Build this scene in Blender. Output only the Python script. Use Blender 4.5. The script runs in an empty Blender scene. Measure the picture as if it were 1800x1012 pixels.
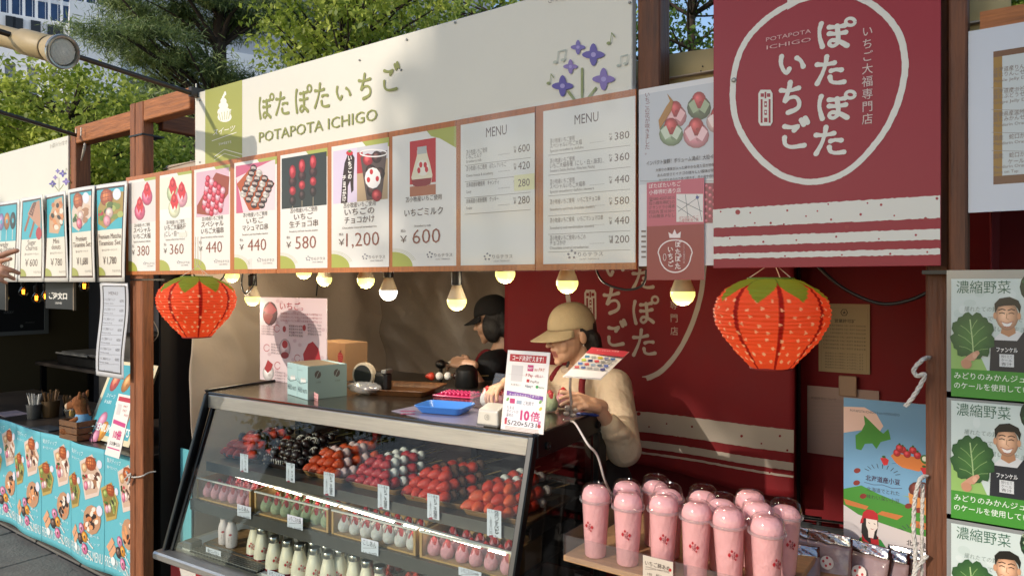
import bpy, bmesh, math, random
from mathutils import Vector, Matrix, Euler
R=math.radians
rnd=random.Random(7)
SC=bpy.context.scene
COL=SC.collection
# ---------------------------------------------------------------- camera
F=1230.;TH=R(35.5);HZ=495.;H=1.6;D=1.75;SN,CS=math.sin(TH),math.cos(TH)
cam=bpy.data.cameras.new('camera');co=bpy.data.objects.new('camera',cam);COL.objects.link(co)
cam.sensor_width=36;cam.lens=36*F/1800;cam.shift_y=-11/1800;cam.clip_start=.05;cam.clip_end=2000
co.location=(0,0,H);co.rotation_euler=(R(90),0,TH);SC.camera=co
cam.dof.use_dof=True;cam.dof.focus_distance=2.4;cam.dof.aperture_fstop=13
# ---------------------------------------------------------------- world, sun, exposure
SUNV=Vector((.10,.35,-.152)).normalized()
w=bpy.data.worlds.new('World');SC.world=w;w.use_nodes=True
nt=w.node_tree;sky=nt.nodes.new('ShaderNodeTexSky');sky.sky_type='NISHITA';sky.sun_disc=False
sky.sun_elevation=math.asin(-SUNV.z);sky.sun_rotation=math.atan2(-SUNV.x,-SUNV.y)
sky.air_density=1.0;sky.dust_density=.6;sky.ozone_density=1.3
nt.links.new(sky.outputs[0],nt.nodes['Background'].inputs[0]);nt.nodes['Background'].inputs[1].default_value=.15
sl=bpy.data.lights.new('sun','SUN');so=bpy.data.objects.new('sun',sl);COL.objects.link(so)
sl.energy=2.1;sl.angle=R(.6);sl.color=(1,.89,.76);so.rotation_euler=SUNV.to_track_quat('-Z','Y').to_euler()
SC.view_settings.view_transform='Standard';SC.view_settings.look='None';SC.view_settings.exposure=.45;SC.view_settings.gamma=1
SC.view_settings.use_curve_mapping=False
SC.cycles.max_bounces=8;SC.cycles.transparent_max_bounces=24;SC.cycles.sample_clamp_indirect=4;SC.cycles.caustics_reflective=False;SC.cycles.caustics_refractive=False
SC.cycles.use_denoising=True
# ---------------------------------------------------------------- pixel <-> place
def ray(px):
    t=(px-900)/F; return (-SN+t*CS, CS+t*SN)
def atd(px,py,d):
    r=ray(px); return Vector((r[0]*d,r[1]*d,H-(py-HZ)/F*d))
def onY(px,py,Y=D): return atd(px,py,Y/ray(px)[1])
def onX(px,py,X): return atd(px,py,X/ray(px)[0])
def onz(px,py,z): return atd(px,py,(H-z)*F/(py-HZ))
# ---------------------------------------------------------------- colours and materials
def lin(c):
    if isinstance(c,str):
        c=c.lstrip('#');c=c if len(c)==6 else ''.join(x*2 for x in c);c=tuple(int(c[i:i+2],16)/255 for i in (0,2,4))
        return tuple(x/12.92 if x<=.04045 else ((x+.055)/1.055)**2.4 for x in c)
    return tuple(c)[:3]
MATS={}
def mat(name,col=(.5,.5,.5),rough=.6,metal=0,var=0,vs=8,bump=0,bs=60,stretch=None,coat=0,emit=None,es=0,trans=0,sss=0,spec=None):
    if name in MATS:return MATS[name]
    m=bpy.data.materials.new(name);m.use_nodes=True;n=m.node_tree.nodes;l=m.node_tree.links
    b=n['Principled BSDF'];c=lin(col);b.inputs['Base Color'].default_value=(*c,1)
    b.inputs['Roughness'].default_value=rough;b.inputs['Metallic'].default_value=metal
    if spec is not None:b.inputs['Specular IOR Level'].default_value=spec
    if coat:b.inputs['Coat Weight'].default_value=coat;b.inputs['Coat Roughness'].default_value=.15
    if sss:b.inputs['Subsurface Weight'].default_value=sss;b.inputs['Subsurface Radius'].default_value=(.02,.008,.005);b.inputs['Subsurface Scale'].default_value=.5
    if emit:b.inputs['Emission Color'].default_value=(*lin(emit),1);b.inputs['Emission Strength'].default_value=es
    if var or bump:
        tc=n.new('ShaderNodeTexCoord');mp=n.new('ShaderNodeMapping');l.new(tc.outputs['Object'],mp.inputs[0])
        if stretch:mp.inputs['Scale'].default_value=stretch
    if var:
        t=n.new('ShaderNodeTexNoise');t.inputs['Scale'].default_value=vs;t.inputs['Detail'].default_value=6;t.inputs['Roughness'].default_value=.65
        l.new(mp.outputs[0],t.inputs[0])
        r=n.new('ShaderNodeValToRGB');r.color_ramp.elements[0].position=.3;r.color_ramp.elements[1].position=.72
        r.color_ramp.elements[0].color=(*[x*(1-var) for x in c],1);r.color_ramp.elements[1].color=(*[min(1,x*(1+var*.7)) for x in c],1)
        l.new(t.outputs[0],r.inputs[0]);l.new(r.outputs[0],b.inputs['Base Color'])
        mr=n.new('ShaderNodeMapRange');mr.inputs[3].default_value=rough*.85;mr.inputs[4].default_value=min(1,rough*1.2);l.new(t.outputs[0],mr.inputs[0]);l.new(mr.outputs[0],b.inputs['Roughness'])
    if bump:
        t2=n.new('ShaderNodeTexNoise');t2.inputs['Scale'].default_value=bs;t2.inputs['Detail'].default_value=4
        l.new(mp.outputs[0],t2.inputs[0]);bp=n.new('ShaderNodeBump');bp.inputs['Strength'].default_value=min(1,bump);bp.inputs['Distance'].default_value=.01*max(1,bump)
        l.new(t2.outputs[0],bp.inputs['Height']);l.new(bp.outputs[0],b.inputs['Normal'])
    if trans:
        tr=n.new('ShaderNodeBsdfTranslucent');tr.inputs[0].default_value=(*c,1)
        mx=n.new('ShaderNodeMixShader');mx.inputs[0].default_value=trans;l.new(b.outputs[0],mx.inputs[1]);l.new(tr.outputs[0],mx.inputs[2])
        l.new(mx.outputs[0],n['Material Output'].inputs[0])
    MATS[name]=m;return m
def glassmat(name,tint=(1,1,1),f=.06,rough=.02,haze=0):
    m=bpy.data.materials.new(name);m.use_nodes=True;n=m.node_tree.nodes;l=m.node_tree.links
    n.remove(n['Principled BSDF']);tr=n.new('ShaderNodeBsdfTransparent');tr.inputs[0].default_value=(*tint,1)
    g=n.new('ShaderNodeBsdfGlossy');g.inputs['Roughness'].default_value=rough
    lw=n.new('ShaderNodeLayerWeight');lw.inputs[0].default_value=.5;mx=n.new('ShaderNodeMixShader')
    pw=n.new('ShaderNodeMath');pw.operation='POWER';pw.inputs[1].default_value=4;l.new(lw.outputs['Facing'],pw.inputs[0])
    mu=n.new('ShaderNodeMath');mu.operation='MULTIPLY_ADD';mu.inputs[1].default_value=.7;mu.inputs[2].default_value=f*.6
    l.new(pw.outputs[0],mu.inputs[0]);l.new(mu.outputs[0],mx.inputs[0]);l.new(tr.outputs[0],mx.inputs[1]);l.new(g.outputs[0],mx.inputs[2])
    out=mx.outputs[0]
    if haze:
        d=n.new('ShaderNodeBsdfDiffuse');d.inputs[0].default_value=(.8,.8,.8,1);m2=n.new('ShaderNodeMixShader');m2.inputs[0].default_value=haze
        l.new(out,m2.inputs[1]);l.new(d.outputs[0],m2.inputs[2]);out=m2.outputs[0]
    l.new(out,n['Material Output'].inputs[0]);MATS[name]=m;return m
def inkmat(name,rough=.45,coat=0,trans=0,bump=0):
    m=mat(name,(.8,.8,.8),rough,coat=coat);n=m.node_tree.nodes;l=m.node_tree.links
    a=n.new('ShaderNodeAttribute');a.attribute_name='Col';b=n['Principled BSDF']
    # faint uneven ageing of the print
    tc=n.new('ShaderNodeTexCoord');t=n.new('ShaderNodeTexNoise');t.inputs['Scale'].default_value=3;t.inputs['Detail'].default_value=5
    l.new(tc.outputs['Object'],t.inputs[0]);mr=n.new('ShaderNodeMapRange');mr.inputs[3].default_value=.93;mr.inputs[4].default_value=1.05;l.new(t.outputs[0],mr.inputs[0])
    mx=n.new('ShaderNodeVectorMath');mx.operation='SCALE';l.new(a.outputs['Color'],mx.inputs[0]);l.new(mr.outputs[0],mx.inputs['Scale']);l.new(mx.outputs[0],b.inputs['Base Color'])
    if bump:
        bp=n.new('ShaderNodeBump');bp.inputs['Strength'].default_value=bump;bp.inputs['Distance'].default_value=.02;l.new(t.outputs[0],bp.inputs['Height']);l.new(bp.outputs[0],b.inputs['Normal'])
    if trans:
        tr=n.new('ShaderNodeBsdfTranslucent');l.new(mx.outputs[0],tr.inputs[0])
        ms=n.new('ShaderNodeMixShader');ms.inputs[0].default_value=trans;l.new(b.outputs[0],ms.inputs[1]);l.new(tr.outputs[0],ms.inputs[2]);l.new(ms.outputs[0],n['Material Output'].inputs[0])
    return m
INK=inkmat('ink_matte',.55);INKG=inkmat('ink_glossy',.36,coat=.15,bump=.15);INKT=inkmat('ink_cloth',.8,trans=.12)
# ---------------------------------------------------------------- objects
def tag(o,label=None,cat=None,group=None,kind=None):
    if label:o['label']=label
    if cat:o['category']=cat
    if group:o['group']=group
    if kind:o['kind']=kind
    return o
def thing(name,label,cat,loc=(0,0,0),rz=0,group=None):
    o=bpy.data.objects.new(name,None);COL.objects.link(o);o.location=loc;o.rotation_euler=(0,0,rz);o.empty_display_size=.05
    return tag(o,label,cat,group)
def lmat(o):
    m=Matrix.Translation(o.location)@o.rotation_euler.to_matrix().to_4x4()
    if o.parent:m=lmat(o.parent)@m
    return m
def dup(root,loc=None,rz=None,label=None,group=None,parent=None,scale=None):
    r=root.copy();COL.objects.link(r)
    if loc is not None:r.location=loc
    if rz is not None:r.rotation_euler=(0,0,rz) if not isinstance(rz,Euler) else rz
    if scale is not None:r.scale=(scale,)*3
    if label:r['label']=label
    if group:r['group']=group
    if parent:r.parent=parent
    for ch in KIDS.get(root.name,[]):
        c=dup(ch,parent=r)
        KIDS.setdefault(r.name,[]).append(c)
    return r
KIDS={}
class MB:
    def __init__(s):s.v=[];s.f=[];s.mi=[];s.c=[];s.M=Matrix();s.k=0;s.col=(.8,.8,.8)
    def add(s,vs,fs,M=None,cols=None):
        M=s.M if M is None else s.M@M;b=len(s.v)
        s.v+=[M@Vector(p) for p in vs];s.c+=cols if cols else [s.col]*len(vs)
        s.f+=[tuple(b+i for i in f) for f in fs];s.mi+=[s.k]*len(fs);return s
    def box(s,x0,x1,y0,y1,z0,z1,M=None,bev=0):
        if bev:
            b=min(bev,abs(x1-x0)*.45,abs(y1-y0)*.45,abs(z1-z0)*.45);vs=[]
            for z,i in((z0,b),(z0+b,0),(z1-b,0),(z1,b)):
                for x,y in((x0+b,y0+i),(x1-b,y0+i),(x1-i,y0+b),(x1-i,y1-b),(x1-b,y1-i),(x0+b,y1-i),(x0+i,y1-b),(x0+i,y0+b)):vs.append((x,y,z))
            fs=[tuple(range(7,-1,-1)),tuple(range(24,32))]
            for r in range(3):
                for i in range(8):fs.append((r*8+i,r*8+(i+1)%8,r*8+8+(i+1)%8,r*8+8+i))
            return s.add(vs,fs,M)
        return s.add([(x0,y0,z0),(x1,y0,z0),(x1,y1,z0),(x0,y1,z0),(x0,y0,z1),(x1,y0,z1),(x1,y1,z1),(x0,y1,z1)],
            [(3,2,1,0),(4,5,6,7),(0,1,5,4),(1,2,6,5),(2,3,7,6),(3,0,4,7)],M)
    def lathe(s,prof,n=20,M=None,cap=True,fn=None,cols=None):
        vs=[];cc=[]
        for i,(r,z) in enumerate(prof):
            for k in range(n):
                a=2*math.pi*k/n;rr=r*(fn(a,z) if fn else 1);vs.append((rr*math.cos(a),rr*math.sin(a),z))
                if cols:cc.append(cols[i])
        fs=[(i*n+k,i*n+(k+1)%n,(i+1)*n+(k+1)%n,(i+1)*n+k) for i in range(len(prof)-1) for k in range(n)]
        if cap:fs+=[tuple(range(n-1,-1,-1)),tuple(range((len(prof)-1)*n,len(prof)*n))]
        return s.add(vs,fs,M,cc if cols else None)
    def ell(s,c,r,M=None,n=12,m=8,noise=0):
        vs=[(c[0],c[1],c[2]+r[2])]
        for i in range(1,m):
            p=math.pi*i/m
            for k in range(n):
                a=2*math.pi*k/n;q=1+noise*rnd.uniform(-1,1);vs.append((c[0]+q*r[0]*math.sin(p)*math.cos(a),c[1]+q*r[1]*math.sin(p)*math.sin(a),c[2]+q*r[2]*math.cos(p)))
        vs.append((c[0],c[1],c[2]-r[2]));L=len(vs)-1
        fs=[(0,1+k,1+(k+1)%n) for k in range(n)]+[(1+(i*n)+k,1+(i+1)*n+k,1+(i+1)*n+(k+1)%n,1+i*n+(k+1)%n) for i in range(m-2) for k in range(n)]
        fs+=[(L,1+(m-2)*n+(k+1)%n,1+(m-2)*n+k) for k in range(n)]
        return s.add(vs,fs,M)
    def tube(s,pts,r,n=8,M=None,cap=True):
        pts=[Vector(p) for p in pts];N=len(pts);rr=r if isinstance(r,(list,tuple)) else [r]*N;vs=[];up=None
        for i,p in enumerate(pts):
            t=(pts[min(N-1,i+1)]-pts[max(0,i-1)]).normalized()
            if up is None:up=Vector((0,0,1)) if abs(t.z)<.9 else Vector((1,0,0))
            a=t.cross(up).normalized();b=a.cross(t).normalized();up=b
            for k in range(n):
                an=2*math.pi*k/n;vs.append(p+(a*math.cos(an)+b*math.sin(an))*rr[i])
        fs=[(i*n+k,i*n+(k+1)%n,(i+1)*n+(k+1)%n,(i+1)*n+k) for i in range(N-1) for k in range(n)]
        if cap:fs+=[tuple(range(n-1,-1,-1)),tuple(range((N-1)*n,N*n))]
        return s.add(vs,fs,M)
    def bar(s,a,b,w,d,bev=0):  # square timber from a to b, w across, d deep
        a=Vector(a);b=Vector(b);t=(b-a);L=t.length;q=t.to_track_quat('Z','Y').to_matrix().to_4x4()
        return s.box(-w/2,w/2,-d/2,d/2,0,L,Matrix.Translation(a)@q,bev)
    def sheet(s,fn,nu,nv,cols=None):
        vs=[fn(i/nu,j/nv) for j in range(nv+1) for i in range(nu+1)]
        return s.add(vs,[(j*(nu+1)+i,j*(nu+1)+i+1,(j+1)*(nu+1)+i+1,(j+1)*(nu+1)+i) for j in range(nv) for i in range(nu)])
    def build(s,name,mats,parent=None,world=False,smooth=False,solid=0,**kw):
        me=bpy.data.meshes.new(name)
        vs=s.v
        if parent is not None and world:
            iM=lmat(parent).inverted();vs=[iM@p for p in vs]
        org=None
        if parent is None and vs:
            n=len(vs);org=Vector((sum(p[0] for p in vs)/n,sum(p[1] for p in vs)/n,min(p[2] for p in vs)));vs=[p-org for p in vs]
        me.from_pydata([tuple(p) for p in vs],[],s.f)
        for m in (mats if isinstance(mats,(list,tuple)) else [mats]):me.materials.append(m)
        if any(s.mi):me.polygons.foreach_set('material_index',s.mi)
        if any(m.name.startswith('ink') for m in me.materials):
            a=me.color_attributes.new('Col','FLOAT_COLOR','POINT');a.data.foreach_set('color',[x for c in s.c for x in (*c,1)])
        if smooth:me.polygons.foreach_set('use_smooth',[True]*len(me.polygons))
        me.update()
        o=bpy.data.objects.new(name,me);COL.objects.link(o)
        if org is not None:o.location=org
        if parent is not None:o.parent=parent;KIDS.setdefault(parent.name,[]).append(o)
        if solid:
            md=o.modifiers.new('solid','SOLIDIFY');md.thickness=solid;md.offset=0
        if smooth is not True and smooth:
            me.set_sharp_from_angle(angle=R(smooth))
        return tag(o,**kw)
def again(o,parent,loc=(0,0,0),rot=None,scale=None,**kw):   # a further part that shares its mesh
    c=o.copy();COL.objects.link(c);c.parent=parent;c.location=loc
    if parent is not None:KIDS.setdefault(parent.name,[]).append(c)
    if rot is not None:c.rotation_euler=rot
    if scale is not None:c.scale=scale if isinstance(scale,(tuple,list)) else (scale,)*3
    return tag(c,**kw)
# ---------------------------------------------------------------- flat print: lettering, pictures
TXT={}
def textmesh(s,off,res,shear):
    k=(s,off,res,shear)
    if k not in TXT:
        c=bpy.data.curves.new('t','FONT');c.body=s;c.size=1;c.resolution_u=res;c.offset=off;c.shear=shear
        o=bpy.data.objects.new('t',c);m=bpy.data.meshes.new_from_object(o)
        TXT[k]=([tuple(v.co) for v in m.vertices],[tuple(p.vertices) for p in m.polygons])
        bpy.data.meshes.remove(m);bpy.data.objects.remove(o);bpy.data.curves.remove(c)
    return TXT[k]
def smooth_line(pts,n=6):
    if len(pts)<3:return pts
    out=[];P=[pts[0]]+list(pts)+[pts[-1]]
    for i in range(1,len(P)-2):
        a,b,c,d=P[i-1],P[i],P[i+1],P[i+2]
        for k in range(n):
            t=k/n;out.append(tuple(.5*((2*b[j])+(c[j]-a[j])*t+(2*a[j]-5*b[j]+4*c[j]-d[j])*t*t+(3*b[j]-a[j]-3*c[j]+d[j])*t**3) for j in range(len(b))))
    return out+[tuple(pts[-1])]
BR={'ぽ':[[(14,12),(9,35),(10,60),(17,90)],[(36,24),(56,23),(80,18)],[(36,46),(58,46),(82,41)],[(58,20),(61,50),(60,76),(46,88),(36,80),(44,68),(64,72),(86,86)],'o'],
'た':[[(8,30),(34,30),(62,24)],[(38,4),(34,30),(24,60),(8,92)],[(52,50),(66,46),(84,47)],[(48,70),(52,84),(68,89),(92,86)]],
'い':[[(14,18),(12,45),(20,72),(32,84),(40,68)],[(66,24),(80,36),(88,58)]],
'ち':[[(12,28),(40,29),(78,21)],[(46,4),(40,28),(24,62),(44,50),(68,49),(80,64),(72,82),(38,94)]],
'ご':[[(22,26),(44,29),(68,24),(54,38)],[(22,60),(24,80),(44,89),(88,84)],[(78,6),(86,20)],[(91,0),(99,14)]]}
class Pr(MB):
    """flat print on the plane through O: px mode takes photograph pixels, uv mode takes units of s metres from the top-left corner O"""
    def __init__(s,O,ex=(1,0,0),ez=(0,0,1),px=True,sc=.001,lift=.00012,base=.0004):
        MB.__init__(s);s.O=Vector(O);s.ex=Vector(ex).normalized();s.ez=Vector(ez).normalized();s.n=s.ex.cross(s.ez);s.px=px;s.sc=sc;s.kx=1;s.lift=lift;s.base=base;s.L=0
        if s.n.dot(Vector((0,0,H))-s.O)<0 and px:s.n=-s.n
        s.warp=None;s.sub=0
    def P(s,a,b):
        if not s.px:return (a*s.sc*s.kx,-b*s.sc,s.sc)
        r=ray(a);d=Vector((r[0],r[1],-(b-HZ)/F));o=Vector((0,0,H))
        t=(s.O-o).dot(s.n)/d.dot(s.n);p=o+d*t-s.O
        return (p.dot(s.ex),p.dot(s.ez),t/F)
    def emit(s,pts,faces,col,cols=None,ramp=0):
        if s.warp and s.sub:
            cs=cols or [lin(col)]*len(pts);st=[]
            for f in faces:
                for i in range(1,len(f)-1):st.append(((*pts[f[0]],cs[f[0]]),(*pts[f[i]],cs[f[i]]),(*pts[f[i+1]],cs[f[i+1]])))
            np_=[];nf=[];nc=[];mid=lambda a,b:((a[0]+b[0])/2,(a[1]+b[1])/2,tuple((x+y)/2 for x,y in zip(a[2],b[2])))
            while st:
                a,b,c=st.pop();e=sorted((((a[0]-b[0])**2+(a[1]-b[1])**2,0),((b[0]-c[0])**2+(b[1]-c[1])**2,1),((c[0]-a[0])**2+(c[1]-a[1])**2,2)))[2]
                if e[0]>s.sub**2:
                    if e[1]==1:a,b,c=b,c,a
                    elif e[1]==2:a,b,c=c,a,b
                    m_=mid(a,b);st+=[(a,m_,c),(m_,b,c)];continue
                k=len(np_);np_+=[a[:2],b[:2],c[:2]];nc+=[a[2],b[2],c[2]];nf.append((k,k+1,k+2))
            pts,faces,cols,ramp=np_,nf,nc,0
        h=s.base+s.L*s.lift;out=[]
        for x,z in pts:
            h+=ramp
            q=(s.warp(x,z) if s.warp else 0)
            out.append(s.O+s.ex*x+s.ez*z+s.n*(h+q))
        s.add(out,faces,None,cols or [lin(col)]*len(pts));s.L+=.06
    def poly(s,pts,col):
        q=[s.P(*p)[:2] for p in pts];s.emit(q,[tuple(range(len(q)))],col);return s
    def rect(s,a,b,c,d,col):return s.poly([(a,b),(c,b),(c,d),(a,d)],col)
    def mrect(s,x0,z0,x1,z1,col):s.emit([(x0,z0),(x1,z0),(x1,z1),(x0,z1)],[(0,1,2,3)],col)   # plane metres
    def tri(s,pts,col):   # concave outline
        q=[s.P(*p)[:2] for p in pts]
        from mathutils.geometry import tessellate_polygon
        s.emit(q,[tuple(t) for t in tessellate_polygon([[Vector((x,z,0)) for x,z in q]])],col);return s
    def ellp(s,cx,cy,rx,ry,col,rot=0,col2=None,n=14,hx=-.3,hy=-.3):
        c=[];a0=R(rot)
        for k in range(n):
            a=2*math.pi*k/n;x=rx*math.cos(a);y=ry*math.sin(a);c.append((cx+x*math.cos(a0)-y*math.sin(a0),cy+x*math.sin(a0)+y*math.cos(a0)))
        if col2 is None:return s.poly(c,col)
        m_=[(cx+hx*rx*.45+(p[0]-cx)*.62,cy+hy*ry*.45+(p[1]-cy)*.62) for p in c]
        q=[s.P(cx+hx*rx,cy+hy*ry)[:2]]+[s.P(*p)[:2] for p in m_]+[s.P(*p)[:2] for p in c]
        hi=tuple(min(1,x*1.25+.04) for x in lin(col2));lo=tuple(x*.45 for x in lin(col))
        s.emit(q,[(0,1+k,1+(k+1)%n) for k in range(n)]+[(1+k,1+n+k,1+n+(k+1)%n,1+(k+1)%n) for k in range(n)],col,[hi]+[lin(col)]*n+[lo]*n)
        if n>9 and hy<0:s.ellp(cx+rx*.25,cy+ry*.3,rx*.3,ry*.22,tuple(x*.72 for x in lin(col)),rot,n=6)
        return s
    def ring(s,cx,cy,rx,ry,w,col,n=22,a0=0,a1=360):
        pts=[(cx+rx*math.cos(R(a0+(a1-a0)*k/n)),cy+ry*math.sin(R(a0+(a1-a0)*k/n))) for k in range(n+1)];return s.line(pts,w,col,cap=False)
    def line(s,pts,w,col,cap=True,jit=0):
        q=[s.P(*p[:2]) for p in pts];W=[(p[2] if len(p)>2 else 1)*w for p in pts];N=len(q);vs=[];fs=[]
        for i in range(N):
            a=q[max(0,i-1)];b=q[min(N-1,i+1)];dx,dz=b[0]-a[0],b[1]-a[1];L=math.hypot(dx,dz) or 1e-9;hw=W[i]*q[i][2]/2
            j=1+jit*rnd.uniform(-1,1);k=1+jit*rnd.uniform(-1,1)
            vs+=[(q[i][0]-dz/L*hw*j,q[i][1]+dx/L*hw*j),(q[i][0]+dz/L*hw*k,q[i][1]-dx/L*hw*k)]
        fs=[(2*i,2*i+1,2*i+3,2*i+2) for i in range(N-1)];s.emit(vs,fs,col,None,2.5e-6)
        if cap:
            for i,e in((0,1),(N-1,0)):
                r=W[i]*q[i][2]/2;s.L+=.15;s.emit([(q[i][0]+r*math.cos(R(45*k)),q[i][1]+r*math.sin(R(45*k))) for k in range(8)],[tuple(range(8))],col);s.L-=.0
        return s
    def text(s,t,x0,y,h,col,x1=None,al='l',off=0,res=2,sx=1,shear=0,y1=None):
        """baseline at (x0,y); h = em height; x1: squeeze to end there; y1: baseline height at x1 (px mode follows perspective by itself)"""
        vs,fs=textmesh(t,off,res,shear)
        if not vs:return s
        a=s.P(x0,y);hm=h*a[2];w0=min(v[0] for v in vs);w1=max(v[0] for v in vs);kx=hm*sx
        if x1 is not None:
            b=s.P(x1,y);kx=(b[0]-a[0])/(w1-w0);ox=a[0]-w0*kx
        else:ox=a[0]-(w0 if al=='l' else (w0+w1)/2 if al=='c' else w1)*kx
        s.emit([(ox+v[0]*kx,a[1]+v[1]*hm) for v in vs],fs,col);return s
    def vtext(s,t,x,y0,y1,h,col,off=0,sx=1,res=2):
        n=len(t);a=s.P(x,y0);b=s.P(x,y1)
        for i,ch in enumerate(t):
            vs,fs=textmesh(ch,off,res,0)
            if not vs:continue
            hm=h*a[2];z=a[1]+(b[1]-a[1])*(i+.82)/n
            s.emit([(a[0]+(v[0]-.5)*hm*sx,z+v[1]*hm) for v in vs],fs,col)
        return s
    def brush(s,ch,x,y,w,h,t,col,jit=.0):
        for st in BR[ch]:
            if st=='o':s.ring(x+w*.95,y+h*.06,w*.13,h*.12,t*.7,col);continue
            P=smooth_line([(x+a/100*w,y+b/100*h) for a,b in st],5);N=len(P)
            s.line([(p[0],p[1],1.12-.35*math.sin(math.pi*i/(N-1))) for i,p in enumerate(P)],t,col,jit=jit)
        return s
    def done(s,name='print',m=None,parent=None,world=True,**kw):return s.build(name,m or INK,parent,world=world,**kw)
# ---------------------------------------------------------------- voxel-fused bodies
def capsule(mb,a,b,ra,rb,n=12):
    a=Vector(a);b=Vector(b);t=b-a;L=t.length
    q=Matrix.Translation(a)@t.to_track_quat('Z','Y').to_matrix().to_4x4();prof=[]
    for k in range(1,5):an=math.pi/2*(1-k/4.);prof.append((ra*math.cos(an),-ra*math.sin(an)))
    for k in range(0,4):an=math.pi/2*k/4.;prof.append((rb*math.cos(an),L+rb*math.sin(an)))
    mb.lathe(prof,n,q)
def fuse(mb,name,vox,m,parent,smooth=4,fac=.5,world=False,paint=None):
    o=mb.build('tmp',m,None);
    md=o.modifiers.new('r','REMESH');md.mode='VOXEL';md.voxel_size=vox
    if smooth:
        s=o.modifiers.new('s','SMOOTH');s.iterations=smooth;s.factor=fac
    dg=bpy.context.evaluated_depsgraph_get();me=bpy.data.meshes.new_from_object(o.evaluated_get(dg));off=o.location.copy()
    bpy.data.objects.remove(o)
    me.transform(Matrix.Translation(off))
    if world:me.transform(lmat(parent).inverted())
    me.name=name;me.polygons.foreach_set('use_smooth',[True]*len(me.polygons))
    if not me.materials:me.materials.append(m)
    if paint:
        a=me.color_attributes.new('Col','FLOAT_COLOR','POINT');a.data.foreach_set('color',[x for v in me.vertices for x in (*paint(v.co),1)])
    r=bpy.data.objects.new(name,me);COL.objects.link(r)
    if parent is not None:r.parent=parent;KIDS.setdefault(parent.name,[]).append(r)
    return r
ORD=['first','second','third','fourth','fifth','sixth','seventh','eighth','ninth','tenth','eleventh','twelfth']
import numpy as np
nr=np.random.default_rng(5)
# ---------------------------------------------------------------- materials
WV=mat('stained_wood_upright','#8e5430',.6,var=.45,vs=5,bump=.35,bs=14,stretch=(14,14,1.2))
WX=mat('stained_wood_level','#a8683a',.6,var=.45,vs=5,bump=.35,bs=14,stretch=(1.2,14,14))
WY=mat('stained_wood_deep','#7d4a2a',.65,var=.45,vs=5,bump=.35,bs=14,stretch=(14,1.2,14))
WD=mat('shaded_stained_wood','#6b4028',.6,var=.5,vs=5,bump=.4,bs=12,stretch=(12,12,1))  # stained wood darkened for the right-hand posts; shade put into the colour
BLK=mat('black_plastic','#121212',.4,var=.2,vs=20)
BLKM=mat('black_metal','#0e0e10',.35,metal=.3,var=.2,vs=10)
STEEL=mat('brushed_steel','#cfccc4',.36,metal=.8,var=.12,vs=6,bump=.08,bs=30,stretch=(1,30,30))
STEELD=mat('dull_steel','#8d8c88',.42,metal=.9,var=.15,vs=8)
CANV=mat('beige_tarpaulin','#c4b4a2',.42,var=.08,vs=2.5,bump=.25,bs=30,trans=.15)
REDW=mat('red_cloth','#760410',.75,var=.12,vs=3,bump=.5,bs=5)
CONC=mat('paving_stone','#77736b',.85,var=.25,vs=9,bump=.5,bs=60)
BARK=mat('bark','#3b2f26',.95,var=.4,vs=12,bump=1.5,bs=30,stretch=(3,3,.6))
GLS=glassmat('clear_glass',(.93,.96,.95),.02,.01)
PLA=glassmat('clear_plastic',(.97,.97,.97),.07,.06,haze=.03)
# ---------------------------------------------------------------- ground
g=MB();g.box(-150,150,-60,190,-.3,-.02);G0=g.build('ground',mat('earth','#5b564c',.95,var=.3,vs=2),kind='structure')
pv=thing('pavement',None,None,(-4.6,.9,0));pv['kind']='structure'
t0=MB().box(-.293,.293,-.293,.293,-.03,0,bev=.006).build('tile',CONC,pv);first=True
for i in range(-6,9):
    for j in range(-3,5):
        loc=(i*.6+(.3 if j%2 else 0),j*.6,rnd.uniform(-.003,.003))
        if first:t0.location=loc;first=False
        else:again(t0,pv,loc,(0,0,rnd.choice([0,1,2,3])*math.pi/2))
# ---------------------------------------------------------------- far buildings
WHT=mat('pale_facade','#eef0f4',.7,var=.08,vs=.3);GLZ=mat('blue_window_glass','#3d5272',.08,metal=.4,var=.3,vs=.4);DKW=mat('dark_opening','#20242b',.4)
def tower(label,o,ang,dep,wid,x0,strips,piece):
    b=thing('office_building',label,'building',(o.x,o.y,0),ang)
    return b
bo=atd(65,495,60);ba=math.atan2(1.70,.663)
B=thing('office_building','large white office building with tall bluish windows behind the trees at upper left','building',(bo.x,bo.y,0),ba)
Mb=lmat(B);FA=Pr((bo.x,bo.y,0),(math.cos(ba),math.sin(ba),0))
def fx(px):return FA.P(px,400)[0]
def fz(px,py):return FA.P(px,py)[1]
zb=fz(65,33);zc=zb-4.2
MB().box(-40,46,.6,16,0,zb+14).build('wall',mat('facade_core','#aab0ba',.6,var=.1,vs=.2),B)
MB().box(-40,46,-.15,.6,zc,zb).build('band',WHT,B)
xs=[fx(p) for p in (-90,-68,-46,-25,-3,16,40,62,85,106.5,128,148,168,188,208,228)]
for a,c in zip(xs[:-1],xs[1:]):
    q=(c-a)*.2
    wn=MB().box(a+q,c-q*.2,.25,.62,zb,zb+13.9).build('window',GLZ,B)
    MB().box(a+q+(c-a)*.55,a+q+(c-a)*.6,.15,.25,zb,zb+13.9).build('mullion',WHT,wn)
    MB().box(a-q*.2,a+q,-.05,.62,zb,zb+13.9).build('pier',WHT,B)
    for k in (1.6,5.2,8.8):MB().box(a+q,c-q*.2,.18,.24,zb+k,zb+k+.35).build('spandrel',WHT,wn)
for px,py in ((19,42),(32,45),(63,50),(92,57),(103,59)):
    x=fx(px);z=fz(px,py);MB().box(x-.35,x+.35,-.3,-.1,z-.55,z+.55).build('opening',DKW,B)
MB().box(fx(120),fx(205),-5,.3,0,fz(140,36)).build('annex',WHT,B)
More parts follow.
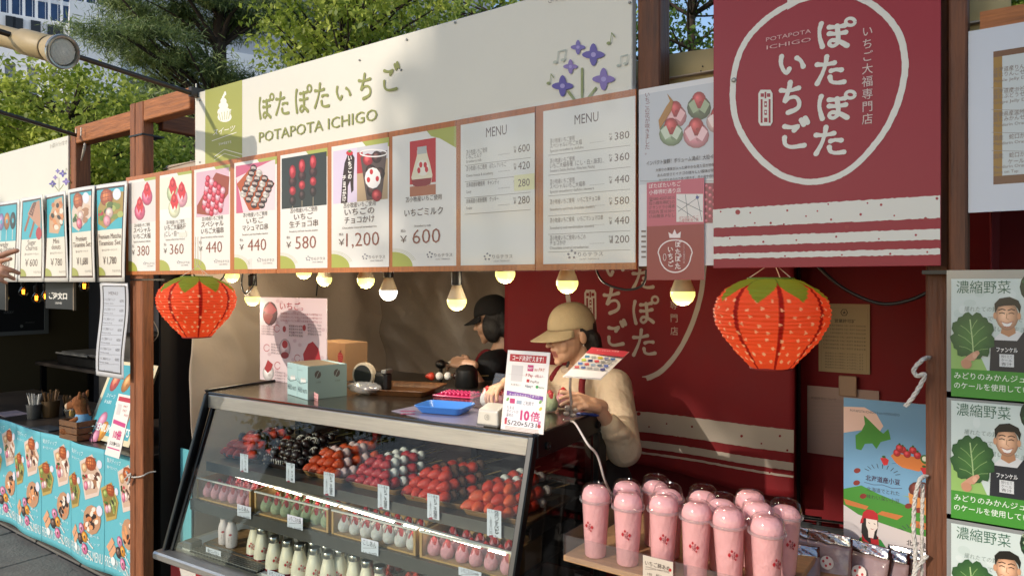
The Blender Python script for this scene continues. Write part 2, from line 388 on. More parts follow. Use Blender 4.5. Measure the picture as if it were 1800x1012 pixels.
for k in range(26):   # lower floors: upright strips of glass
    a=fx(8)+k*1.55
    MB().box(a,a+.75,-.02,.62,4,zc-2.5).build('window',GLZ,B)
    MB().box(a+.75,a+1.55,-.1,.62,0,zc).build('pier',WHT,B)
MB().box(-40,fx(8),-.12,.6,0,zc).build('facade',WHT,B)
bo2=atd(283,495,110)
B2=thing('office_building','blue glass office tower seen in a gap below the sloping lamp arm','building',(bo2.x,bo2.y,0),R(30))
zt=(495-150)/F*110
MB().box(-11,3.2,0,14,0,H+zt).build('wall',WHT,B2)
for k in range(9):
    x=-10.6+k*1.5;wn=MB().box(x,x+.9,-.15,0,1,H+zt-1.0).build('window',GLZ,B2)
bo3=atd(355,495,85)
B3=thing('office_building','pale low building glimpsed behind trees under the wooden cross beam','building',(bo3.x,bo3.y,0),R(35))
MB().box(-6.5,7,0,10,0,H+(495-243)/F*85).build('wall',WHT,B3)
for k in range(7):
    for j in range(4):MB().box(-6+k*1.8,-4.9+k*1.8,-.1,.1,8.5+j*2.9,10.2+j*2.9).build('window',GLZ,B3)
# ---------------------------------------------------------------- trees
def leafmat(name,a,b,tr=.45):
    m=bpy.data.materials.new(name);m.use_nodes=True;n=m.node_tree.nodes;l=m.node_tree.links;p=n['Principled BSDF'];p.inputs['Roughness'].default_value=.5
    ge=n.new('ShaderNodeNewGeometry');tc=n.new('ShaderNodeTexCoord');nz=n.new('ShaderNodeTexNoise');nz.inputs['Scale'].default_value=1.7;nz.inputs['Detail'].default_value=3
    l.new(tc.outputs['Object'],nz.inputs[0]);ad=n.new('ShaderNodeMath');ad.operation='MULTIPLY_ADD';ad.inputs[1].default_value=2.6;ad.inputs[2].default_value=-1.25;l.new(nz.outputs[0],ad.inputs[0])
    a2=n.new('ShaderNodeMath');a2.operation='MULTIPLY_ADD';a2.inputs[1].default_value=.6;l.new(ge.outputs['Random Per Island'],a2.inputs[0]);l.new(ad.outputs[0],a2.inputs[2])
    r=n.new('ShaderNodeValToRGB');r.color_ramp.elements[0].color=(*[x*.75 for x in lin(a)],1);r.color_ramp.elements[1].color=(*lin(b),1)
    l.new(a2.outputs[0],r.inputs[0]);l.new(r.outputs[0],p.inputs['Base Color'])
    t=n.new('ShaderNodeBsdfTranslucent');l.new(r.outputs[0],t.inputs[0]);x=n.new('ShaderNodeMixShader');x.inputs[0].default_value=tr
    l.new(p.outputs[0],x.inputs[1]);l.new(t.outputs[0],x.inputs[2]);l.new(x.outputs[0],n['Material Output'].inputs[0]);return m
LF1=leafmat('young_leaf','#869e30','#dfe672',.55);LF2=leafmat('green_leaf','#668a30','#b8cc5a');PN=leafmat('pine_needle','#5c7240','#aebf78',.35);LFD=leafmat('deep_leaf','#3a5620','#7c9a36')
def leaves(name,cent,size,m,parent,asp=.5,droop=.3):
    n=len(cent);d=nr.normal(size=(n,3));d[:,2]-=droop;d/=np.linalg.norm(d,axis=1)[:,None]
    u=np.cross(d,nr.normal(size=(n,3)));u/=np.linalg.norm(u,axis=1)[:,None];s=size*nr.uniform(.6,1.3,(n,1))
    v=np.empty((n,4,3),np.float32);v[:,0]=cent;v[:,1]=cent+d*s*.45+u*s*asp*.5;v[:,2]=cent+d*s;v[:,3]=cent+d*s*.45-u*s*asp*.5
    me=bpy.data.meshes.new(name);me.vertices.add(n*4);me.vertices.foreach_set('co',v.ravel());me.loops.add(n*4);me.loops.foreach_set('vertex_index',np.arange(n*4,dtype=np.int32))
    me.polygons.add(n);me.polygons.foreach_set('loop_start',np.arange(n,dtype=np.int32)*4);me.update(calc_edges=True);me.materials.append(m)
    o=bpy.data.objects.new(name,me);COL.objects.link(o);o.parent=parent;KIDS.setdefault(parent.name,[]).append(o);return o
def tree(name,label,base,hts,blobs,m,size,ncl,nlf,trunk=.16,cr=.45,asp=.5,lean=(0,0),group=None,flat=.7,rise=.45,tcol=None):
    """trunk from base up; blobs: crown lobes (centre offset, radii, share)"""
    t=thing(name,label,'tree',base,0,group)
    top=Vector((lean[0],lean[1],hts));P=[Vector((0,0,-.1)),Vector((lean[0]*.2+rnd.uniform(-.1,.1),lean[1]*.2,hts*.33)),Vector((lean[0]*.55,lean[1]*.55+rnd.uniform(-.1,.1),hts*.66)),top]
    P=[Vector(q) for q in smooth_line([tuple(p) for p in P],5)];mb=MB();N=len(P)
    mb.tube(P,[trunk*(1-.75*i/(N-1)) for i in range(N)],9);cs=[]
    for c,r,k in blobs:
        c=Vector(c)
        for i in range(int(ncl*k)):
            while 1:
                q=Vector((rnd.uniform(-1,1),rnd.uniform(-1,1),rnd.uniform(-1,1)))
                if .25<q.length<1:break
            q=c+Vector((q.x*r[0],q.y*r[1],q.z*r[2]));cs.append(q)
            if i%2==0:
                zz=max(hts*.25,min(hts*.98,q.z-(Vector((q.x,q.y,0)).length)*rise));j=min(N-1,int(zz/hts*(N-1)));a=P[j];mid=a.lerp(q,.5)+Vector((rnd.uniform(-.1,.1),rnd.uniform(-.1,.1),.15*rnd.uniform(-1,1.5)))*(q-a).length*.6
                w=trunk*.22*rnd.uniform(.5,1.2);mb.tube(smooth_line([tuple(a),tuple(mid),tuple(q)],4),[w*(1-.85*e/8) for e in range(9)],5)
    mb.build('trunk',tcol or BARK,t,smooth=True)
    C=np.array([tuple(q) for q in cs]);n=len(cs)*nlf;ct=np.repeat(C,nlf,0)+nr.normal(size=(n,3))*cr*np.array([.55,.55,.55*flat])*nr.uniform(.5,1.4,(len(cs),1)).repeat(nlf,0)
    leaves('crown',ct,size,m,t,asp);return t
def at(px,d):
    p=atd(px,495,d);return (p.x,p.y,0)
def off(px,py,d,base):   # crown centre offset from the foot
    p=atd(px,py,d);return (p.x-base[0],p.y-base[1],p.z)
b=at(120,9);tree('maple_tree','young yellow-green maple filling the space behind the left lamp arm',b,3.9,[(off(120,205,9,b),(1.3,1.2,.7),.42),(off(25,165,9.3,b),(.8,1,.5),.14),(off(215,290,9,b),(.7,.9,.6),.2),(off(60,310,8.8,b),(1.1,.8,.6),.15),(off(250,240,9.8,b),(.6,.6,.6),.1)],LF1,.08,175,75,.10,.26,.55)
b=at(385,14);tree('pine_tree','tall dark pine with a straight trunk above the cupcake end of the sign',b,9.5,[(off(310,10,14,b),(1.6,1.5,.6),.28),(off(260,80,13.5,b),(1.1,1.2,.28),.14),(off(330,130,14.3,b),(1.0,1.2,.3),.12),(off(430,25,14.5,b),(1.0,1.3,.3),.12),(off(470,150,14.5,b),(1.0,1.3,.22),.08),(off(330,195,14,b),(1.2,1,.25),.08),(off(190,55,14,b),(.7,1,.15),.04),(off(330,-80,14.2,b),(1.8,1.6,.7),.2)],PN,.15,150,380,.26,.40,.11,flat=.3)
b=at(640,9);tree('elm_tree','bright green leafy tree with a leaning dark trunk over the middle of the sign',b,5.3,[(off(560,40,8.6,b),(1.0,.8,.6),.3),(off(700,10,9,b),(1.2,.9,.6),.3),(off(505,95,8.5,b),(.5,.6,.35),.09),(off(640,120,8.8,b),(.5,.5,.4),.1),(off(820,0,9.2,b),(1.1,.9,.5),.2),(off(620,-90,9,b),(1.5,1,.5),.2)],LF1,.08,110,65,.13,.26,.55,lean=(-.55,.1))
b=at(560,17);tree('pine_tree','dense dark pine standing further back behind the bright leafy tree',b,10,[(off(590,10,17,b),(2.0,1.5,.9),.42),(off(640,110,17,b),(2,1.5,.8),.35),(off(520,175,17,b),(1.4,1.3,.3),.12)],PN,.17,75,330,.24,.45,.11,flat=.45)
b=at(930,15);tree('elm_tree','broad dark green tree rising behind the lilac flowers of the sign',b,8.5,[(off(780,10,15,b),(2.0,1.5,1.0),.3),(off(940,0,15,b),(2.2,1.5,1.1),.35),(off(860,-90,15,b),(2.5,1.5,1),.2),(off(700,40,16,b),(1.5,1.5,1),.2)],LF2,.11,105,75,.2,.42,.55)
b=at(1215,11);tree('elm_tree','deep green tree with forked dark branches seen between post and red banner',b,6.5,[(off(1215,30,10.5,b),(1.5,1.4,1.0),.45),(off(1160,110,11.5,b),(1.2,1,.6),.15),(off(1270,90,11.5,b),(1.2,1,.6),.2),(off(1220,-60,11,b),(1.8,1.5,.8),.3)],LFD,.09,75,75,.16,.3,.55)
b=at(1760,8);tree('elm_tree','green tree peeping over the framed menu at the upper right corner',b,5.0,[(off(1750,-10,8,b),(1.1,1.0,.6),.6),(off(1700,40,8.6,b),(.8,.8,.4),.3),(off(1850,20,8.3,b),(.9,.9,.5),.3)],LF2,.085,110,80,.12,.28,.55)
b=at(20,20);tree('elm_tree','rounded green tree low behind the sign board of the left stall',b,5.5,[(off(20,260,20,b),(2.2,2,1.2),.5),(off(140,330,19,b),(3.0,2,1.2),.5),(off(270,330,19,b),(2.6,2,1.3),.5)],LF2,.16,150,110,.2,.55,.55)
b=at(420,24);tree('elm_tree','hazy green tree filling the gap under the wooden cross beam',b,7,[(off(250,215,24,b),(3.6,2,.9),.5),(off(360,250,24,b),(2.4,2,.8),.2),(off(160,280,24,b),(3.2,2,1.4),.4)],PN,.24,130,130,.2,.7,.3)
# the tree at our back that keeps the sun off the right half of the stall
tree('plane_tree','tree standing behind the viewer that shades the right half of the stall',(0,-9.6,0),8.3,[((-3.4,.6,7.25),(1.2,.8,.9),.6),((-3.5,.6,6.47),(1.3,.8,.1),.22),((-1.6,.6,7.0),(1.1,.8,1.05),.45),((-1.6,.6,5.9),(.75,.8,.75),.2),((.4,.6,6.3),(1.6,1.0,2.2),.5),((3.2,.6,6.5),(1.8,1.1,2.4),.35)],LF2,.14,260,80,.2,.30,.7,rise=.1)
tree('maple_tree','thin tree behind the viewer that dapples the left stall',(-8.6,-5.2,0),5.2,[((.9,.2,4.4),(.55,.5,1.1),.6),((-.5,.2,3.9),(.8,.5,1.3),.4)],LF2,.12,40,45,.1,.3,.7)
# ---------------------------------------------------------------- tent roofs behind
TG=mat('grey_green_tent','#6d7a6e',.6,var=.1,vs=2,bump=.2,bs=4)
T=thing('event_tent','grey green peaked tent roof behind the menu row of the left stall','tent',(-8.6,5.4,0))
a=onY(120,338,5.0);c=onY(250,302,5.0);d_=onY(352,262,5.0)
mb=MB();P0=[(-12.5,4.6,H+(495-338)/F*9.3),(-3.9,4.6,2.63),(-3.9,9.2,2.63),(-12.5,9.2,2.63)]
ap=Vector((-4.6,6.9,4.2));q=[Vector((-9.9,4.7,2.55)),Vector((-2.9,4.7,2.55)),Vector((-2.9,9.2,2.55)),Vector((-9.9,9.2,2.55))];r0=Vector((-7.9,6.9,3.55));r1=Vector((-4.9,6.9,3.75))
mb.add(q+[r0,r1],[(0,1,5,4),(1,2,5),(2,3,4,5),(3,0,4)]);mb.build('canopy',TG,T,world=True,solid=.01)
mb=MB().add([q[0],q[1],q[1]-Vector((0,0,.2)),q[0]-Vector((0,0,.2))],[(0,1,2,3)]);mb.build('valance',mat('pale_valance','#9aa59a',.7,var=.1),T,world=True,solid=.006)
for p in q:MB().tube([(p.x,p.y,0),(p.x,p.y,p.z)],.025,8).build('leg',STEELD,T,world=True)
# ---------------------------------------------------------------- stall frames
zt=H+.47*D
S=thing('market_stall','main wooden stall frame holding the long cream sign and strawberry menu row','stall',(-1.8,2.4,0))
def post(x0,x1,y0,y1,z1,parent,m=WV,z0=0):return MB().box(x0,x1,y0,y1,z0,z1,bev=.004).build('post',m,parent,world=True)
xa=onY(250,495).x;xb=onY(228,495).x
xm=(xa+xb)/2-.012
post(xm+.002,xa,D+.002,D+.058,zt+.07,S)
xh0=onY(331,300).x;xh1=onY(351,300).x
post(xh0,xh1,D+.03,D+.1,zt+.02,S,z0=H+.035)
xp=onY(1117,100).x;post(xp,xp+.066,D+.012,D+.08,2.78,S,WD,z0=H+.035)
xr0=onY(1627,600,D+.02).x;xr1=onY(1668,600,D+.02).x
post(xr0,xr1,D+.02,D+.12,2.8,S,WD)
post(-3.53,-3.45,3.12,3.2,2.4,S);post(-.12,-.04,3.16,3.24,2.4,S)
MB().box(xa+.001,xh0,D+.005,D+.075,zt-.03,zt+.07,bev=.004).build('beam',WX,S,world=True)
MB().box(xh1,xr0,D+.04,D+.1,H+.30,H+.38).build('beam',WX,S,world=True)
p0=onY(247,222,D+.1);MB().bar((xa-.02,D+.101,p0.z),(xa+.02,3.16,p0.z-.02),.05,.09,.004).build('beam',WY,S,world=True)
MB().bar((xa-.035,D+.095,p0.z+.02),(xa-.035,D+.2,p0.z+.02),.05,.06,.004).build('bracket',WY,S,world=True)
MB().bar((xa,3.1,p0.z+.03),(xh1+.6,3.1,p0.z-.02),.05,.08,.004).build('beam',WX,S,world=True)
# canvas roof, side wall and back wall
from mathutils import noise as mn
def tarp(o,ex,ez,n,amp,seed):
    """hanging plastic sheet: swags from the fixings, slanting creases and small crinkles"""
    o=Vector(o);ex=Vector(ex);ez=Vector(ez);n=Vector(n);W=ex.length;Hh=ez.length
    def f(u,v):
        x=u*W;z=v*Hh;h=0
        for k in range(5):
            cx=(k+.5)/5*W+.2*math.sin(seed+k*2.1);top=Hh*(.97-.1*(k%2));r=math.hypot(x-cx,(z-top)*.8);a=math.atan2(z-top,x-cx)
            h+=.30*math.exp(-r*1.3)*math.sin(a*9+k*1.7+seed)*min(1,r*3)
        q=Vector((x*1.1+z*.7+seed,z*.9-x*.4,seed))
        h+=.55*mn.noise(q)+.45*(1-abs(mn.noise(q*2.3+Vector((0,3,0))))*3.2)*.5
        q2=Vector((x*3+z*4.5+seed,z*2.2-x*1.5,seed*2));h+=.22*(1-abs(mn.noise(q2))*2.6)*max(0,mn.noise(q*1.4)+.25)*2
        h+=.03*mn.noise(q2*4)
        return o+ex*u+ez*v+n*(amp*h)
    return f
def wavy(o,ex,ez,n,amp,fq,ph=0):
    o=Vector(o);ex=Vector(ex);ez=Vector(ez);n=Vector(n)
    def f(u,v):
        w=math.sin(u*fq+ph+1.7*math.sin(v*3+ph))+.6*math.sin(u*fq*2.3+v*5)+.4*math.sin(v*9+u*4)
        return o+ex*u+ez*v+n*(amp*w)
    return f
MB().sheet(wavy((-3.5,1.86,2.17),(3.45,0,0),(0,1.6,.1),(0,0,1),.008,9),40,8).build('canvas_roof',CANV,S,world=True,smooth=True,solid=.004)
MB().sheet(wavy((-1.0,1.9,1.95),(1.0,0,0),(0,-.02,.29),(0,-1,.2),.008,7),24,6).build('roof_valance',mat('cream_vinyl','#b9a878',.5,var=.1,vs=4),S,world=True,smooth=True,solid=.004)
for px,py in ((1168,118),(1207,120),(1180,138),(1235,117),(1232,125),(1163,122)):
    p=onY(px,py,1.875);MB().ell((p.x,p.y,p.z),(.0022,.002,.0022),n=6,m=4).build('rivet',BLK,S,world=True)
MB().sheet(tarp((-3.40,1.95,.02),(0,1.4,0),(0,0,2.2),(1,0,0),.05,3),110,130).build('canvas_wall',CANV,S,world=True,smooth=True,solid=.003)
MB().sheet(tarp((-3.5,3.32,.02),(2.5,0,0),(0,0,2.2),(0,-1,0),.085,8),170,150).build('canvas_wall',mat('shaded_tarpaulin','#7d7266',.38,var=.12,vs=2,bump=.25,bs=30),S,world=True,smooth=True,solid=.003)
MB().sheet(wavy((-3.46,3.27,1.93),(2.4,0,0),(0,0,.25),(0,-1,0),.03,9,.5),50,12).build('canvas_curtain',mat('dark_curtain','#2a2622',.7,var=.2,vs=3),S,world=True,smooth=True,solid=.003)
MB().sheet(wavy((-1.6,3.05,.42),(1.83,0,0),(0,0,1.85),(0,-1,0),.006,8,.3),40,30).build('back_cloth',REDW,S,world=True,smooth=True,solid=.003)
MB().sheet(wavy((-.035,1.9,.02),(0,1.3,0),(0,0,2.2),(-1,0,0),.004,8,1.3),30,20).build('canvas_wall',REDW,S,world=True,smooth=True,solid=.003)
for x in (onY(1404,700,3.02).x,):MB().tube([(x,3.02,.4),(x,3.02,2.2)],.008,6).build('seam_pole',BLK,S,world=True)
for px,yy in ((597,3.02),(612,3.0)):
    pass
MB().box(-3.47,-.85,1.865,1.87,2.0,2.185).build('added_sun_flap',CANV,S,world=True)  # unseen flap added to stop sun through the slit below the roof
# neighbouring frames
S2=thing('market_stall','wooden frame of the left stall with the tilted sweets menu row','stall',(-5.4,2.4,0))
post(xb,xm,D,D+.058,zt+.07,S2)
x0=onY(122,300).x;x1=onY(131,300).x;post(x0,x1,D+.004,D+.085,zt+.0,S2,z0=H+.035)
MB().box(x1-.02,xb-.001,D+.008,D+.078,zt-.055,zt+.04,bev=.004).build('beam',WX,S2,world=True)
MB().box(-7.5,x0-.001,D+.03,D+.09,zt-.1,zt-.02).build('beam',WX,S2,world=True)
post(-7.45,-7.38,D,D+.08,zt,S2)
OL=mat('olive_wall','#4a3d22',.8,var=.12,vs=2);GY=mat('grey_partition','#34343a',.8,var=.1,vs=2)
MB().box(-7.5,-7.42,D+.1,3.3,0,2.3).build('side_wall',OL,S2,world=True)
MB().box(-7.42,-3.6,3.2,3.26,0,2.3).build('back_wall',GY,S2,world=True)
MB().box(-3.56,-3.54,D+.12,3.2,0,2.15).build('side_wall',mat('dark_lining','#1c1612',.8),S2,world=True)
MB().box(-7.45,-3.55,D+.12,3.25,2.13,2.15).build('roof',mat('dark_canvas','#2b2a28',.8),S2,world=True)
S3=thing('market_stall','dark timber frame of the right hand stall beside the red banner','stall',(.7,2.3,0))
xq=onY(1657,100,D-.03).x;xq1=onY(1700,100,D-.03).x
post(xr1+.002,xq1,D-.02,D+.09,2.85,S3,WD)
MB().box(xq1+.021,1.6,D,D+.06,onY(1750,42,D).z-.03,onY(1750,42,D).z+.03).build('beam',WX,S3,world=True)
MB().bar((.22,2.6,2.2),(.3,2.6,2.75),.06,.06).build('brace',WD,S3,world=True)
MB().box(xr1+.07,1.6,D+.1,D+.13,0,H+.0).build('front_panel',mat('dark_brown_board','#37261f',.5,var=.3,vs=5),S3,world=True)
MB().box(xr1+.1,1.6,3.2,3.25,0,2.3).build('back_wall',mat('dark_interior','#1d1c1c',.8),S3,world=True)
MB().box(.12,.16,2.3,2.34,0,2.1).build('pole',mat('grey_pole','#777777',.5),S3,world=True)
MB().box(xr1+.1,1.6,D+.13,3.2,2.15,2.18).build('roof',mat('dark_canvas'),S3,world=True)
# black cable ties round the posts
for x0_,x1_,z in ((xb,xa,onY(240,238).z),(xb,xa,H+.01),(xr0,xq1+.02,H+.02)):
    MB().box(x0_-.003,x1_+.003,D-.004 if x0_<-1 else D-.024,D+.11,z-.004,z+.004).build('strap',BLK,S if x0_<-1 else S3,world=True)
# ================================================================ signs and posters
PAPER='#e6e2db';BRN='#5a3f36';PRC='#8c4a38';GRN='#a9ad4f'
CRM=mat('cream_sign_board','#dedacd',.42,var=.03,vs=3)
PLY=mat('menu_board_wood','#b8692f',.5,var=.25,vs=3,bump=.2,bs=20,stretch=(30,30,1.5),coat=.3)
def lilac(P,cx,cy,s,op=1):
    """flower emblem: five four-petalled flowers on a green stem, s = pixels per unit"""
    P.line([(cx,cy+70*s),(cx,cy-8*s)],5*s,'#8d9663');P.L+=1
    P.line([(cx-24*s,cy+32*s),(cx-4*s,cy+58*s)],5*s,'#8d9663');P.line([(cx+24*s,cy+26*s),(cx+4*s,cy+52*s)],5*s,'#8d9663');P.L+=1
    for dx,dy,r,c in ((-7,-46,13,'#7a6fb0'),(20,-33,20,'#675ea6'),(-20,-12,13,'#8b78b4'),(38,10,20,'#8472b2'),(-34,22,19,'#5f55a2')):
        for a in (0,90):P.ellp(cx+dx*s,cy+dy*s,r*s,r*s*.36,c,a);P.L+=.5
        P.ellp(cx+dx*s,cy+dy*s,r*s*.22,r*s*.22,'#a79bd0');P.L+=.5
    P.L-=.0
def note(P,x,y,s,c,two=False,rot=0):
    P.ellp(x,y,4.2*s,3*s,c,-20);P.line([(x+3.5*s,y-1*s),(x+6*s,y-20*s)],1.6*s,c)
    if two:P.ellp(x+15*s,y-4*s,4.2*s,3*s,c,-20);P.line([(x+18.5*s,y-5*s),(x+21*s,y-24*s)],1.6*s,c);P.line([(x+6*s,y-20*s),(x+21*s,y-24*s)],2.2*s,c)
    else:P.line([(x+6*s,y-20*s),(x+12*s,y-12*s)],2*s,c)
# ---- long cream header sign of the main stall
hx0=onY(345,300,D).x;hx1=onY(1113,100,D).x;hz0=H+.295*D;hz1=H+.486*D
T=thing('header_sign','long cream sign board with cupcake, green brush lettering and purple lilac flowers','sign',((hx0+hx1)/2,D,hz0))
MB().box(hx0,hx1,D-.006,D+.02,hz0,hz1,bev=.002).build('board',CRM,T,world=True)
P=Pr((hx0,D-.006,hz0));Z0=hz0;
gx0=onY(363,200).x-hx0;gx1=onY(428,200).x-hx0
P.mrect(gx0,.0,gx1,hz1-hz0,'#a3a552');P.L=1
# cupcake
w_='#f1eee2'
for cx,cy,rx,ry in ((395,206,12.5,9),(394,196,11.5,7.5),(393,186,8.5,6.5),(393,178,5.5,6)):P.ellp(cx,cy,rx,ry,w_);P.L+=.3
P.line([(390,181),(392,172),(396,164)],6,w_);P.line([(392,172),(396,162),(397,166)],4,w_)
P.poly([(382,190+7),(407,192),(403,210),(388,214)],w_);P.L+=1
for k in range(5):P.line([(385+k*5,199-k),(388.5+k*3.4,212-k*.8)],1.3,'#a3a552')
P.L+=1;P.text('スイーツ',375,238,12,w_,x1=414,off=.01,shear=.25);P.line([(373,248),(416,233)],1.2,w_)
P.text('SWEETS',385,256,6,w_,x1=407);P.line([(377,276),(395,263),(428,272)],1.2,w_,cap=False);P.line([(377,282),(395,270),(428,279)],.8,w_,cap=False)
GR='#8b8f4e'
for ch,x0_,x1_,y0_,y1_ in (('ぽ',455,479,169,212),('た',485,509,163,204),('ぽ',519,545,154,202),('た',553,580,147,192),('い',590,619,149,180),('ち',629,657,130,176),('ご',670,701,112,164)):
    P.brush(ch,x0_-1,y0_-1,(x1_-x0_)*1.06,(y1_-y0_)*1.04,5.4,GR)
P.L+=1;P.text('POTAPOTA ICHIGO',456,251,25.5,GR,x1=664,off=.004)
lilac(P,1024,130,1.0);note(P,965,147,.8,'#8d9663');note(P,977,110,.9,'#b9beb0',True);note(P,1071,77,.9,'#8d9663');note(P,1088,116,.8,'#b9beb0',True)
P.text('さっぽろライラックまつり',965,7,13,'#8a7f70',x1=1100)
P.done(parent=T)
for px,py in ((351,177),(705,148-25),(632,106),(715,70),(800,40),(1107,5),(351,285),(1107,160)):
    p=onY(px,py,D-.008);MB().lathe([(.004,0),(.004,.002),(.002,.003)],8,Matrix.Translation(p)@Matrix.Rotation(R(90),4,'X')).build('screw',STEELD,T,world=True)
# ---- header sign of the left stall
lx1=onY(122,300,D).x;lx0=-7.3;lz0=H+.24*D;lz1=H+.466*D
T=thing('header_sign','cream sign board of the left stall with small lilac flowers at its right end','sign',((lx0+lx1)/2,D,lz0))
MB().box(lx0,lx1,D-.006,D+.003,lz0,lz1).build('board',CRM,T,world=True)
P=Pr((lx0,D-.006,lz0));P.text('さっぽろライラックまつり',88,261,9,'#8a7f70',x1=118);P.L=1
lilac(P,104,316,.33);note(P,92,326,.4,'#8d9663');note(P,114,304,.4,'#8d9663');P.done(parent=T)
# ---- nine menu boards
bz0=H+.034;bz1=H+.522;pz0=H+.052;pz1=H+.503
def berry(P,x,y,rx,ry,c='#cf2531',c2='#ee6a5e',rot=0):
    P.ellp(x,y,rx,ry,c,rot,c2)
def daifuku_pic(P,x,y,s,c,c2):
    P.ellp(x,y,9*s,15*s,c,0,c2);P.L+=.4
    P.poly([(x-6*s,y-9*s),(x-2*s,y+3*s),(x+1*s,y-4*s),(x+3*s,y+3*s),(x+6.5*s,y-9*s),(x+4*s,y-19*s),(x,y-25*s),(x-4*s,y-19*s)],'#d3252f');P.L+=.4
    P.ellp(x,y-15*s,3*s,6*s,'#d3252f',0,'#ef5550');P.L+=.4
def swirl(P,x,y,r,c):
    P.L+=.3
    for k in range(3):P.line([(x-r,y-r*.5+k*r*.35),(x,y-r*.6+k*r*.35),(x+r,y-r*.3+k*r*.35)],r*.16,c,cap=False)
MEN=[(226,275,'menu board with two pink wrapped strawberries, price 380',250,['スペシャル','いちご大福'],'380'),
(281,337,'menu board with three wrapped strawberries on white, price 360',309,['いちご大福各種','(こし・白・　　)'],'360'),
(341.5,407,'menu board with pink strawberry skewers heaped on a wooden tray',374,['スペシャル','いちご大福串'],'440'),
(412,487,'menu board with striped chocolate skewers on an orange tray',449,['いちご','マシュマロ串'],'440'),
(493,577,'menu board with three tall skewers on a black background',535,['いちご','生チョコ串'],'580'),
(583,684,'menu board with a plastic cup of chocolate strawberries, price 1,200',633,['いちごの','チョコかけ'],'1,200'),
(690,803,'menu board with a milk bottle on a red background, price 600',746,['いちごミルク'],'600'),
(810,940,'menu board with a text list of four items and a yellow sticker',875,None,None),
(955,1117,'menu board with a text list of six items next to the flower poster',1036,None,None)]
edges=[225.5,278,339,409,490,580,687,806,945,1122]
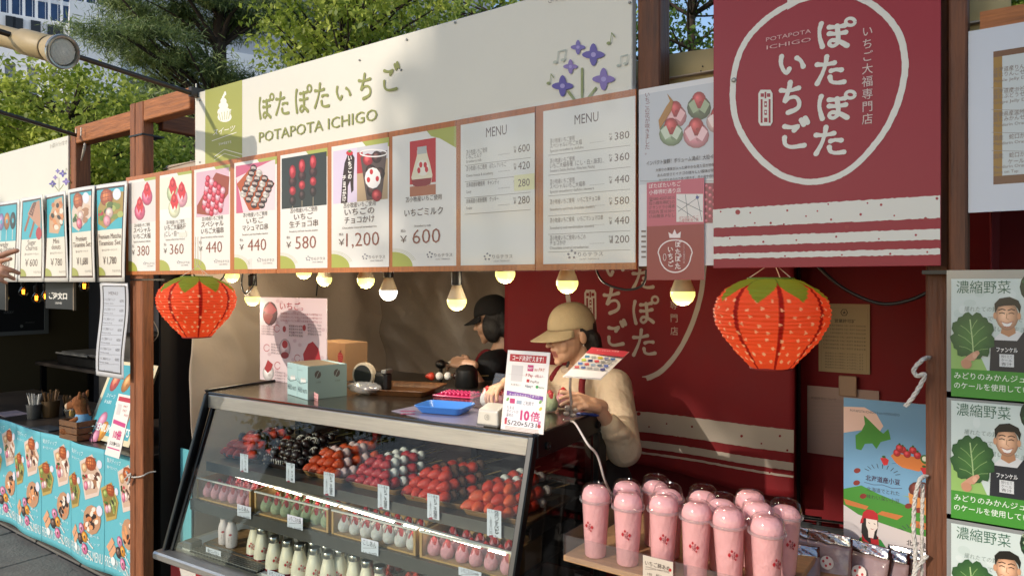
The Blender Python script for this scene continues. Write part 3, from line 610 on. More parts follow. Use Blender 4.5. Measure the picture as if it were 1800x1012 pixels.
for i,(pa,pb,lab,cx,ttl,price) in enumerate(MEN):
    xa_=onY(edges[i],400).x;xb_=onY(edges[i+1],400).x;yo=-.001*(i%2)
    T=thing('menu_board',lab,'menu board',((xa_+xb_)/2,D,bz0),0,'menu boards in a row under the cream header sign')
    Yf=D-.012+yo
    MB().box(xa_+.001,xb_-.001,Yf,D-.006,bz0,bz1).build('board',PLY,T,world=True)
    xl=onY(pa,400,Yf).x;xr=onY(pb,400,Yf).x
    P=Pr((xl,Yf,pz0));W=xr-xl;Hh=pz1-pz0
    wv=lambda x,z,k=i:.0016*math.sin(x*18+k*2+z*5)+.0012
    P.warp=None;P.mrect(0,0,W,Hh,PAPER);P.L=1
    yb=(HZ-(pz0-H)*F/(Yf/ray(cx)[1]));yt=(HZ-(pz1-H)*F/(Yf/ray(cx)[1]));hh=yb-yt
    def V(fr):return yt+hh*fr       # height on the board as pixels at its middle
    def Q(u,fr):                    # 0..1 across, 0..1 down -> pixels
        X=xl+W*u;Z=pz1-Hh*fr;dd=-X*SN+Yf*CS;return (900+F*(X*CS+Yf*SN)/dd,HZ-F*(Z-H)/dd)
    def R4(u0,f0,u1,f1,c):P.mrect(W*u0,Hh*(1-f1),W*u1,Hh*(1-f0),c)
    sx=(pb-pa)/100
    if ttl:
        # green corner shapes
        P.emit([(W,Hh),(W*.55,Hh),(W*.62,Hh*.955),(W*.75,Hh*.93),(W,Hh*.84 if i>5 else Hh*.93)],[(0,1,2,3,4)],GRN)
        P.emit([(0,0)]+[(W*.33*math.cos(R(a)),Hh*.115*math.sin(R(a))) for a in range(0,91,10)],[tuple(range(11))],GRN);P.L+=.5
        if i>2:
            for k in (1.06,1.13,1.2):P.emit(sum([[(W*.33*k*math.cos(R(a)),Hh*.115*k*math.sin(R(a))),(W*.33*(k+.015)*math.cos(R(a)),Hh*.115*(k+.015)*math.sin(R(a)))] for a in range(20,91,10)],[]),[(2*j,2*j+1,2*j+3,2*j+2) for j in range(7)],'#a8a878')
        P.L=2
        def BL(u,f,ru,rf,c,c2=None,rot=0,n=12):
            x,y=Q(u,f);P.ellp(x,y,ru*(pb-pa),rf*hh,c,rot,c2,n=n)
        if i==0:
            R4(0.0,.03,1,.475,'#dcd6d0');R4(0,.3,1,.475,'#e3d3d0');P.L=3
            for u,f in ((.68,.2),(.42,.35)):x,y=Q(u,f);daifuku_pic(P,x,y,1.05,'#d9587e','#f0a8bd')
        elif i==1:
            R4(0.0,.03,1,.475,'#e6e4d0');R4(0,.36,1,.475,'#efeee2');P.L=3
            for u,f,c,c2 in ((.42,.2,'#b9c497','#dbe2bd'),(.7,.26,'#e59fae','#f5cdd2'),(.47,.36,'#e7e6c3','#f4f3df')):x,y=Q(u,f);daifuku_pic(P,x,y,1.15,c,c2)
        elif i==2:
            R4(.06,.03,.94,.475,'#d9b2c0');P.L=3
            P.poly([Q(.08,.36),Q(.6,.06),Q(.95,.12),Q(.92,.28),Q(.5,.475),Q(.08,.44)],'#9a4326');P.L=4;k=0
            for r in range(7):
                for c_ in range(5):
                    u=.28+.10*c_+.03*r*.6;f=.40-.045*r+.033*c_-.02;k+=1
                    if f<.05 or f>.45:continue
                    if (c_+r)%3==1:BL(u,f,.068,.036,'#e7a3b2','#f6ccd3')
                    else:BL(u,f,.065,.036,'#c81e3c','#ee5a6e')
                    P.L+=.15
        elif i==3:
            R4(.04,.03,.96,.475,'#e5cdd2');P.L=3
            P.poly([Q(.04,.03),Q(.9,.03),Q(.04,.14)],'#c9607f')
            P.poly([Q(.05,.14),Q(.22,.475),Q(.05,.475)],'#c9607f')
            P.poly([Q(.06,.2),Q(.42,.06),Q(.95,.24),Q(.6,.46),Q(.36,.46)],'#b5521f');P.L=4
            for r in range(4):
                for c_ in range(6):
                    u=.22+.13*r+.05*c_;f=.30+.035*r-.045*c_+.02*r
                    if not .06<f<.45:continue
                    cc='#3c1a14' if (r+c_)%3 else '#e3d8cc';BL(u,f,.075,.034,cc,'#8a2f20' if (r+c_)%3 else '#f6f0e8')
                    x,y=Q(u,f);swirl(P,x,y,.055*(pb-pa),'#efe6dc' if (r+c_)%3 else '#3c1a14');P.L+=.15
        elif i==4:
            R4(.03,.03,.97,.475,'#2b2f2c');P.L=3
            for u,f0 in ((.27,.16),(.47,.12),(.70,.10)):
                x,y=Q(u,.45);P.line([(x,y),(x,y+.01)],1,'#caa');x0_,y0_=Q(u,.47);x1_,y1_=Q(u,f0+.3);P.line([(x0_,y0_),(x1_,y1_)],1.2,'#b9a284');P.L=4
                BL(u,f0+.25,.07,.045,'#2a1411','#54302a');BL(u,f0+.085,.085,.05,'#36100f','#5a2a22');BL(u,f0+.165,.07,.04,'#a81e2a','#d8444a');P.L=5;BL(u,f0,.07,.06,'#b4202c','#e0525a');P.L=3
        elif i==5:
            R4(.03,.04,.46,.475,'#d6c6dc');R4(.46,.04,.98,.475,'#b59a78');R4(.46,.04,.98,.16,'#c9c6cc');R4(.46,.08,.56,.25,'#b23033');P.L=3
            P.tri([Q(.3,.08),Q(.36,.07),Q(.42,.12),Q(.40,.28),(Q(.40,.38)),Q(.36,.4),Q(.34,.3),Q(.30,.34),Q(.29,.475),Q(.17,.475),Q(.2,.28),Q(.24,.15)],'#2e1410');P.L=4
            BL(.33,.075,.06,.02,'#c9222c');BL(.33,.06,.03,.01,'#4f8a3c')
            P.L=5;x,_=Q(.335,.2);P.vtext('いちごの',x,Q(.3,.09)[1],Q(.3,.29)[1],11,'#f6efe8',off=.03);x,_=Q(.235,.3);P.vtext('チョコかけ',x,Q(.2,.25)[1],Q(.2,.465)[1],10.5,'#f6efe8',off=.03)
            P.poly([Q(.52,.12),Q(.97,.1),Q(.88,.47),Q(.63,.47)],'#54423e');P.L=6
            for u,f,c,c2 in ((.65,.15,'#a91f2c','#dd5a5a'),(.8,.14,'#3c1a16','#7c4a40'),(.7,.24,'#2c120f','#5c3028'),(.85,.27,'#31140f','#63352b'),(.72,.4,'#2c120f','#5e2f28'),(.8,.44,'#a91f2c','#dd5a5a')):BL(u,f,.09,.05,c,c2)
            P.L=7;BL(.735,.3,.14,.085,'#f4eeea');P.L=8
            for u,f in ((.66,.31),(.81,.31),(.71,.25)):BL(u,f,.03,.022,'#c8222e')
            x,y=Q(.74,.28);P.ring(*Q(.745,.105),.235*(pb-pa),.028*hh,2.2,'#e9e4e2')
        elif i==6:
            x0_=onY(723,300).x;R4(.285,.06,.69,.44,'#c01f26');R4(.285,.40,.69,.475,'#b06a4a');R4(.285,.385,.69,.40,'#e4d8d0');P.L=3
            P.tri([Q(.40,.135),Q(.55,.135),Q(.56,.17),Q(.60,.24),Q(.64,.33),Q(.62,.39),Q(.56,.405),Q(.40,.405),Q(.34,.39),Q(.31,.33),Q(.36,.24),Q(.40,.17)],'#e6dcc0');P.L=4
            P.poly([Q(.315,.35),Q(.63,.35),Q(.61,.395),Q(.55,.405),Q(.40,.405),Q(.34,.395)],'#8e1f28');R4(.405,.11,.55,.165,'#b9b9b6');P.L=5
            BL(.49,.27,.10,.06,'#f0e8d8');P.L=6
            for u,f in ((.43,.285),(.55,.285),(.46,.245),(.53,.25)):BL(u,f,.026,.022,'#c8222e')
        # lettering
        P.L=9;n1=.56 if i!=1 else .56
        mid=cx
        lw=(pb-pa)
        P.text('苫小牧産いちご使用',Q(.22,0)[0],Q(.5,.525)[1],.055*lw+4.2,BRN,x1=Q(.78,0)[0])
        two=len(ttl)==2;fs=(.585,.65) if two else (.63,)
        for t_,f in zip(ttl,fs):
            w0=.3 if len(t_)<=3 else (.16 if len(t_)>=7 else .2)
            if i==4 and len(t_)>3:w0=.2
            if i==5:w0=.24
            P.text(t_,Q(w0,0)[0],Q(.5,f)[1],.062*hh,BRN,x1=Q(1-w0,0)[0],off=.006)
        if i==1:R4(.62,.615,.86,.66,'#dcd9cc')
        P.text({0:'Special strawberry daifuku',1:'Strawberry daifuku (red bean, white bean)',2:'Special strawberry daifuku skewers',3:'Strawberry and marshmallow skewers',4:'Strawberry and fresh chocolate skewers',5:'Chocolate-covered strawberries',6:'Strawberry milk'}[i],Q(.2 if i!=6 else .36,0)[0],Q(.5,.695)[1] if two else Q(.5,.71)[1],5,'#77645a',x1=Q(.8 if i!=6 else .62,0)[0])
        P.text('税込',Q(.14,0)[0],Q(.2,.74)[1],5.5,BRN,x1=Q(.22,0)[0]);P.text('￥',Q(.13,0)[0],Q(.2,.82)[1],.07*hh,BRN,x1=Q(.24,0)[0])
        P.text(price,Q(.33 if i!=5 else .27,0)[0],Q(.5,.835)[1],.155*hh,PRC,x1=Q(.76 if i!=5 else .84,0)[0],off=-.006)
    else:
        P.text('MENU',Q(.36,0)[0],Q(.5,.13 if i==8 else .125)[1],24,BRN,x1=Q(.62 if i==8 else .64,0)[0])
        it=[('苫小牧産いちご使用','いちごミルク','Strawberry milk','600'),('苫小牧産いちご使用　ぽたレアいちご','','Cheese mousse & strawberry','420'),('北海道産砂糖使用　キャンディ','','Candy','280'),('北海道産小麦粉使用　クッキー','','Cookie','280')] if i==7 else [('苫小牧産いちご使用','スペシャルいちご大福','Special strawberry daifuku','380'),('苫小牧産いちご使用','いちご大福各種（こし・白・抹茶）','Strawberry Daifuku (Red bean, White bean, Matcha)','360'),('苫小牧産いちご使用','スペシャルいちご大福串','Special strawberry daifuku skewers','440'),('苫小牧産いちご使用　いちご生チョコ串','','Strawberry and fresh chocolate skewers','580'),('苫小牧産いちご使用　いちごマシュマロ串','','Strawberry and marshmallow skewers','440'),('苫小牧産いちご使用いちごの','チョコかけ','Chocolate covered strawberries','1200')]
        f=.19;st=.118 if i==7 else .125
        st=[.115,.115,.115,.10] if i==7 else [.13,.135,.13,.12,.115,.11]
        for k,(a,b_,c_,pr) in enumerate(it):
            y1_=f+.025
            P.text(a,Q(.08,0)[0],Q(.08,y1_)[1],9.2,BRN,x1=Q(.08+.031*len(a)*(1.05 if i==7 else 1),0)[0])
            if b_:P.text(b_,Q(.08,0)[0],Q(.08,y1_+.032)[1],9.6,BRN,x1=Q(.08+min(.6,.036*len(b_)),0)[0])
            P.text(c_,Q(.08,0)[0],Q(.08,y1_+(.06 if b_ else .045))[1],6.8,'#6c554a',x1=Q(.08+min(.5,.0145*len(c_)),0)[0])
            P.text('税込',Q(.73,0)[0],Q(.73,y1_)[1],4.2,BRN,x1=Q(.765,0)[0]);P.text('¥',Q(.735,0)[0],Q(.73,y1_+.035)[1],11,BRN,x1=Q(.765,0)[0])
            if i==7 and k==2:
                P.L=8;R4(.76-.02,y1_-.045,1.0,y1_+.06,'#e5dfae');P.L=9
            P.text(pr,Q(.79 if len(pr)<4 else .76,0)[0],Q(.8,y1_+.035)[1],19,BRN,x1=Q(.94,0)[0])
            for d__ in range(9):
                x,y=Q(.53+d__*.018,y1_+.03);P.rect(x,y,x+1,y+1,BRN)
            P.line([Q(.06,y1_+.078),Q(.95,y1_+.078)],.7,'#7d6a60',cap=False);f+=st[k]
    # market emblem bottom right
    u0=.6 if i<7 else (.38 if i==7 else .33);fy=.925 if i<7 else .95;x,y=Q(u0,fy-.01);q=max(.08,.0015*(pb-pa))
    for dx,dy in ((0,-3),(3,-1),(-3,0),(2,3),(-2,3)):P.ellp(x+dx*q*8,y+dy*q*8,q*9,q*9,'#6d6a78',n=8)
    P.text('りらテラス',Q(u0+.07,0)[0],Q(.5,fy+.005)[1],.03*hh,'#6a5a58',x1=Q(min(.97,u0+.34),0)[0])
    P.text('LILAC TERRACE',Q(u0+.09,0)[0],Q(.5,fy+.028)[1],3.2,'#7a6a68',x1=Q(min(.95,u0+.3),0)[0])
    P.done('printed_sheet',INKG,T)
# yellow sticker with corrected price is slightly proud
# clear film over the top edge of the boards
FILM=glassmat('plastic_film',(.97,.98,.98),.05,.16,haze=.015)
for xa_,xb_,nm in ((edges[7],edges[9],'clear plastic film stapled over the two text menu boards'),):
    x0_=onY(xa_,400).x;x1_=onY(xb_,400).x
    o=MB().sheet(lambda u,v:Vector((x0_+(x1_-x0_)*u,D-.022-.003*math.sin(u*21+v*4)-.002*math.sin(v*17),bz0-.004+(bz1+.012-bz0)*v)),40,20).build('plastic_film',FILM,smooth=True);tag(o,nm,'plastic film')
# ---- flower poster and small red shop card
Yp=D-.02
fx0=onY(1123,300,Yp).x;fx1=onY(1254,300,Yp).x+.03;ft=onY(1123,158,Yp).z;fb=onY(1123,468,Yp).z
T=thing('poster','white poster of wrapped strawberry sweets taped between the menu and red banner','poster',((fx0+fx1)/2,Yp,fb))
P=Pr((fx0,Yp,fb));P.mrect(0,0,fx1-fx0,ft-fb,'#d9d8da');P.L=1;P.mrect(.0,(ft-fb)*.46,fx1-fx0,(ft-fb)*.97,'#c3c6cc');P.mrect(.004,(ft-fb)*.0,fx1-fx0,(ft-fb)*.41,'#dcdadb');P.L=2
P.vtext('いちごの花が咲きました。',1138,163,273,10,'#7c3a40')
for x,y,c,c2,s in ((1187,205,'#d07f86','#eab6b8',1.2),(1229,190,'#5d6b4c','#9fae8c',1.25),(1180,236,'#8ba07a','#c9d2bd',1.25),(1224,238,'#d98a94','#f0c4c8',1.35),(1262,215,'#d9b6b0','#efdcd8',1.2)):
    P.ellp(x,y,17*s,17*s,c,0,c2);P.L+=.5;P.ellp(x,y-11*s,10*s,12*s,'#b3262e',0,'#d8565a');P.L+=.5
    P.poly([(x-15*s,y-5*s),(x-7*s,y-12*s),(x-1*s,y+3*s),(x-8*s,y+8*s)],c2);P.poly([(x+15*s,y-5*s),(x+8*s,y-12*s),(x+1*s,y+3*s),(x+8*s,y+8*s)],c2);P.L+=.5
P.tri([(1160,228),(1158,212),(1170,190),(1178,178),(1173,165),(1184,178),(1180,196),(1170,212)],'#a8732f');P.L+=1
P.text('インパクト抜群！ボリューム満点！大粒イチゴ',1137,291,9,'#3b2b2a',x1=1268);
for k,t_ in enumerate(('大振りの果実が入った鮮やかな見た目が特徴の','あんの甘さとイチゴの瑞々しい酸味が絶妙','甘さ控えめなので食べ飽きず、手土産や自分へ')):P.text(t_,1153+k*3,302+k*9,6.2,'#4a3b3a',x1=1262)
P.rect(1126,318,1262,319,'#999999');P.rect(1238,322,1262,392,'#8e3a4a');P.L+=1
for k in range(16):P.ellp(1242+(k%3)*7,327+k*4.1,4,4,'#c44a62',0,'#e58a9c')
for k in range(6):P.rect(1128,405+k*9,1136,408+k*9,'#6b5b5a')
P.done('printed_sheet',INKG,T)
Yq=D-.026
T=thing('shop_card','narrow pink and dark red card with a map, hung below the flower poster','card',(onY(1187,400,Yq).x,Yq,onY(1187,492,Yq).z))
cx0=onY(1137,400,Yq).x;cx1=onY(1238,400,Yq).x;cz1=onY(1187,317,Yq).z;cz0=onY(1187,492,Yq).z
MB().box(cx0,cx1,Yq,Yq+.003,cz0,cz1).build('card',mat('card_white','#d9c9c9',.5),T,world=True)
P=Pr((cx0,Yq,cz0));ch_=cz1-cz0;P.mrect(0,0,cx1-cx0,ch_*.55,'#8e1728');P.mrect(0,ch_*.55,cx1-cx0,ch_,'#c0526a');P.L=1
P.text('ぽたぽたいちご',1141,331,9,'#f3e6e6',x1=1197);P.text('小樽堺町通り店',1141,342,9,'#f3e6e6',x1=1197)
for k,t_ in enumerate(('☎080-4507-0015','住小樽市堺町2の','17 サンドラ小樽堺','町店内 営10:30〜','17:00無休 Pなし')):P.text(t_,1141,353+k*7.6,7.2,'#4a1f26',x1=1186)
P.rect(1189,341,1236,390,'#e3dcd8');P.L=2
for a in (((1190,350),(1235,372)),((1192,372),(1230,345)),((1205,342),(1210,389)),((1190,362),(1228,388)),((1225,342),(1234,388))):P.line(a,.9,'#55555c',cap=False)
P.ellp(1226,347,3,3,'#3a4a88');P.text('ぽたぽたいちご',1194,385,5.5,'#b3243a',x1=1228);P.text('小樽堺町通り店',1194,390,5.5,'#b3243a',x1=1228)
def crest(P,cx,cy,r,col,w,k=1,red='#8e1728'):
    """strawberry outline with crown and brush name"""
    pts=[]
    for a in range(0,361,12):
        t=R(a);rr=r*(1+.10*math.cos(t*2+math.pi)) ;x=cx+rr*math.sin(t)*(.98 if math.cos(t)>0 else .9);y=cy-rr*1.0*math.cos(t)*(1.0 if math.cos(t)>0 else 1.25);pts.append((x,y))
    P.line(pts,w,col,cap=False)
crest(P,1187,447,28,'#f0dede',2.2);P.L=3
P.poly([(1177,418),(1175,408),(1182,412),(1186,403),(1190,412),(1197,407),(1196,418)],'#f0dede')
for ch,x,y in (('ぽ',1187,424),('た',1187,437),('ぽ',1187,449),('た',1187,462),('い',1174,433),('ち',1174,445),('ご',1174,458)):P.brush(ch,x,y,10,11,1.5,'#f0dede')
P.vtext('いちご大福専門店',1203,428,463,4.2,'#d9aeb2');P.ring(1169,452,2.5,6,.8,'#f0dede')
P.done('print',INKG,T)
# ---- big red front banner
Yb=D-.03
nx0=onY(1254,300,Yb).x;nx1=onY(1654,300,Yb).x;nz0=onY(1652,467,Yb).z;nz1=H+.98
T=thing('shop_banner','large dark red banner board with white strawberry outline and vertical brush lettering','banner',((nx0+nx1)/2,Yb,nz0))
RB=mat('red_banner_board','#960c2a',.5,var=.05,vs=2,bump=.06,bs=6,coat=.08)
MB().box(nx0,nx1,Yb,Yb+.006,nz0,nz1,bev=.001).build('board',RB,T,world=True)
P=Pr((nx0,Yb,nz0));WB='#dfdcd4'
ol=[(1384,10),(1362,23),(1340,40),(1318,63),(1302,90),(1292,122),(1288,160),(1290,195),(1300,228),(1318,258),(1342,285),(1372,307),(1405,318),(1440,319),(1475,309),(1508,287),(1537,255),(1560,222),(1577,185),(1588,145),(1591,108),(1584,70),(1566,38),(1538,12),(1508,-4),(1480,-10)]
P.line(smooth_line(ol,7),10.5,WB,cap=True,jit=.09);P.L=1
P.poly([(1384,-60),(1384,18),(1405,6),(1430,-1),(1458,-3),(1470,-60)],WB);P.L=2
for ch,x0_,x1_,y0_,y1_ in (('ぽ',1435,1500,36,88),('た',1432,1490,98,152),('ぽ',1435,1500,164,214),('た',1430,1490,222,275),('い',1367,1420,92,136),('ち',1368,1416,143,202),('ご',1368,1422,208,265)):
    P.brush(ch,x0_,y0_,(x1_-x0_)*.97,y1_-y0_,8.2,WB,jit=.07)
P.vtext('いちご大福専門店',1525,45,221,20,'#d9c4c0',sx=.92,res=2)
P.text('POTAPOTA',1347,74,10,'#d9a8a8',x1=1426);P.text('ICHIGO',1348,88,10,'#d9a8a8',x1=1426)
def seal(P,cx,cy,w,h,c,bg):
    P.poly([(cx-w*.35,cy-h/2),(cx+w*.35,cy-h/2),(cx+w/2,cy-h*.4),(cx+w/2,cy+h*.4),(cx+w*.35,cy+h/2),(cx-w*.35,cy+h/2),(cx-w/2,cy+h*.4),(cx-w/2,cy-h*.4)],c);P.L+=1
    for x0_,y0_,x1_,y1_ in ((-.34,-.40,-.1,-.3),(.1,-.40,.34,-.3),(-.34,-.24,-.2,.42),(.22,-.24,.36,.42),(-.08,-.18,.1,-.02),(-.08,.06,.1,.2),(-.1,.28,.14,.4),(-.06,-.44,.06,-.26)):P.rect(cx+w*x0_,cy+h*y0_,cx+w*x1_,cy+h*y1_,bg)
    P.L+=.5
    for yy in (-.1,.12):P.ellp(cx+w*.01,cy+h*yy,w*.06,h*.035,c,n=8)
seal(P,1346,190,25,63,WB,'#960c2a')
P.L=3
def stripe(P,x0_,x1_,yf,n,c,jit,mx):
    up=[];dn=[]
    for k in range(n+1):
        x=x0_+(x1_-x0_)*k/n;a,b=yf(x);up.append((x,a+rnd.uniform(-jit,jit)));dn.append((x,b+rnd.uniform(-jit,jit)))
    q=[P.P(*p)[:2] for p in up+dn];m=n+1;P.emit(q,[(k,k+1,m+k+1,m+k) for k in range(n)],c)
def zz(z):   # photograph height of a level z on the banner at pixel x
    return lambda x:HZ-(z-H)*F/(Yb/ray(x)[1])
s0=onY(1254,368,Yb).z;s1=onY(1254,401,Yb).z;s2=onY(1254,417,Yb).z;s3=onY(1254,433,Yb).z;s4=onY(1254,446,Yb).z;s5=onY(1254,455,Yb).z
for a,b in ((s0,s1),(s2,s3),(s4,s5)):stripe(P,1253.3,1652.6,lambda x,a=a,b=b:(zz(a)(x),zz(b)(x)),90,WB,.7,0)
P.L=4
for x,y,r in ((1297,373,4.5),(1267,372,1.6),(1319,374,1.6),(1384,370,2),(1437,371,1.6),(1456,359,1.6),(1417,380,1.6),(1461,386,2),(1513,377,2.4),(1549,360,2.4),(1525,357,1.6),(1572,379,1.6),(1627,384,2.6),(1647,349,2.6),(1292,397,1.6),(1327,392,1.6),(1355,392,2.2),(1378,394,1.6),(1489,399,4),(1283,419,1.5),(1342,425,2),(1400,422,1.6),(1470,416,2),(1545,420,1.6),(1610,413,2.2),(1300,449,1.4),(1380,450,1.6),(1480,448,1.6),(1565,446,2),(1630,443,1.8)):P.ellp(x,y,r,r,'#9c1a2c',n=10)
P.done('print',inkmat('ink_banner',.42,coat=.08),T)
p=onY(1290,141,Yb-.001)
mb=MB();mb.lathe([(.006,0),(.006,.002),(.003,.003)],12,Matrix.Translation(p)@Matrix.Rotation(R(90),4,'X'));mb.box(-.004,.004,-.0036,-.003,-.0007,.0007,Matrix.Translation(p)@Matrix.Rotation(R(45),4,'Y'));mb.build('screw',STEELD,T,world=True)
# ---- right stall: framed drinks menu and three green leaf posters
Yr=D-.012
T=thing('framed_menu','white drinks menu with a gold and brown inner border at the upper right corner','menu',(.1,Yr,H+.1))
mx0=onY(1702,300,Yr).x;mx1=mx0+.44;mz1=onY(1702,56,Yr).z;mz0=onY(1702,374,Yr).z
MB().box(mx0,mx1,Yr,Yr+.008,mz0,mz1).build('backing',mat('white_backing','#c5cad6',.35,coat=.5),T,world=True)
P=Pr((mx0,Yr,mz0));mh=mz1-mz0;P.mrect(.0,0,.44,mh,'#cdd2dd');P.L=1;P.mrect(.043,.055,.40,mh-.05,'#9a7430');P.mrect(.043,.055,.40,.072,'#70492e');P.mrect(.043,mh-.062,.40,mh-.05,'#70492e');P.L=2;P.mrect(.058,.072,.385,mh-.062,'#c6cdcf');P.L=3
for k,(a,b,c_) in enumerate((('北海道産りんご使用','飲むりんごゼリー','Apple Jelly Drink'),('北海道産ぶどう使用','飲むぶどうゼリー','Grape Jelly Drink'),('愛媛県産温州みかん','飲むみかんゼリー','Mandarin Orange'),('国産　蛇口から','','Mandarin Orange'),('国産　蛇口から','ケール入り','Mandarin Orange'))):
    y=(128,166,206,247,279)[k]
    P.text(a,1746,y,9.5,'#75625a',x1=1746+9.2*len(a),off=.004)
    if b:P.text(b,1746 if k<4 else 1772,y+9,9.5,'#75625a',x1=(1746 if k<4 else 1772)+9.2*len(b),off=.004)
    P.text(c_,1746,y+(18 if b else 9),7.5,'#75625a',x1=1746+4.4*len(c_))
    if k<4:P.line([(1743,y+27 if b else y+18),(1830,y+29 if b else y+20)],.8,'#8d8580',cap=False)
P.text('Juice on Tap',1746,306,7.5,'#75625a',x1=1790)
P.done('print',INKG,T)
Yk=D-.028
for n_,(y0_,lab) in enumerate(((490,'topmost of three posters of a smiling man in dark apron holding a kale leaf'),(703,'middle one of three posters of a smiling man with a big kale leaf'),(918,'lowest of three posters of a man with a kale leaf, cut by the bottom edge'))):
    X0=onY(1672,y0_,Yk).x;z1_=onY(1672,y0_,Yk).z;hgt=.244;W_=.24
    T=thing('kale_poster',lab,'poster',(X0+W_/2,Yk,z1_-hgt),0,'kale juice posters on the brown panel')
    MB().box(X0-.008,X0+W_,Yk,Yk+.003,z1_-hgt-.004,z1_+.018).build('sleeve',mat('clear_sleeve','#8a8d8c',.25,coat=.6),T,world=True)
    P=Pr((X0,Yk-.001,z1_),px=False,sc=.244/203);P.kx=.86   # units: photo pixels of the first poster
    g_='#c7d3cf';P.rect(0,0,180,203,g_);P.L=1
    for k in range(14):P.ellp(rnd.uniform(5,150),rnd.uniform(5,150),rnd.uniform(6,16),rnd.uniform(5,12),'#bccbc6','c',rnd.uniform(0,180)) if False else P.ellp(rnd.uniform(12,140),rnd.uniform(10,140),rnd.uniform(6,12),rnd.uniform(5,10),rnd.choice(['#bfcdc8','#cfd9d6']))
    P.L=2;P.rect(0,155,180,203,'#3f8b2e');P.tri([(0,108),(40,112),(60,155),(0,155)],'#8fb565');P.L=3
    P.L=4;P.text('濃縮野菜',9,23,23.5,'#2f5f4a',x1=98,res=2)
    P.L=2.5;P.text('獲れたての野菜を',22,55,9.5,'#7e8d88',x1=95,shear=.2);P.text('いつでも担ぎたての',38,71,9.5,'#7e8d88',x1=140,shear=.2);P.text('な思いで生まれ',52,88,9.5,'#7e8d88',x1=135,shear=.2)
    P.L=4;P.ellp(138,14,26,28,'#1e3b24',0,'#3f6b3c')
    for k in range(20):P.ellp(125+rnd.uniform(-8,30),10+rnd.uniform(-14,22),3,3,rnd.choice(['#2d5a32','#6f8f62','#17301c','#a9b79a']),n=6)
    # shirt, apron
    P.tri([(72,100),(84,88),(108,86),(120,94),(150,110),(160,155),(70,155)],'#dadada');P.L=7
    P.tri([(64,155),(66,115),(72,103),(108,103),(118,88),(123,88),(124,120),(136,155)],'#23262e');P.L=8
    P.text('ファンケル',75,122,9,'#e9e9e9',x1=109,off=.02);P.rect(80,126,103,147,'#d5d7d8');P.L=9
    for k,t_ in enumerate(('搾りたて','ケール','青汁')):P.text(t_,83,132+k*6.3,5.8,'#3c3f44',x1=100)
    # neck, face, hair
    P.L=8;P.tri([(84,80),(104,80),(106,90),(95,97),(82,91)],'#b98663');P.L=9
    P.ellp(92,62,18,24,'#d6a482',0,'#e3b896',hy=0,n=20);P.ellp(73,62,3,6,'#c99572');P.ellp(111,62,3,6,'#c99572');P.L=11
    P.tri([(73,58),(72,42),(80,33),(96,30),(110,36),(114,46),(112,58),(109,50),(104,44),(88,45),(78,47)],'#17150f');P.L=12
    for x in (84,99):P.line([(x-5,52.5),(x,50.5),(x+5,52)],1.6,'#2a1d14');P.line([(x-4,58),(x,56.6),(x+4,58)],1.5,'#2a1a12')
    P.line([(92,58),(91,66),(95,68)],1,'#b07c5c');P.tri([(83,72),(92,74.5),(101,71.5),(97,79),(92,80),(87,79)],'#f3ece6');P.line([(82,71.5),(92,74.5),(102,71)],1.1,'#a5594c');P.line([(86,79.5),(92,81),(98,79)],1.1,'#a5594c')
    # kale leaf
    P.L=13;lp=[]
    for a in range(0,360,10):
        rr=1+.07*math.sin(a*.13*3)+.05*math.sin(R(a)*9);lp.append((36+36*rr*math.cos(R(a)),100+38*rr*math.sin(R(a))-(4 if 200<a<340 else 0)))
    P.emit([P.P(36,100)[:2]]+[P.P(*q)[:2] for q in lp],[(0,1+k,1+(k+1)%36) for k in range(36)],'',[lin('#4c7c3c')]+[lin('#27512a')]*36);P.L=14
    P.line([(38,134),(36,105),(32,70)],1.8,'#a9c288')
    for a,b in (((37,118),(60,98)),((36,112),(12,96)),((36,100),(56,80)),((35,96),(16,80)),((34,88),(44,70)),((37,124),(14,116)),((38,126),(62,118))):P.line([a,((a[0]+b[0])/2,(a[1]+b[1])/2-2),b],1,'#86a868',cap=False)
    P.L=16
    for k in range(4):P.line([(20+k*5.5,143-k*2),(30+k*5,134-k*3),(38+k*2,128-k)],6,'#c8957a')
    P.ellp(26,146,9,8,'#bf8a6c');P.ellp(40,131,4,5,'#d6a78c')
    P.L=6;P.text('みどりのみかんジュース',5,171,12.5,'#eef3ea',x1=148);P.text('のケールを使用しています',5,188,12.5,'#eef3ea',x1=152)
    P.done('print',INKG,T)
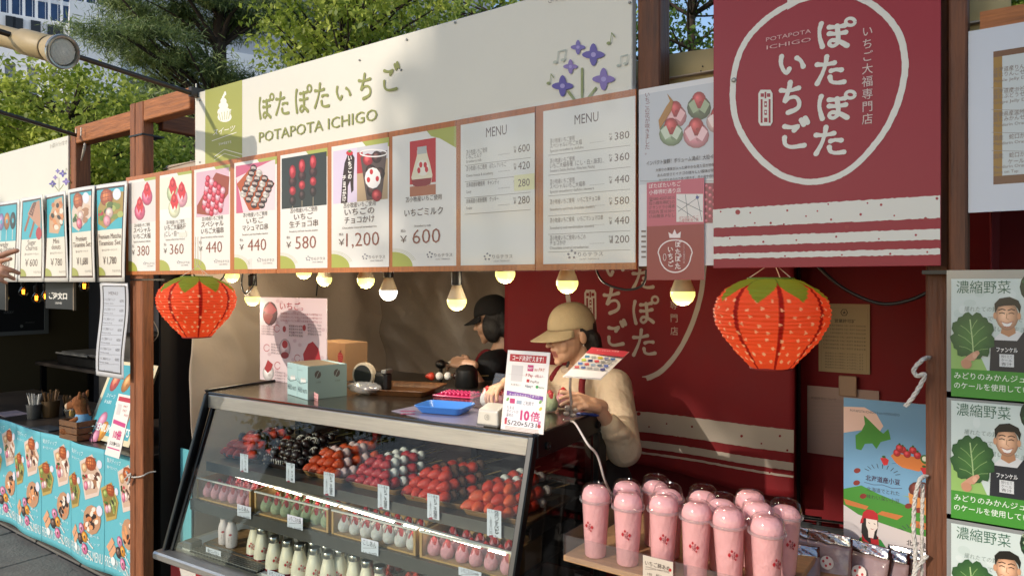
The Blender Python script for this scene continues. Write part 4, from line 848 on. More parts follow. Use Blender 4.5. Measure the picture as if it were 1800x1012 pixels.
# ---- five tilted sweets menus of the left stall
LEFT=[(-22,35,'lollipops'),(38,80,'lower'),(81,120,'bowl'),(124,174,'set'),(172,224,'matcha')]
FR=mat('white_frame','#e6e3dc',.4);BRK=mat('brown_mat','#4c2f26',.5)
for i,(a,b,k_) in enumerate(((-18,34,0),(37,77,1),(78,120,2),(122,170,3),(170,224,4))):
    lab=['sweets menu sheet with three donut lollipops in front of the pointing hand','sweets menu sheet with brown biscuit sticks and a red round badge','sweets menu sheet with a bowl of chocolate drizzled donuts','sweets menu sheet with a waffle and pink egg sweets, price 1,680','sweets menu sheet with a waffle and green matcha sweets, price 1,780'][i]
    Yl=D-.03-.012*(i%2);xl=onY(a,400,Yl).x;xr=onY(b,400,Yl).x;zt_=H+.50;zb_=H-.001
    T=thing('sweets_menu',lab,'menu sheet',((xl+xr)/2,Yl,zb_),0,'white framed sweets menus of the left stall')
    W=xr-xl;Hh=zt_-zb_;ph=i*1.3
    cur=lambda x,z:.008*math.sin((x/W)*2.6+z*5+ph)+.006
    # curling sheet built as a grid
    sh=MB();sh.sheet(lambda u,v:Vector((xl+W*u,Yl-cur(W*u,Hh*v),zb_+Hh*v)),10,16);sh.build('sheet',FR,T,world=True,smooth=True,solid=.0015)
    P=Pr((xl,Yl-.0012,zb_),base=.0004);P.warp=cur;P.sub=.02;P.lift=.0001
    def G(u0,f0,u1,f1,c,nu=8,nv=8):
        pts=[(W*(u0+(u1-u0)*p/nu),Hh*(1-f1+(f1-f0)*q/nv)) for q in range(nv+1) for p in range(nu+1)]
        P.emit(pts,[(q*(nu+1)+p,q*(nu+1)+p+1,(q+1)*(nu+1)+p+1,(q+1)*(nu+1)+p) for q in range(nv) for p in range(nu)],c)
    def Q(u,fr):
        X=xl+W*u;Z=zt_-Hh*fr;dd=-X*SN+Yl*CS;return (900+F*(X*CS+Yl*SN)/dd,HZ-F*(Z-H)/dd)
    G(.08,.035,.93,.955,'#4c2f26');P.L=1;G(.115,.055,.905,.935,'#e2dacb');P.L=2;G(.115,.055,.905,.50 if i<3 else .47,'#3fa9b8');P.L=3;w=b-a;hh=Q(.5,1)[1]-Q(.5,0)[1]
    def BL(u,f,ru,rf,c,c2=None,rot=0,n=12):
        x,y=Q(u,f);P.ellp(x,y,ru*w,rf*hh,c,rot,c2,n=n)
    if i==0:
        for u,c,c2 in ((.45,'#8d6fa6','#b79ccb'),(.62,'#b56a1c','#e59a3c'),(.80,'#201818','#51423e')):
            x,y=Q(u,.3);x2,y2=Q(u,.48);P.line([(x,y),(x2,y2)],2,'#e0d8cc');P.L+=.5;BL(u,.25,.09,.11,c,c2);P.L+=.5;BL(u,.25,.03,.03,'#3fa9b8');P.L+=.5
    elif i==1:
        for u,f in ((.3,.28),(.5,.36)):x,y=Q(u,f);P.line([(x-3,y+16),(x+6,y-22)],7,'#9a5636')
        P.L+=1;P.poly([Q(.3,.2),Q(.5,.08),Q(.85,.06),Q(.88,.25),Q(.85,.4),Q(.6,.28)],'#c08a70');P.poly([Q(.35,.2),Q(.55,.07),Q(.7,.07),Q(.5,.24)],'#6b3f2e');P.L+=1;BL(.78,.44,.13,.075,'#b52436')
    elif i==2:
        P.poly([Q(.2,.25),Q(.5,.08),Q(.85,.06),Q(.9,.3),Q(.6,.46),Q(.2,.44)],'#cda07c');P.L+=1;
        for k in range(22):
            u=.28+.55*rnd.random();f=.12+.28*rnd.random();BL(u,f,.08,.03,rnd.choice(['#c27444','#d98a54','#2a1814','#e8d8c8','#2a1814']),None,rnd.uniform(-60,60),8);P.L+=.1
    else:
        P.poly([Q(.14,.24),Q(.35,.08),Q(.9,.1),Q(.9,.32),Q(.4,.46),Q(.14,.4)],'#d9c3b4' if i==3 else '#a8883e');P.L+=1
        BL(.42,.14,.2,.09,'#b8561e','#d6803c');P.L+=1
        for k in range(4):x,y=Q(.3+k*.08,.07);x2,y2=Q(.28+k*.1,.21);P.line([(x,y),(x2,y2)],1.1,'#8a3a12');
        for k in range(3):x,y=Q(.26,.1+k*.04);x2,y2=Q(.6,.085+k*.045);P.line([(x,y),(x2,y2)],1.1,'#8a3a12')
        BL(.72,.12,.12,.06,'#dcdde8');P.L+=1
        for k in range(12):u=.45+.4*rnd.random();f=.2+.16*rnd.random();BL(u,f,.09,.035,rnd.choice(['#d9b79c','#a97858','#efe0d0','#6a3c2c'] if i==3 else ['#7d8a3c','#aab05c','#3a3a18','#5a6a2c']),None,rnd.uniform(0,90),8);P.L+=.1
        for k in range(8):BL(.2+.12*rnd.random(),.28+.1*rnd.random(),.05,.02,rnd.choice(['#5a8a30','#b0283a','#2c4a18']),None,0,7)
        P.L+=1;BL(.52,.30,.12,.055,'#dcb8b0','#efd8d0');P.L+=1;BL(.45,.38,.12,.06,'#d4607e' if i==3 else '#d88a98','#f0a0b4')
    P.L+=1
    for k,t_ in enumerate((('Lovely','Lollipop Donut'),('Sugar','Churros'),('Mini','donuts'),('Premium','Tiramisu Set'),('Premium Matcha','Tiramisu Set'))[i]):
        x0_=.32-(.017*len(t_));P.text(t_,Q(max(.14,.5-.032*len(t_)),0)[0],Q(.5,.57+.065*k)[1],12.5,'#6a4c40',x1=Q(min(.88,.5+.032*len(t_)),0)[0])
    P.text('選べるデザートセット',Q(.25,0)[0],Q(.5,.69)[1],4.5,'#806a60',x1=Q(.78,0)[0])
    P.text(('￥580','￥600','￥780','￥1,680','￥1,780')[i],Q(.28,0)[0],Q(.5,.82)[1],18,'#5d4238',x1=Q(.75,0)[0])
    P.emit([(W*.115,Hh*.065)]+[(W*.115+W*.24*math.cos(R(t_)),Hh*.065+Hh*.09*math.sin(R(t_))) for t_ in range(0,91,15)],[tuple(range(8))],'#a3a552')
    P.text('りらテラス',Q(.62,0)[0],Q(.7,.9)[1],5,'#6a5a58',x1=Q(.88,0)[0])
    P.done('print',INKG,T)
# ================================================================ glass showcase and what is in it
PH=R(3.8);CA=thing('glass_showcase','chilled glass showcase with steel top, black end frame and red base','showcase',(-2.65,1.60,0),PH)
CM=lmat(CA);CI=CM.inverted()
def cw(u,v,z):return CM@Vector((u,v,z))
def cl(p):q=CI@Vector(p);return (q.x,q.y,q.z)
def conz(px,py,z):return cl(onz(px,py,z))
ax=Vector((math.cos(PH),math.sin(PH),0))
def gv(z):return -.18*(1.1-z)/.53    # slope of the front glass
L=1.52
BL_=mat('black_frame','#0b0b0c',.3,var=.2,vs=10)
MB().box(0,L,-.17,.46,.1,.545,bev=.004).build('base',mat('red_base_panel','#9c1b22',.45,var=.05,vs=3),CA)
MB().box(.02,L-.02,-.13,.42,0,.1).build('plinth',BLKM,CA)
MB().box(-.03,L+.02,-.225,.47,.545,.575,bev=.006).build('rail',STEEL,CA)
MB().box(.015,L-.01,-.15,.45,.5751,.583).build('floor_plate',mat('pale_case_floor','#c9cac4',.4,metal=.1,var=.1),CA)
g=MB().box(.12,.50,-.168,-.085,.5835,.588).build('grille',BLKM,CA)
for k in range(7):MB().box(.12,.50,-.164+k*.011,-.159+k*.011,.588,.593).build('slat',STEELD,g)
MB().box(.06,.115,-.16,-.11,.584,.612,bev=.004).build('latch_block',STEELD,CA)
MB().box(-.008,L,-.012,.47,1.145,1.155,bev=.004).build('top_plate',mat('steel_top','#8d8375',.16,metal=.95,var=.15,vs=5,bump=.05,bs=40,stretch=(1,30,30)),CA)
MB().box(.0,L-.004,-.014,.0,1.092,1.145,bev=.002).build('top_rim',STEEL,CA)
MB().box(.0,L,.44,.46,1.09,1.145).build('top_rim',STEELD,CA)
# end frames
MB().bar((.004,-.186,.575),(.004,-.006,1.145),.016,.034,.003).build('end_frame',BL_,CA)
MB().bar((.03,-.178,.575),(.03,-.002,1.10),.014,.018,.002).build('end_frame',BL_,CA)
MB().tube(smooth_line([(-.008,-.012,1.1),(-.008,-.006,1.152),(-.008,.03,1.159),(-.008,.45,1.159)],4),.005,6).build('edge_trim',BL_,CA,smooth=True)
MB().bar((L+.004,-.19,.575),(L+.004,-.01,1.15),.022,.034,.004).build('end_frame',BL_,CA)
MB().box(L-.004,L+.018,-.012,.47,1.085,1.158,bev=.005).build('end_frame',BL_,CA)
MB().box(L-.006,L+.018,.41,.475,.575,1.086,bev=.004).build('end_frame',BL_,CA)
for v_ in (.045,.40):MB().lathe([(.013,0),(.013,.006),(.008,.009),(.004,.006)],14,Matrix.Translation((L+.018,v_,1.115))@Matrix.Rotation(R(90),4,'Y')).build('bolt_cap',BL_,CA)
MB().box(.0,.014,.44,.46,.575,1.09).build('rear_post',BL_,CA)
def pane(pts,nm='glass_pane',m=GLS,t=.004):
    a=Vector(pts[0]);n=(Vector(pts[1])-a).cross(Vector(pts[2])-a).normalized()*t;vs=list(pts)+[tuple(Vector(p)+n) for p in pts]
    return MB().add(vs,[(0,1,2,3),(7,6,5,4),(0,4,5,1),(1,5,6,2),(2,6,7,3),(3,7,4,0)]).build(nm,m,CA)
pane([(.04,-.176,.58),(L-.008,-.176,.58),(L-.008,-.004,1.09),(.04,-.004,1.09)])
pane([(.012,-.17,.58),(.012,-.004,1.09),(.012,.44,1.09),(.012,.44,.58)])
pane([(L-.002,-.17,.58),(L-.002,.40,.58),(L-.002,.40,1.085),(L-.002,-.004,1.085)],m=glassmat('tinted_side_glass',(.62,.60,.60),.14,.01))
# rear sliding doors
RG=glassmat('smoked_rear_glass',(.30,.26,.26),.12,.02)
for k in range(3):
    a=.02+k*.49;b=a+.5;dr=MB();y=.425+(k%2)*.012
    for bx in ((a,a+.022,.6,1.08),(b-.022,b,.6,1.08),(a,b,.6,.625),(a,b,1.055,1.08)):dr.box(bx[0],bx[1],y,y+.009,bx[2],bx[3])
    d=dr.build('sliding_door',BL_,CA);MB().box(a+.02,b-.02,y+.003,y+.006,.62,1.06).build('door_glass',RG,d)
MB().box(.515,.54,.40,.424,.92,1.075).build('door_handle',mat('red_handle','#b3141c',.5),CA)
# shelves
SH=mat('dull_shelf_steel','#6f6d68',.35,metal=.7,var=.12,vs=6)
sh1=MB().box(.03,L-.02,-.03,.40,.872,.880).build('shelf',SH,CA);MB().box(.03,L-.02,-.036,-.03,.848,.884).build('shelf_lip',SH,sh1)
sh2=MB().box(.03,L-.02,-.10,.22,.742,.750).build('shelf',SH,CA);MB().box(.03,L-.02,-.106,-.10,.712,.754).build('shelf_lip',SH,sh2)
for u in (.035,.78,L-.03):MB().box(u,u+.008,.02,.40,.835,.872).build('bracket',SH,CA)
LED=mat('led_diode','#ffffff',.5,emit='#fff1de',es=9)
st=thing('led_strip','bright strip of small white LED dots running along the glass boxes','light strip',tuple(cw(.75,-.03,.826)),PH)
lb=MB().bar(cw(.11,.032,.83),cw(1.48,-.082,.83),.012,.004).build('strip_backing',mat('strip_white','#cfcac0',.5),st,world=True)
dm=MB().box(-.0042,.0042,-.003,.003,-.0018,.0018,bev=.0012)
d0=None;iM=lmat(st).inverted()
for k in range(104):
    if k in (34,35,70,71,72,97,98):continue
    p=iM@(cw(.115,.030,.826).lerp(cw(1.475,-.0838,.826),k/103)+Vector((0,-.008,0)))
    if d0 is None:d0=dm.build('diode',LED,st);d0.location=p
    else:again(d0,st,tuple(p))
# ---------------------------------------------------------------- sweets
BER=mat('strawberry_skin','#d23a20',.32,var=.3,vs=60,bump=.5,bs=260,coat=.4,sss=.06)
BERD=mat('deep_strawberry_skin','#b81d22',.3,var=.3,vs=60,bump=.5,bs=260,coat=.4,sss=.06)
BERO=mat('orange_strawberry_skin','#dc582c',.32,var=.25,vs=60,bump=.5,bs=260,coat=.4,sss=.06)
MOW=mat('white_mochi','#dcd8d0',.85,var=.12,vs=90,bump=.5,bs=120,sss=.1);MOP=mat('pale_pink_mochi','#d8b8b4',.85,var=.12,vs=90,bump=.4,bs=120,sss=.1)
COC=mat('cocoa_mochi','#5d3a26',.9,var=.3,vs=80,bump=.6,bs=140);CHO=mat('dark_chocolate','#2a1510',.3,var=.3,vs=50,bump=.6,bs=90,coat=.3);STK=mat('bamboo_stick','#a98d5c',.7,var=.2,vs=30)
WC=mat('white_chocolate','#e2d8cc',.4)
BAM=mat('bamboo_tray','#8f6a3f',.55,var=.3,vs=6,bump=.15,bs=20,stretch=(2,16,16),coat=.2);DTR=mat('dark_tray','#2e2119',.45,var=.3,vs=8,coat=.2)
def berry_mb(mb,M,s=1):
    prof=[(.004,-.018),(.0135,-.0165),(.0188,-.010),(.0193,-.002),(.0172,.007),(.0128,.015),(.0075,.0215),(.003,.0252),(.0008,.026)]
    mb.lathe([(r*s,z*s) for r,z in prof],14,M,fn=lambda a,z:1+.05*math.sin(3*a+z*90)+.02*math.sin(7*a));return mb
PZ={}
def pieces():
    for n,m in (('r',BER),('d',BERD),('o',BERO)):
        PZ[n]=('strawberry',berry_mb(MB(),Matrix.Rotation(R(90),4,'X')),m)
    for n,m in (('w',MOW),('p',MOP),('c',COC),('k',CHO)):
        PZ[n]=({'w':'mochi','p':'mochi','c':'cocoa_mochi','k':'chocolate_ball'}[n],MB().ell((0,0,0),(.0195,.0185,.0185),n=14,m=9,noise=.03),m)
pieces()
def mk(code,parent):
    nm,mb,m=PZ[code if code!='s' else 'k'];o=mb.build(nm,m,parent,smooth=True)
    if code=='s':
        t=MB()
        for k in range(4):
            y=-.012+.008*k;rr=math.sqrt(max(.0001,.0205**2-y*y));t.tube([(rr*math.cos(R(a)),y+.002*math.sin(R(a*2)),rr*math.sin(R(a))) for a in range(-10,200,21)],.0016,5)
        sx_=t.build('icing_stripe',WC,o,smooth=True)
    return o
def skewer(code,name,label,group):
    t=thing(name,label,'skewer',(0,0,0),0,group)
    MB().tube([(0,-.02,0),(0,.19,0)],.0016,6).build('stick',STK,t)
    MB().box(-.004,.004,.18,.235,-.0012,.0012,bev=.001).build('stick_end',STK,t)
    for k,c in enumerate(code):
        o=mk(c,t);o.location=(0,k*.0355,0);o.rotation_euler=(rnd.uniform(-.45,.45),rnd.uniform(0,6),rnd.uniform(-.4,.4));s=rnd.uniform(.9,1.08);s*=.93;o.scale=(s,s*(1.16 if c in 'rdo' else 1),s)
    return t
def tray_mb(w,d,h,wall=.006,lip=.012):
    m=MB();n=24
    def rr(W,Dp,r,z):
        out=[]
        for cx,cy,a0 in ((W/2-r,Dp/2-r,0),(-W/2+r,Dp/2-r,90),(-W/2+r,-Dp/2+r,180),(W/2-r,-Dp/2+r,270)):
            for k in range(6):a=R(a0+90*k/5);out.append((cx+r*math.cos(a),cy+r*math.sin(a),z))
        return out
    rings=[rr(w-2*lip,d-2*lip,.015,0),rr(w,d,.025,h),rr(w-.004,d-.004,.024,h+.002),rr(w-2*wall,d-2*wall,.022,h),rr(w-2*lip-wall,d-2*lip-wall,.014,.004)]
    for r in rings:m.v+=[Vector(p) for p in r];m.c+=[m.col]*n
    for i in range(4):
        for k in range(n):m.f.append((i*n+k,i*n+(k+1)%n,(i+1)*n+(k+1)%n,(i+1)*n+k));m.mi.append(0)
    m.f.append(tuple(range(n-1,-1,-1)));m.f.append(tuple(range(4*n,5*n)));m.mi+=[0,0];return m
TR=[(.135,.20,.23,DTR,'k r','dark serving tray of strawberry and dark chocolate skewers at the left end','sweets tray'),
(.385,.20,.24,DTR,'s','dark tray heaped with white striped chocolate skewers','sweets tray'),
(.62,.19,.23,BAM,'o p','bamboo tray of orange red strawberries with pale pink mochi','sweets tray'),
(.865,.18,.24,BAM,'d w','bamboo tray of deep red strawberries with white mochi','sweets tray'),
(1.125,.17,.25,BAM,'r c','bamboo tray of strawberries with brown cocoa mochi','sweets tray'),
(1.385,.15,.25,BAM,'r w','bamboo tray of bright strawberries with white mochi at the right end','sweets tray')]
SEQ=[['krkrk','rkrrk','rrkkr'],['sksks','kssks','sskss'],['oopop','oppop','opopo'],['ddwdw','dwwdw','ddwww'],['rrcrc','rccrc','rcrcc'],['rrwrw','orwww','orrrw']]
NM=['strawberry and dark chocolate skewer','white striped chocolate skewer','orange red strawberry and pink mochi skewer','deep red strawberry and white mochi skewer','strawberry and cocoa mochi skewer','bright strawberry and white mochi skewer']
for ti,(u,v,w_,m,_,lab,cat) in enumerate(TR):
    o=tray_mb(w_,.29,.018).build('serving_tray',m,None,smooth=35);o.location=cw(u,v-.02,.881);o.rotation_euler=(0,0,PH+R(rnd.uniform(-3,3)));tag(o,lab,'tray',None)
    srcs=[skewer(sq,'fruit_skewer',None,NM[ti]+'s heaped on one tray') for sq in SEQ[ti]]
    used=[0,0,0];dx=.037
    for lay,n in enumerate((5,4,3)):
        for k in range(n):
            uu=u-.035-(n-1)*dx/2+k*dx+lay*.006+rnd.uniform(-.002,.002);si=rnd.randrange(3)
            z=.881+.022+lay*.029;vv=v-.135+lay*.018+rnd.uniform(-.008,.008)
            p=cw(uu,vv,z);lab2='%s, %s layer of the heap, %s from the left'%(NM[ti],['bottom','second','third','top'][lay],ORD[k])
            e=Euler((R(2+lay*1.5),R(rnd.uniform(0,360)) if False else 0,PH+R(rnd.uniform(-6,6))+R(-20)))
            s=srcs[si]
            if not used[si]:s.location=p;s.rotation_euler=e;s['label']=lab2;used[si]=1
            else:dup(s,p,e,lab2,NM[ti]+'s heaped on one tray')
# wrapped strawberry daifuku in wooden boxes
def daifuku(m,name='daifuku'):
    t=thing(name,None,'daifuku',(0,0,0))
    n=20;pf=[(.004,0),(.016,.002),(.0215,.012),(.0215,.024),(.017,.036)];mb=MB();vs=[];N=len(pf)
    mb.lathe(pf,n,cap=False)
    top=[]   # jagged rim of petals
    for k in range(n):
        a=2*math.pi*k/n;pk=abs(((k/n*4)%1)-.5)*2;r=.017-.004*pk;z=.036+.016*pk-.008*(1-pk);top.append((r*math.cos(a),r*math.sin(a),z))
    b=len(mb.v)-n;mb.v+=[Vector(p) for p in top];mb.c+=[mb.col]*n
    for k in range(n):mb.f.append((b+k,b+(k+1)%n,b+n+(k+1)%n,b+n+k));mb.mi.append(0)
    inner=[(p[0]*.9,p[1]*.9,p[2]-.001) for p in top];b2=len(mb.v);mb.v+=[Vector(p) for p in inner];mb.c+=[mb.col]*n
    for k in range(n):mb.f.append((b2-n+k,b2-n+(k+1)%n,b2+(k+1)%n,b2+k));mb.mi.append(0)
    mb.add([(0,0,.0005)],[])
    w=mb.build('mochi_wrap',m,t,smooth=True)
    berry_mb(MB(),Matrix.Translation((0,0,.036)),.85).build('strawberry',BERD,t,smooth=True);return t
DG=mat('green_mochi','#a7b48a',.85,var=.15,vs=80,bump=.5,bs=120,sss=.1);DP=mat('rose_mochi','#d998a0',.85,var=.15,vs=80,bump=.5,bs=120,sss=.1)
BXW=mat('pale_wood','#b08c58',.6,var=.2,vs=4,bump=.1,bs=20,stretch=(20,2,2))
BX=[(.04,.365,DP,'rose pink','leftmost'),(.385,.765,DG,'pale green','second'),(.78,1.145,MOW,'white','third'),(1.16,1.495,DP,'pink','rightmost')]
for bi,(a,b,m,cn,pos) in enumerate(BX):
    o=thing('display_box','open wooden display box of %s strawberry daifuku, %s along the shelf'%(cn,pos),'box',tuple(cw((a+b)/2,-.01,.7505)),PH,'wooden display boxes on the middle shelf')
    w_=(b-a)/2
    for x in (-w_,w_-.01):MB().box(x,x+.01,-.075,.10,0,.078,bev=.001).build('end_panel',BXW,o)
    MB().box(-w_+.01,w_-.01,-.073,.098,0,.006).build('base_board',BXW,o)
    MB().box(-w_+.01,w_-.01,.09,.098,.006,.07).build('back_panel',BXW,o)
    MB().box(-w_+.01,w_-.01,-.073,-.0705,.006,.078).build('acrylic_front',PLA,o)
    MB().box(-w_,w_,-.076,-.069,.0781,.083).build('acrylic_lip',mat('acrylic_edge','#cfcabd',.15,coat=.5),o)
    src=daifuku(m);n=int((b-a-.03)/.0445);first=True
    for row in range(3):
        for k in range(n):
            x=-w_+.034+k*(2*w_-.068)/(n-1)+rnd.uniform(-.002,.002);y=-.046+row*.05
            p=cw((a+b)/2+x,-.01+y,.7567);lb='%s strawberry daifuku, %s from the left in the %s row of the %s box'%(cn,ORD[k],['front','middle','rear'][row],pos)
            if first:src.location=p;src.rotation_euler=(0,0,rnd.uniform(-.3,.3)+.1);src['label']=lb;src['group']='%s daifuku in the %s box'%(cn,pos);first=False
            else:dup(src,p,rnd.uniform(-.35,.35)+.1,lb,'%s daifuku in the %s box'%(cn,pos))
# bottles of strawberry milk
MILK=mat('milk_in_glass','#e6dcc2',.12,coat=.6,var=.04,vs=8);JAM=mat('strawberry_jam','#7d1a22',.2,coat=.5);LID=mat('silver_lid','#b5b2aa',.28,metal=1,var=.1)
def cuplogo(parent,R_,z,sc,a0,flat=0,tilt=0):
    """round print of four strawberries and tiny brush name wrapped on a cup or bottle of radius R_"""
    P=Pr((0,0,0),px=False,sc=sc,lift=.00005,base=0)
    for x,y,r,ro in ((-9,0,3.6,0),(9,1,3.4,10),(-3,-9,2.6,0),(6,10,2,0)):
        P.tri([(x-r,y-r*.5),(x-r*.5,y-r),(x,y-r*.7),(x+r*.5,y-r),(x+r,y-r*.5),(x+r*.8,y+r*.4),(x,y+r*1.3),(x-r*.8,y+r*.4)],'#b81f2c');P.tri([(x-r*.7,y-r*1.1),(x,y-r*.6),(x+r*.7,y-r*1.1),(x,y-r*1.7)],'#c23a3a')
    for ch,x,y in (('ぽ',1,-8),('た',1,-3.5),('ぽ',1,1),('た',1,5.5),('い',-4,-4),('ち',-4,.5),('ご',-4,5)):P.brush(ch,x,y,4,4,.8,'#8e2a36')
    P.v=[Vector((math.sin(p.x/R_)*(R_+.0006)*1.0,-math.cos(p.x/R_)*(R_+.0006),p.z+z)) for p in P.v]
    P.v=[Matrix.Rotation(a0,4,'Z')@p for p in P.v]
    return P.build('print',INK,parent,kind='stuff')
def bottle():
    t=thing('milk_bottle',None,'bottle',(0,0,0))
    MB().lathe([(.024,0),(.029,.003),(.0305,.012),(.030,.03),(.0265,.055),(.0205,.08),(.0168,.094),(.0165,.1)],22).build('glass_body',MILK,t,smooth=50)
    MB().lathe([(.0285,.0015),(.0306,.004),(.0309,.009),(.0304,.0115)],22).build('jam_layer',JAM,t,smooth=True)
    MB().lathe([(.0178,.099),(.0186,.101),(.0186,.115),(.0170,.118),(.0155,.1175)],24,fn=lambda a,z:1+.012*math.sin(18*a)).build('lid',LID,t,smooth=40)
    cuplogo(t,.0292,.042,.0011,0);return t
b0=bottle();BP=[(448,920),(461,928),(477,945),(505,950),(522,958),(546,966),(571,973),(507,936),(532,943),(551,952),(574,958),(597,966),(474,922),(623,975),(645,985),(618,962),(642,968),(490,914),(668,995)]
BLB=['leftmost strawberry milk bottle, at the back of the bamboo tray','strawberry milk bottle standing just right of the small white bottles','largest looking strawberry milk bottle at the front left of the group']
for i,(px,py) in enumerate(BP):
    p=onz(px,py,.70);q=cl(p);v=max(q[1],-.112);p=cw(q[0],v,.585)
    lb=BLB[i] if i<3 else 'strawberry milk bottle with silver lid, %s from the left in the %s rank'%((ORD[i-3],'front') if i<7 else (ORD[i-7],'second') if i<12 else (ORD[i-12],'rear'))
    rz=R(50)+R(rnd.uniform(-28,28))
    if i==0:b0.location=p;b0.rotation_euler=(0,0,rz);b0['label']=lb;b0['group']='strawberry milk bottles in the showcase'
    else:dup(b0,p,rz,lb,'strawberry milk bottles in the showcase')
SM=mat('small_bottle_white','#d9c9c4',.3,coat=.4)
for i,(px,py) in enumerate(((394,905),(407,910))):
    p=onz(px,py,.70);q=cl(p);p=cw(q[0],max(q[1],-.09),.593)
    t=thing('yogurt_bottle',('left' if i==0 else 'front')+' one of two small white drink bottles with foil caps','bottle',p,R(45));t.scale=(1.15,1.15,1.05)
    MB().lathe([(.017,0),(.0185,.003),(.0185,.06),(.016,.07),(.012,.082),(.012,.092)],20).build('body',SM,t,smooth=40)
    MB().lathe([(.0135,.0915),(.0145,.093),(.0145,.099),(.012,.101)],20).build('foil_cap',LID,t,smooth=40)
    P=Pr((0,0,0),px=False,sc=.001,base=0,lift=.00005);P.ellp(0,-8,5,4,'#a81c2c');P.vtext('いちごミルク',3,0,26,4.5,'#5a3a3a');P.vtext('北海道',-5,2,18,4,'#5a3a3a')
    P.v=[Vector((math.sin(p.x/.0187)*.0191,-math.cos(p.x/.0187)*.0191,p.z+.04)) for p in P.v];P.build('print',INK,t)
for i,(u,v,w_,d_,lb) in enumerate(((.30,-.01,.40,.20,'bamboo tray under the small white bottles'),(.76,-.03,.46,.19,'bamboo tray under the front ranks of milk bottles'))):
    o=tray_mb(w_,d_,.008).build('serving_tray',BAM,None,smooth=35);o.location=cw(u,v,.5835);o.rotation_euler=(0,0,PH);tag(o,lb,'tray')
# clear dessert cups with strawberries, bottom edge of the picture
def dcup():
    t=thing('dessert_cup',None,'cup',(0,0,0))
    MB().lathe([(.026,0),(.034,.05),(.036,.052)],22).build('cream',mat('cream_filling','#e3d6c8',.5),t,smooth=40)
    MB().lathe([(.037,.055),(.039,.058),(.038,.068),(.031,.086),(.018,.092),(.017,.093)],24).build('dome_lid',PLA,t,smooth=True)
    for a in range(3):berry_mb(MB(),Matrix.Translation((.014*math.cos(a*2.1),.014*math.sin(a*2.1),.065)),.75).build('strawberry',BER,t,smooth=True)
    return t
c0=dcup()
for i,(u,v) in enumerate(((1.0,-.06),(1.08,-.02),(1.16,-.07),(1.24,-.03),(.97,.02),(1.33,-.07),(1.05,.05),(1.14,.06),(1.41,-.04))):
    p=cw(u,v,.584);lb='clear domed dessert cup with strawberries, %s from the left at the bottom of the case'%ORD[i]
    if i==0:c0.location=p;c0['label']=lb;c0['group']='dessert cups in the bottom of the case'
    else:dup(c0,p,0,lb,'dessert cups in the bottom of the case')
# price tags
CARD=mat('tag_card','#c9ccd4',.5)
def tagcard(x0,y0,x1,y1,v,lines,label,vert=False):
    O=cw(0,v,0);P=Pr(O,ax,(0,0,1));c=P.P((x0+x1)/2,y1)
    t=thing('price_tag',label,'price tag',tuple(O+ax*c[0]+Vector((0,0,c[1]))),PH)
    P.base=0;q=[P.P(x0,y0)[:2],P.P(x1,y1)[:2]];m=MB();a=(q[0][0]+(P.P(x0,y1)[0]-q[0][0])*0)
    X0,Z1=q[0];X1,Z0=q[1]
    nn=Vector((ax.y,-ax.x,0))
    vs=[O+ax*x+Vector((0,0,z))-nn*k for k in(0,.0008) for x,z in((X0,Z0),(X1,Z0),(X1,Z1),(X0,Z1))]
    m.add(vs,[(0,1,2,3),(7,6,5,4),(0,4,5,1),(1,5,6,2),(2,6,7,3),(3,7,4,0)]).build('card',CARD,t,world=True)
    P.n=nn;P.base=.0004
    w=x1-x0;h=y1-y0
    if vert:
        P.text(lines[0],x0+w*.1,y0+h*.11,5,'#2c2a30',x1=x1-w*.1);P.vtext(lines[1],x0+w*.68,y0+h*.14,y1-2,w*.42,'#2c2a30',off=.01);P.vtext(lines[2],x0+w*.28,y0+h*.3,y1-h*.12,w*.26,'#4a4850')
        P.rect(x0+w*.15,y1-h*.12,x0+w*.45,y1-h*.04,'#8e3040')
    else:
        P.text(lines[0],x0+w*.12,y0+h*.36,h*.34,'#2c2a30',x1=x1-w*.12);P.line([(x0+w*.1,y0+h*.55),(x1-w*.1,y0+h*.56)],.6,'#55555a',cap=False);P.text(lines[1],x0+w*.12,y0+h*.85,h*.24,'#2c2a30',x1=x1-w*.1)
    P.done(parent=t)
for (x0,y0,x1,y1),tt,lb in (((422,796,436,830),'いちご串','leftmost upright price tag on the top shelf lip'),((503,812,518,848),'チョコ串','second upright price tag, below the striped chocolate skewers'),((569,828,588,872),'いちご大福串','third upright price tag, below the orange red strawberries'),((664,850,684,896),'いちご大福串','fourth upright price tag, below the white mochi skewers'),((751,866,772,914),'いちご大福串','fifth upright price tag, below the cocoa mochi tray'),((856,893,881,946),'スペシャルいちご','rightmost upright price tag, below the bright strawberries')):
    tagcard(x0,y0,x1,y1,-.045,('こしあん',tt,'１本五八〇円'),lb,True)
for (x0,y0,x1,y1),a,b,lb in (((417,885,441,912),'しろあん','1ヶ 360円','small price tag under the rose pink daifuku box'),((505,903,532,932),'いちご白大福','1ヶ 360円','small price tag under the pale green daifuku box'),((635,944,665,977),'こしあん','1ヶ 360円','small price tag under the white daifuku box'),((806,995,846,1020),'いちごスペシャル','1ヶ 380円','small price tag under the right hand pink daifuku box')):
    tagcard(x0,y0,x1,y1,-.112,(a,b),lb)
for (x0,y0,x1,y1),a,b,lb in (((362,960,388,992),'飲むヨーグルト','1本 380円','tilted price tag on the case floor at far left'),((470,1000,500,1024),'いちごミルク','1本 600円','price tag in front of the milk bottles')):
    tagcard(x0,y0,x1,y1,-.15,(a,b),lb)
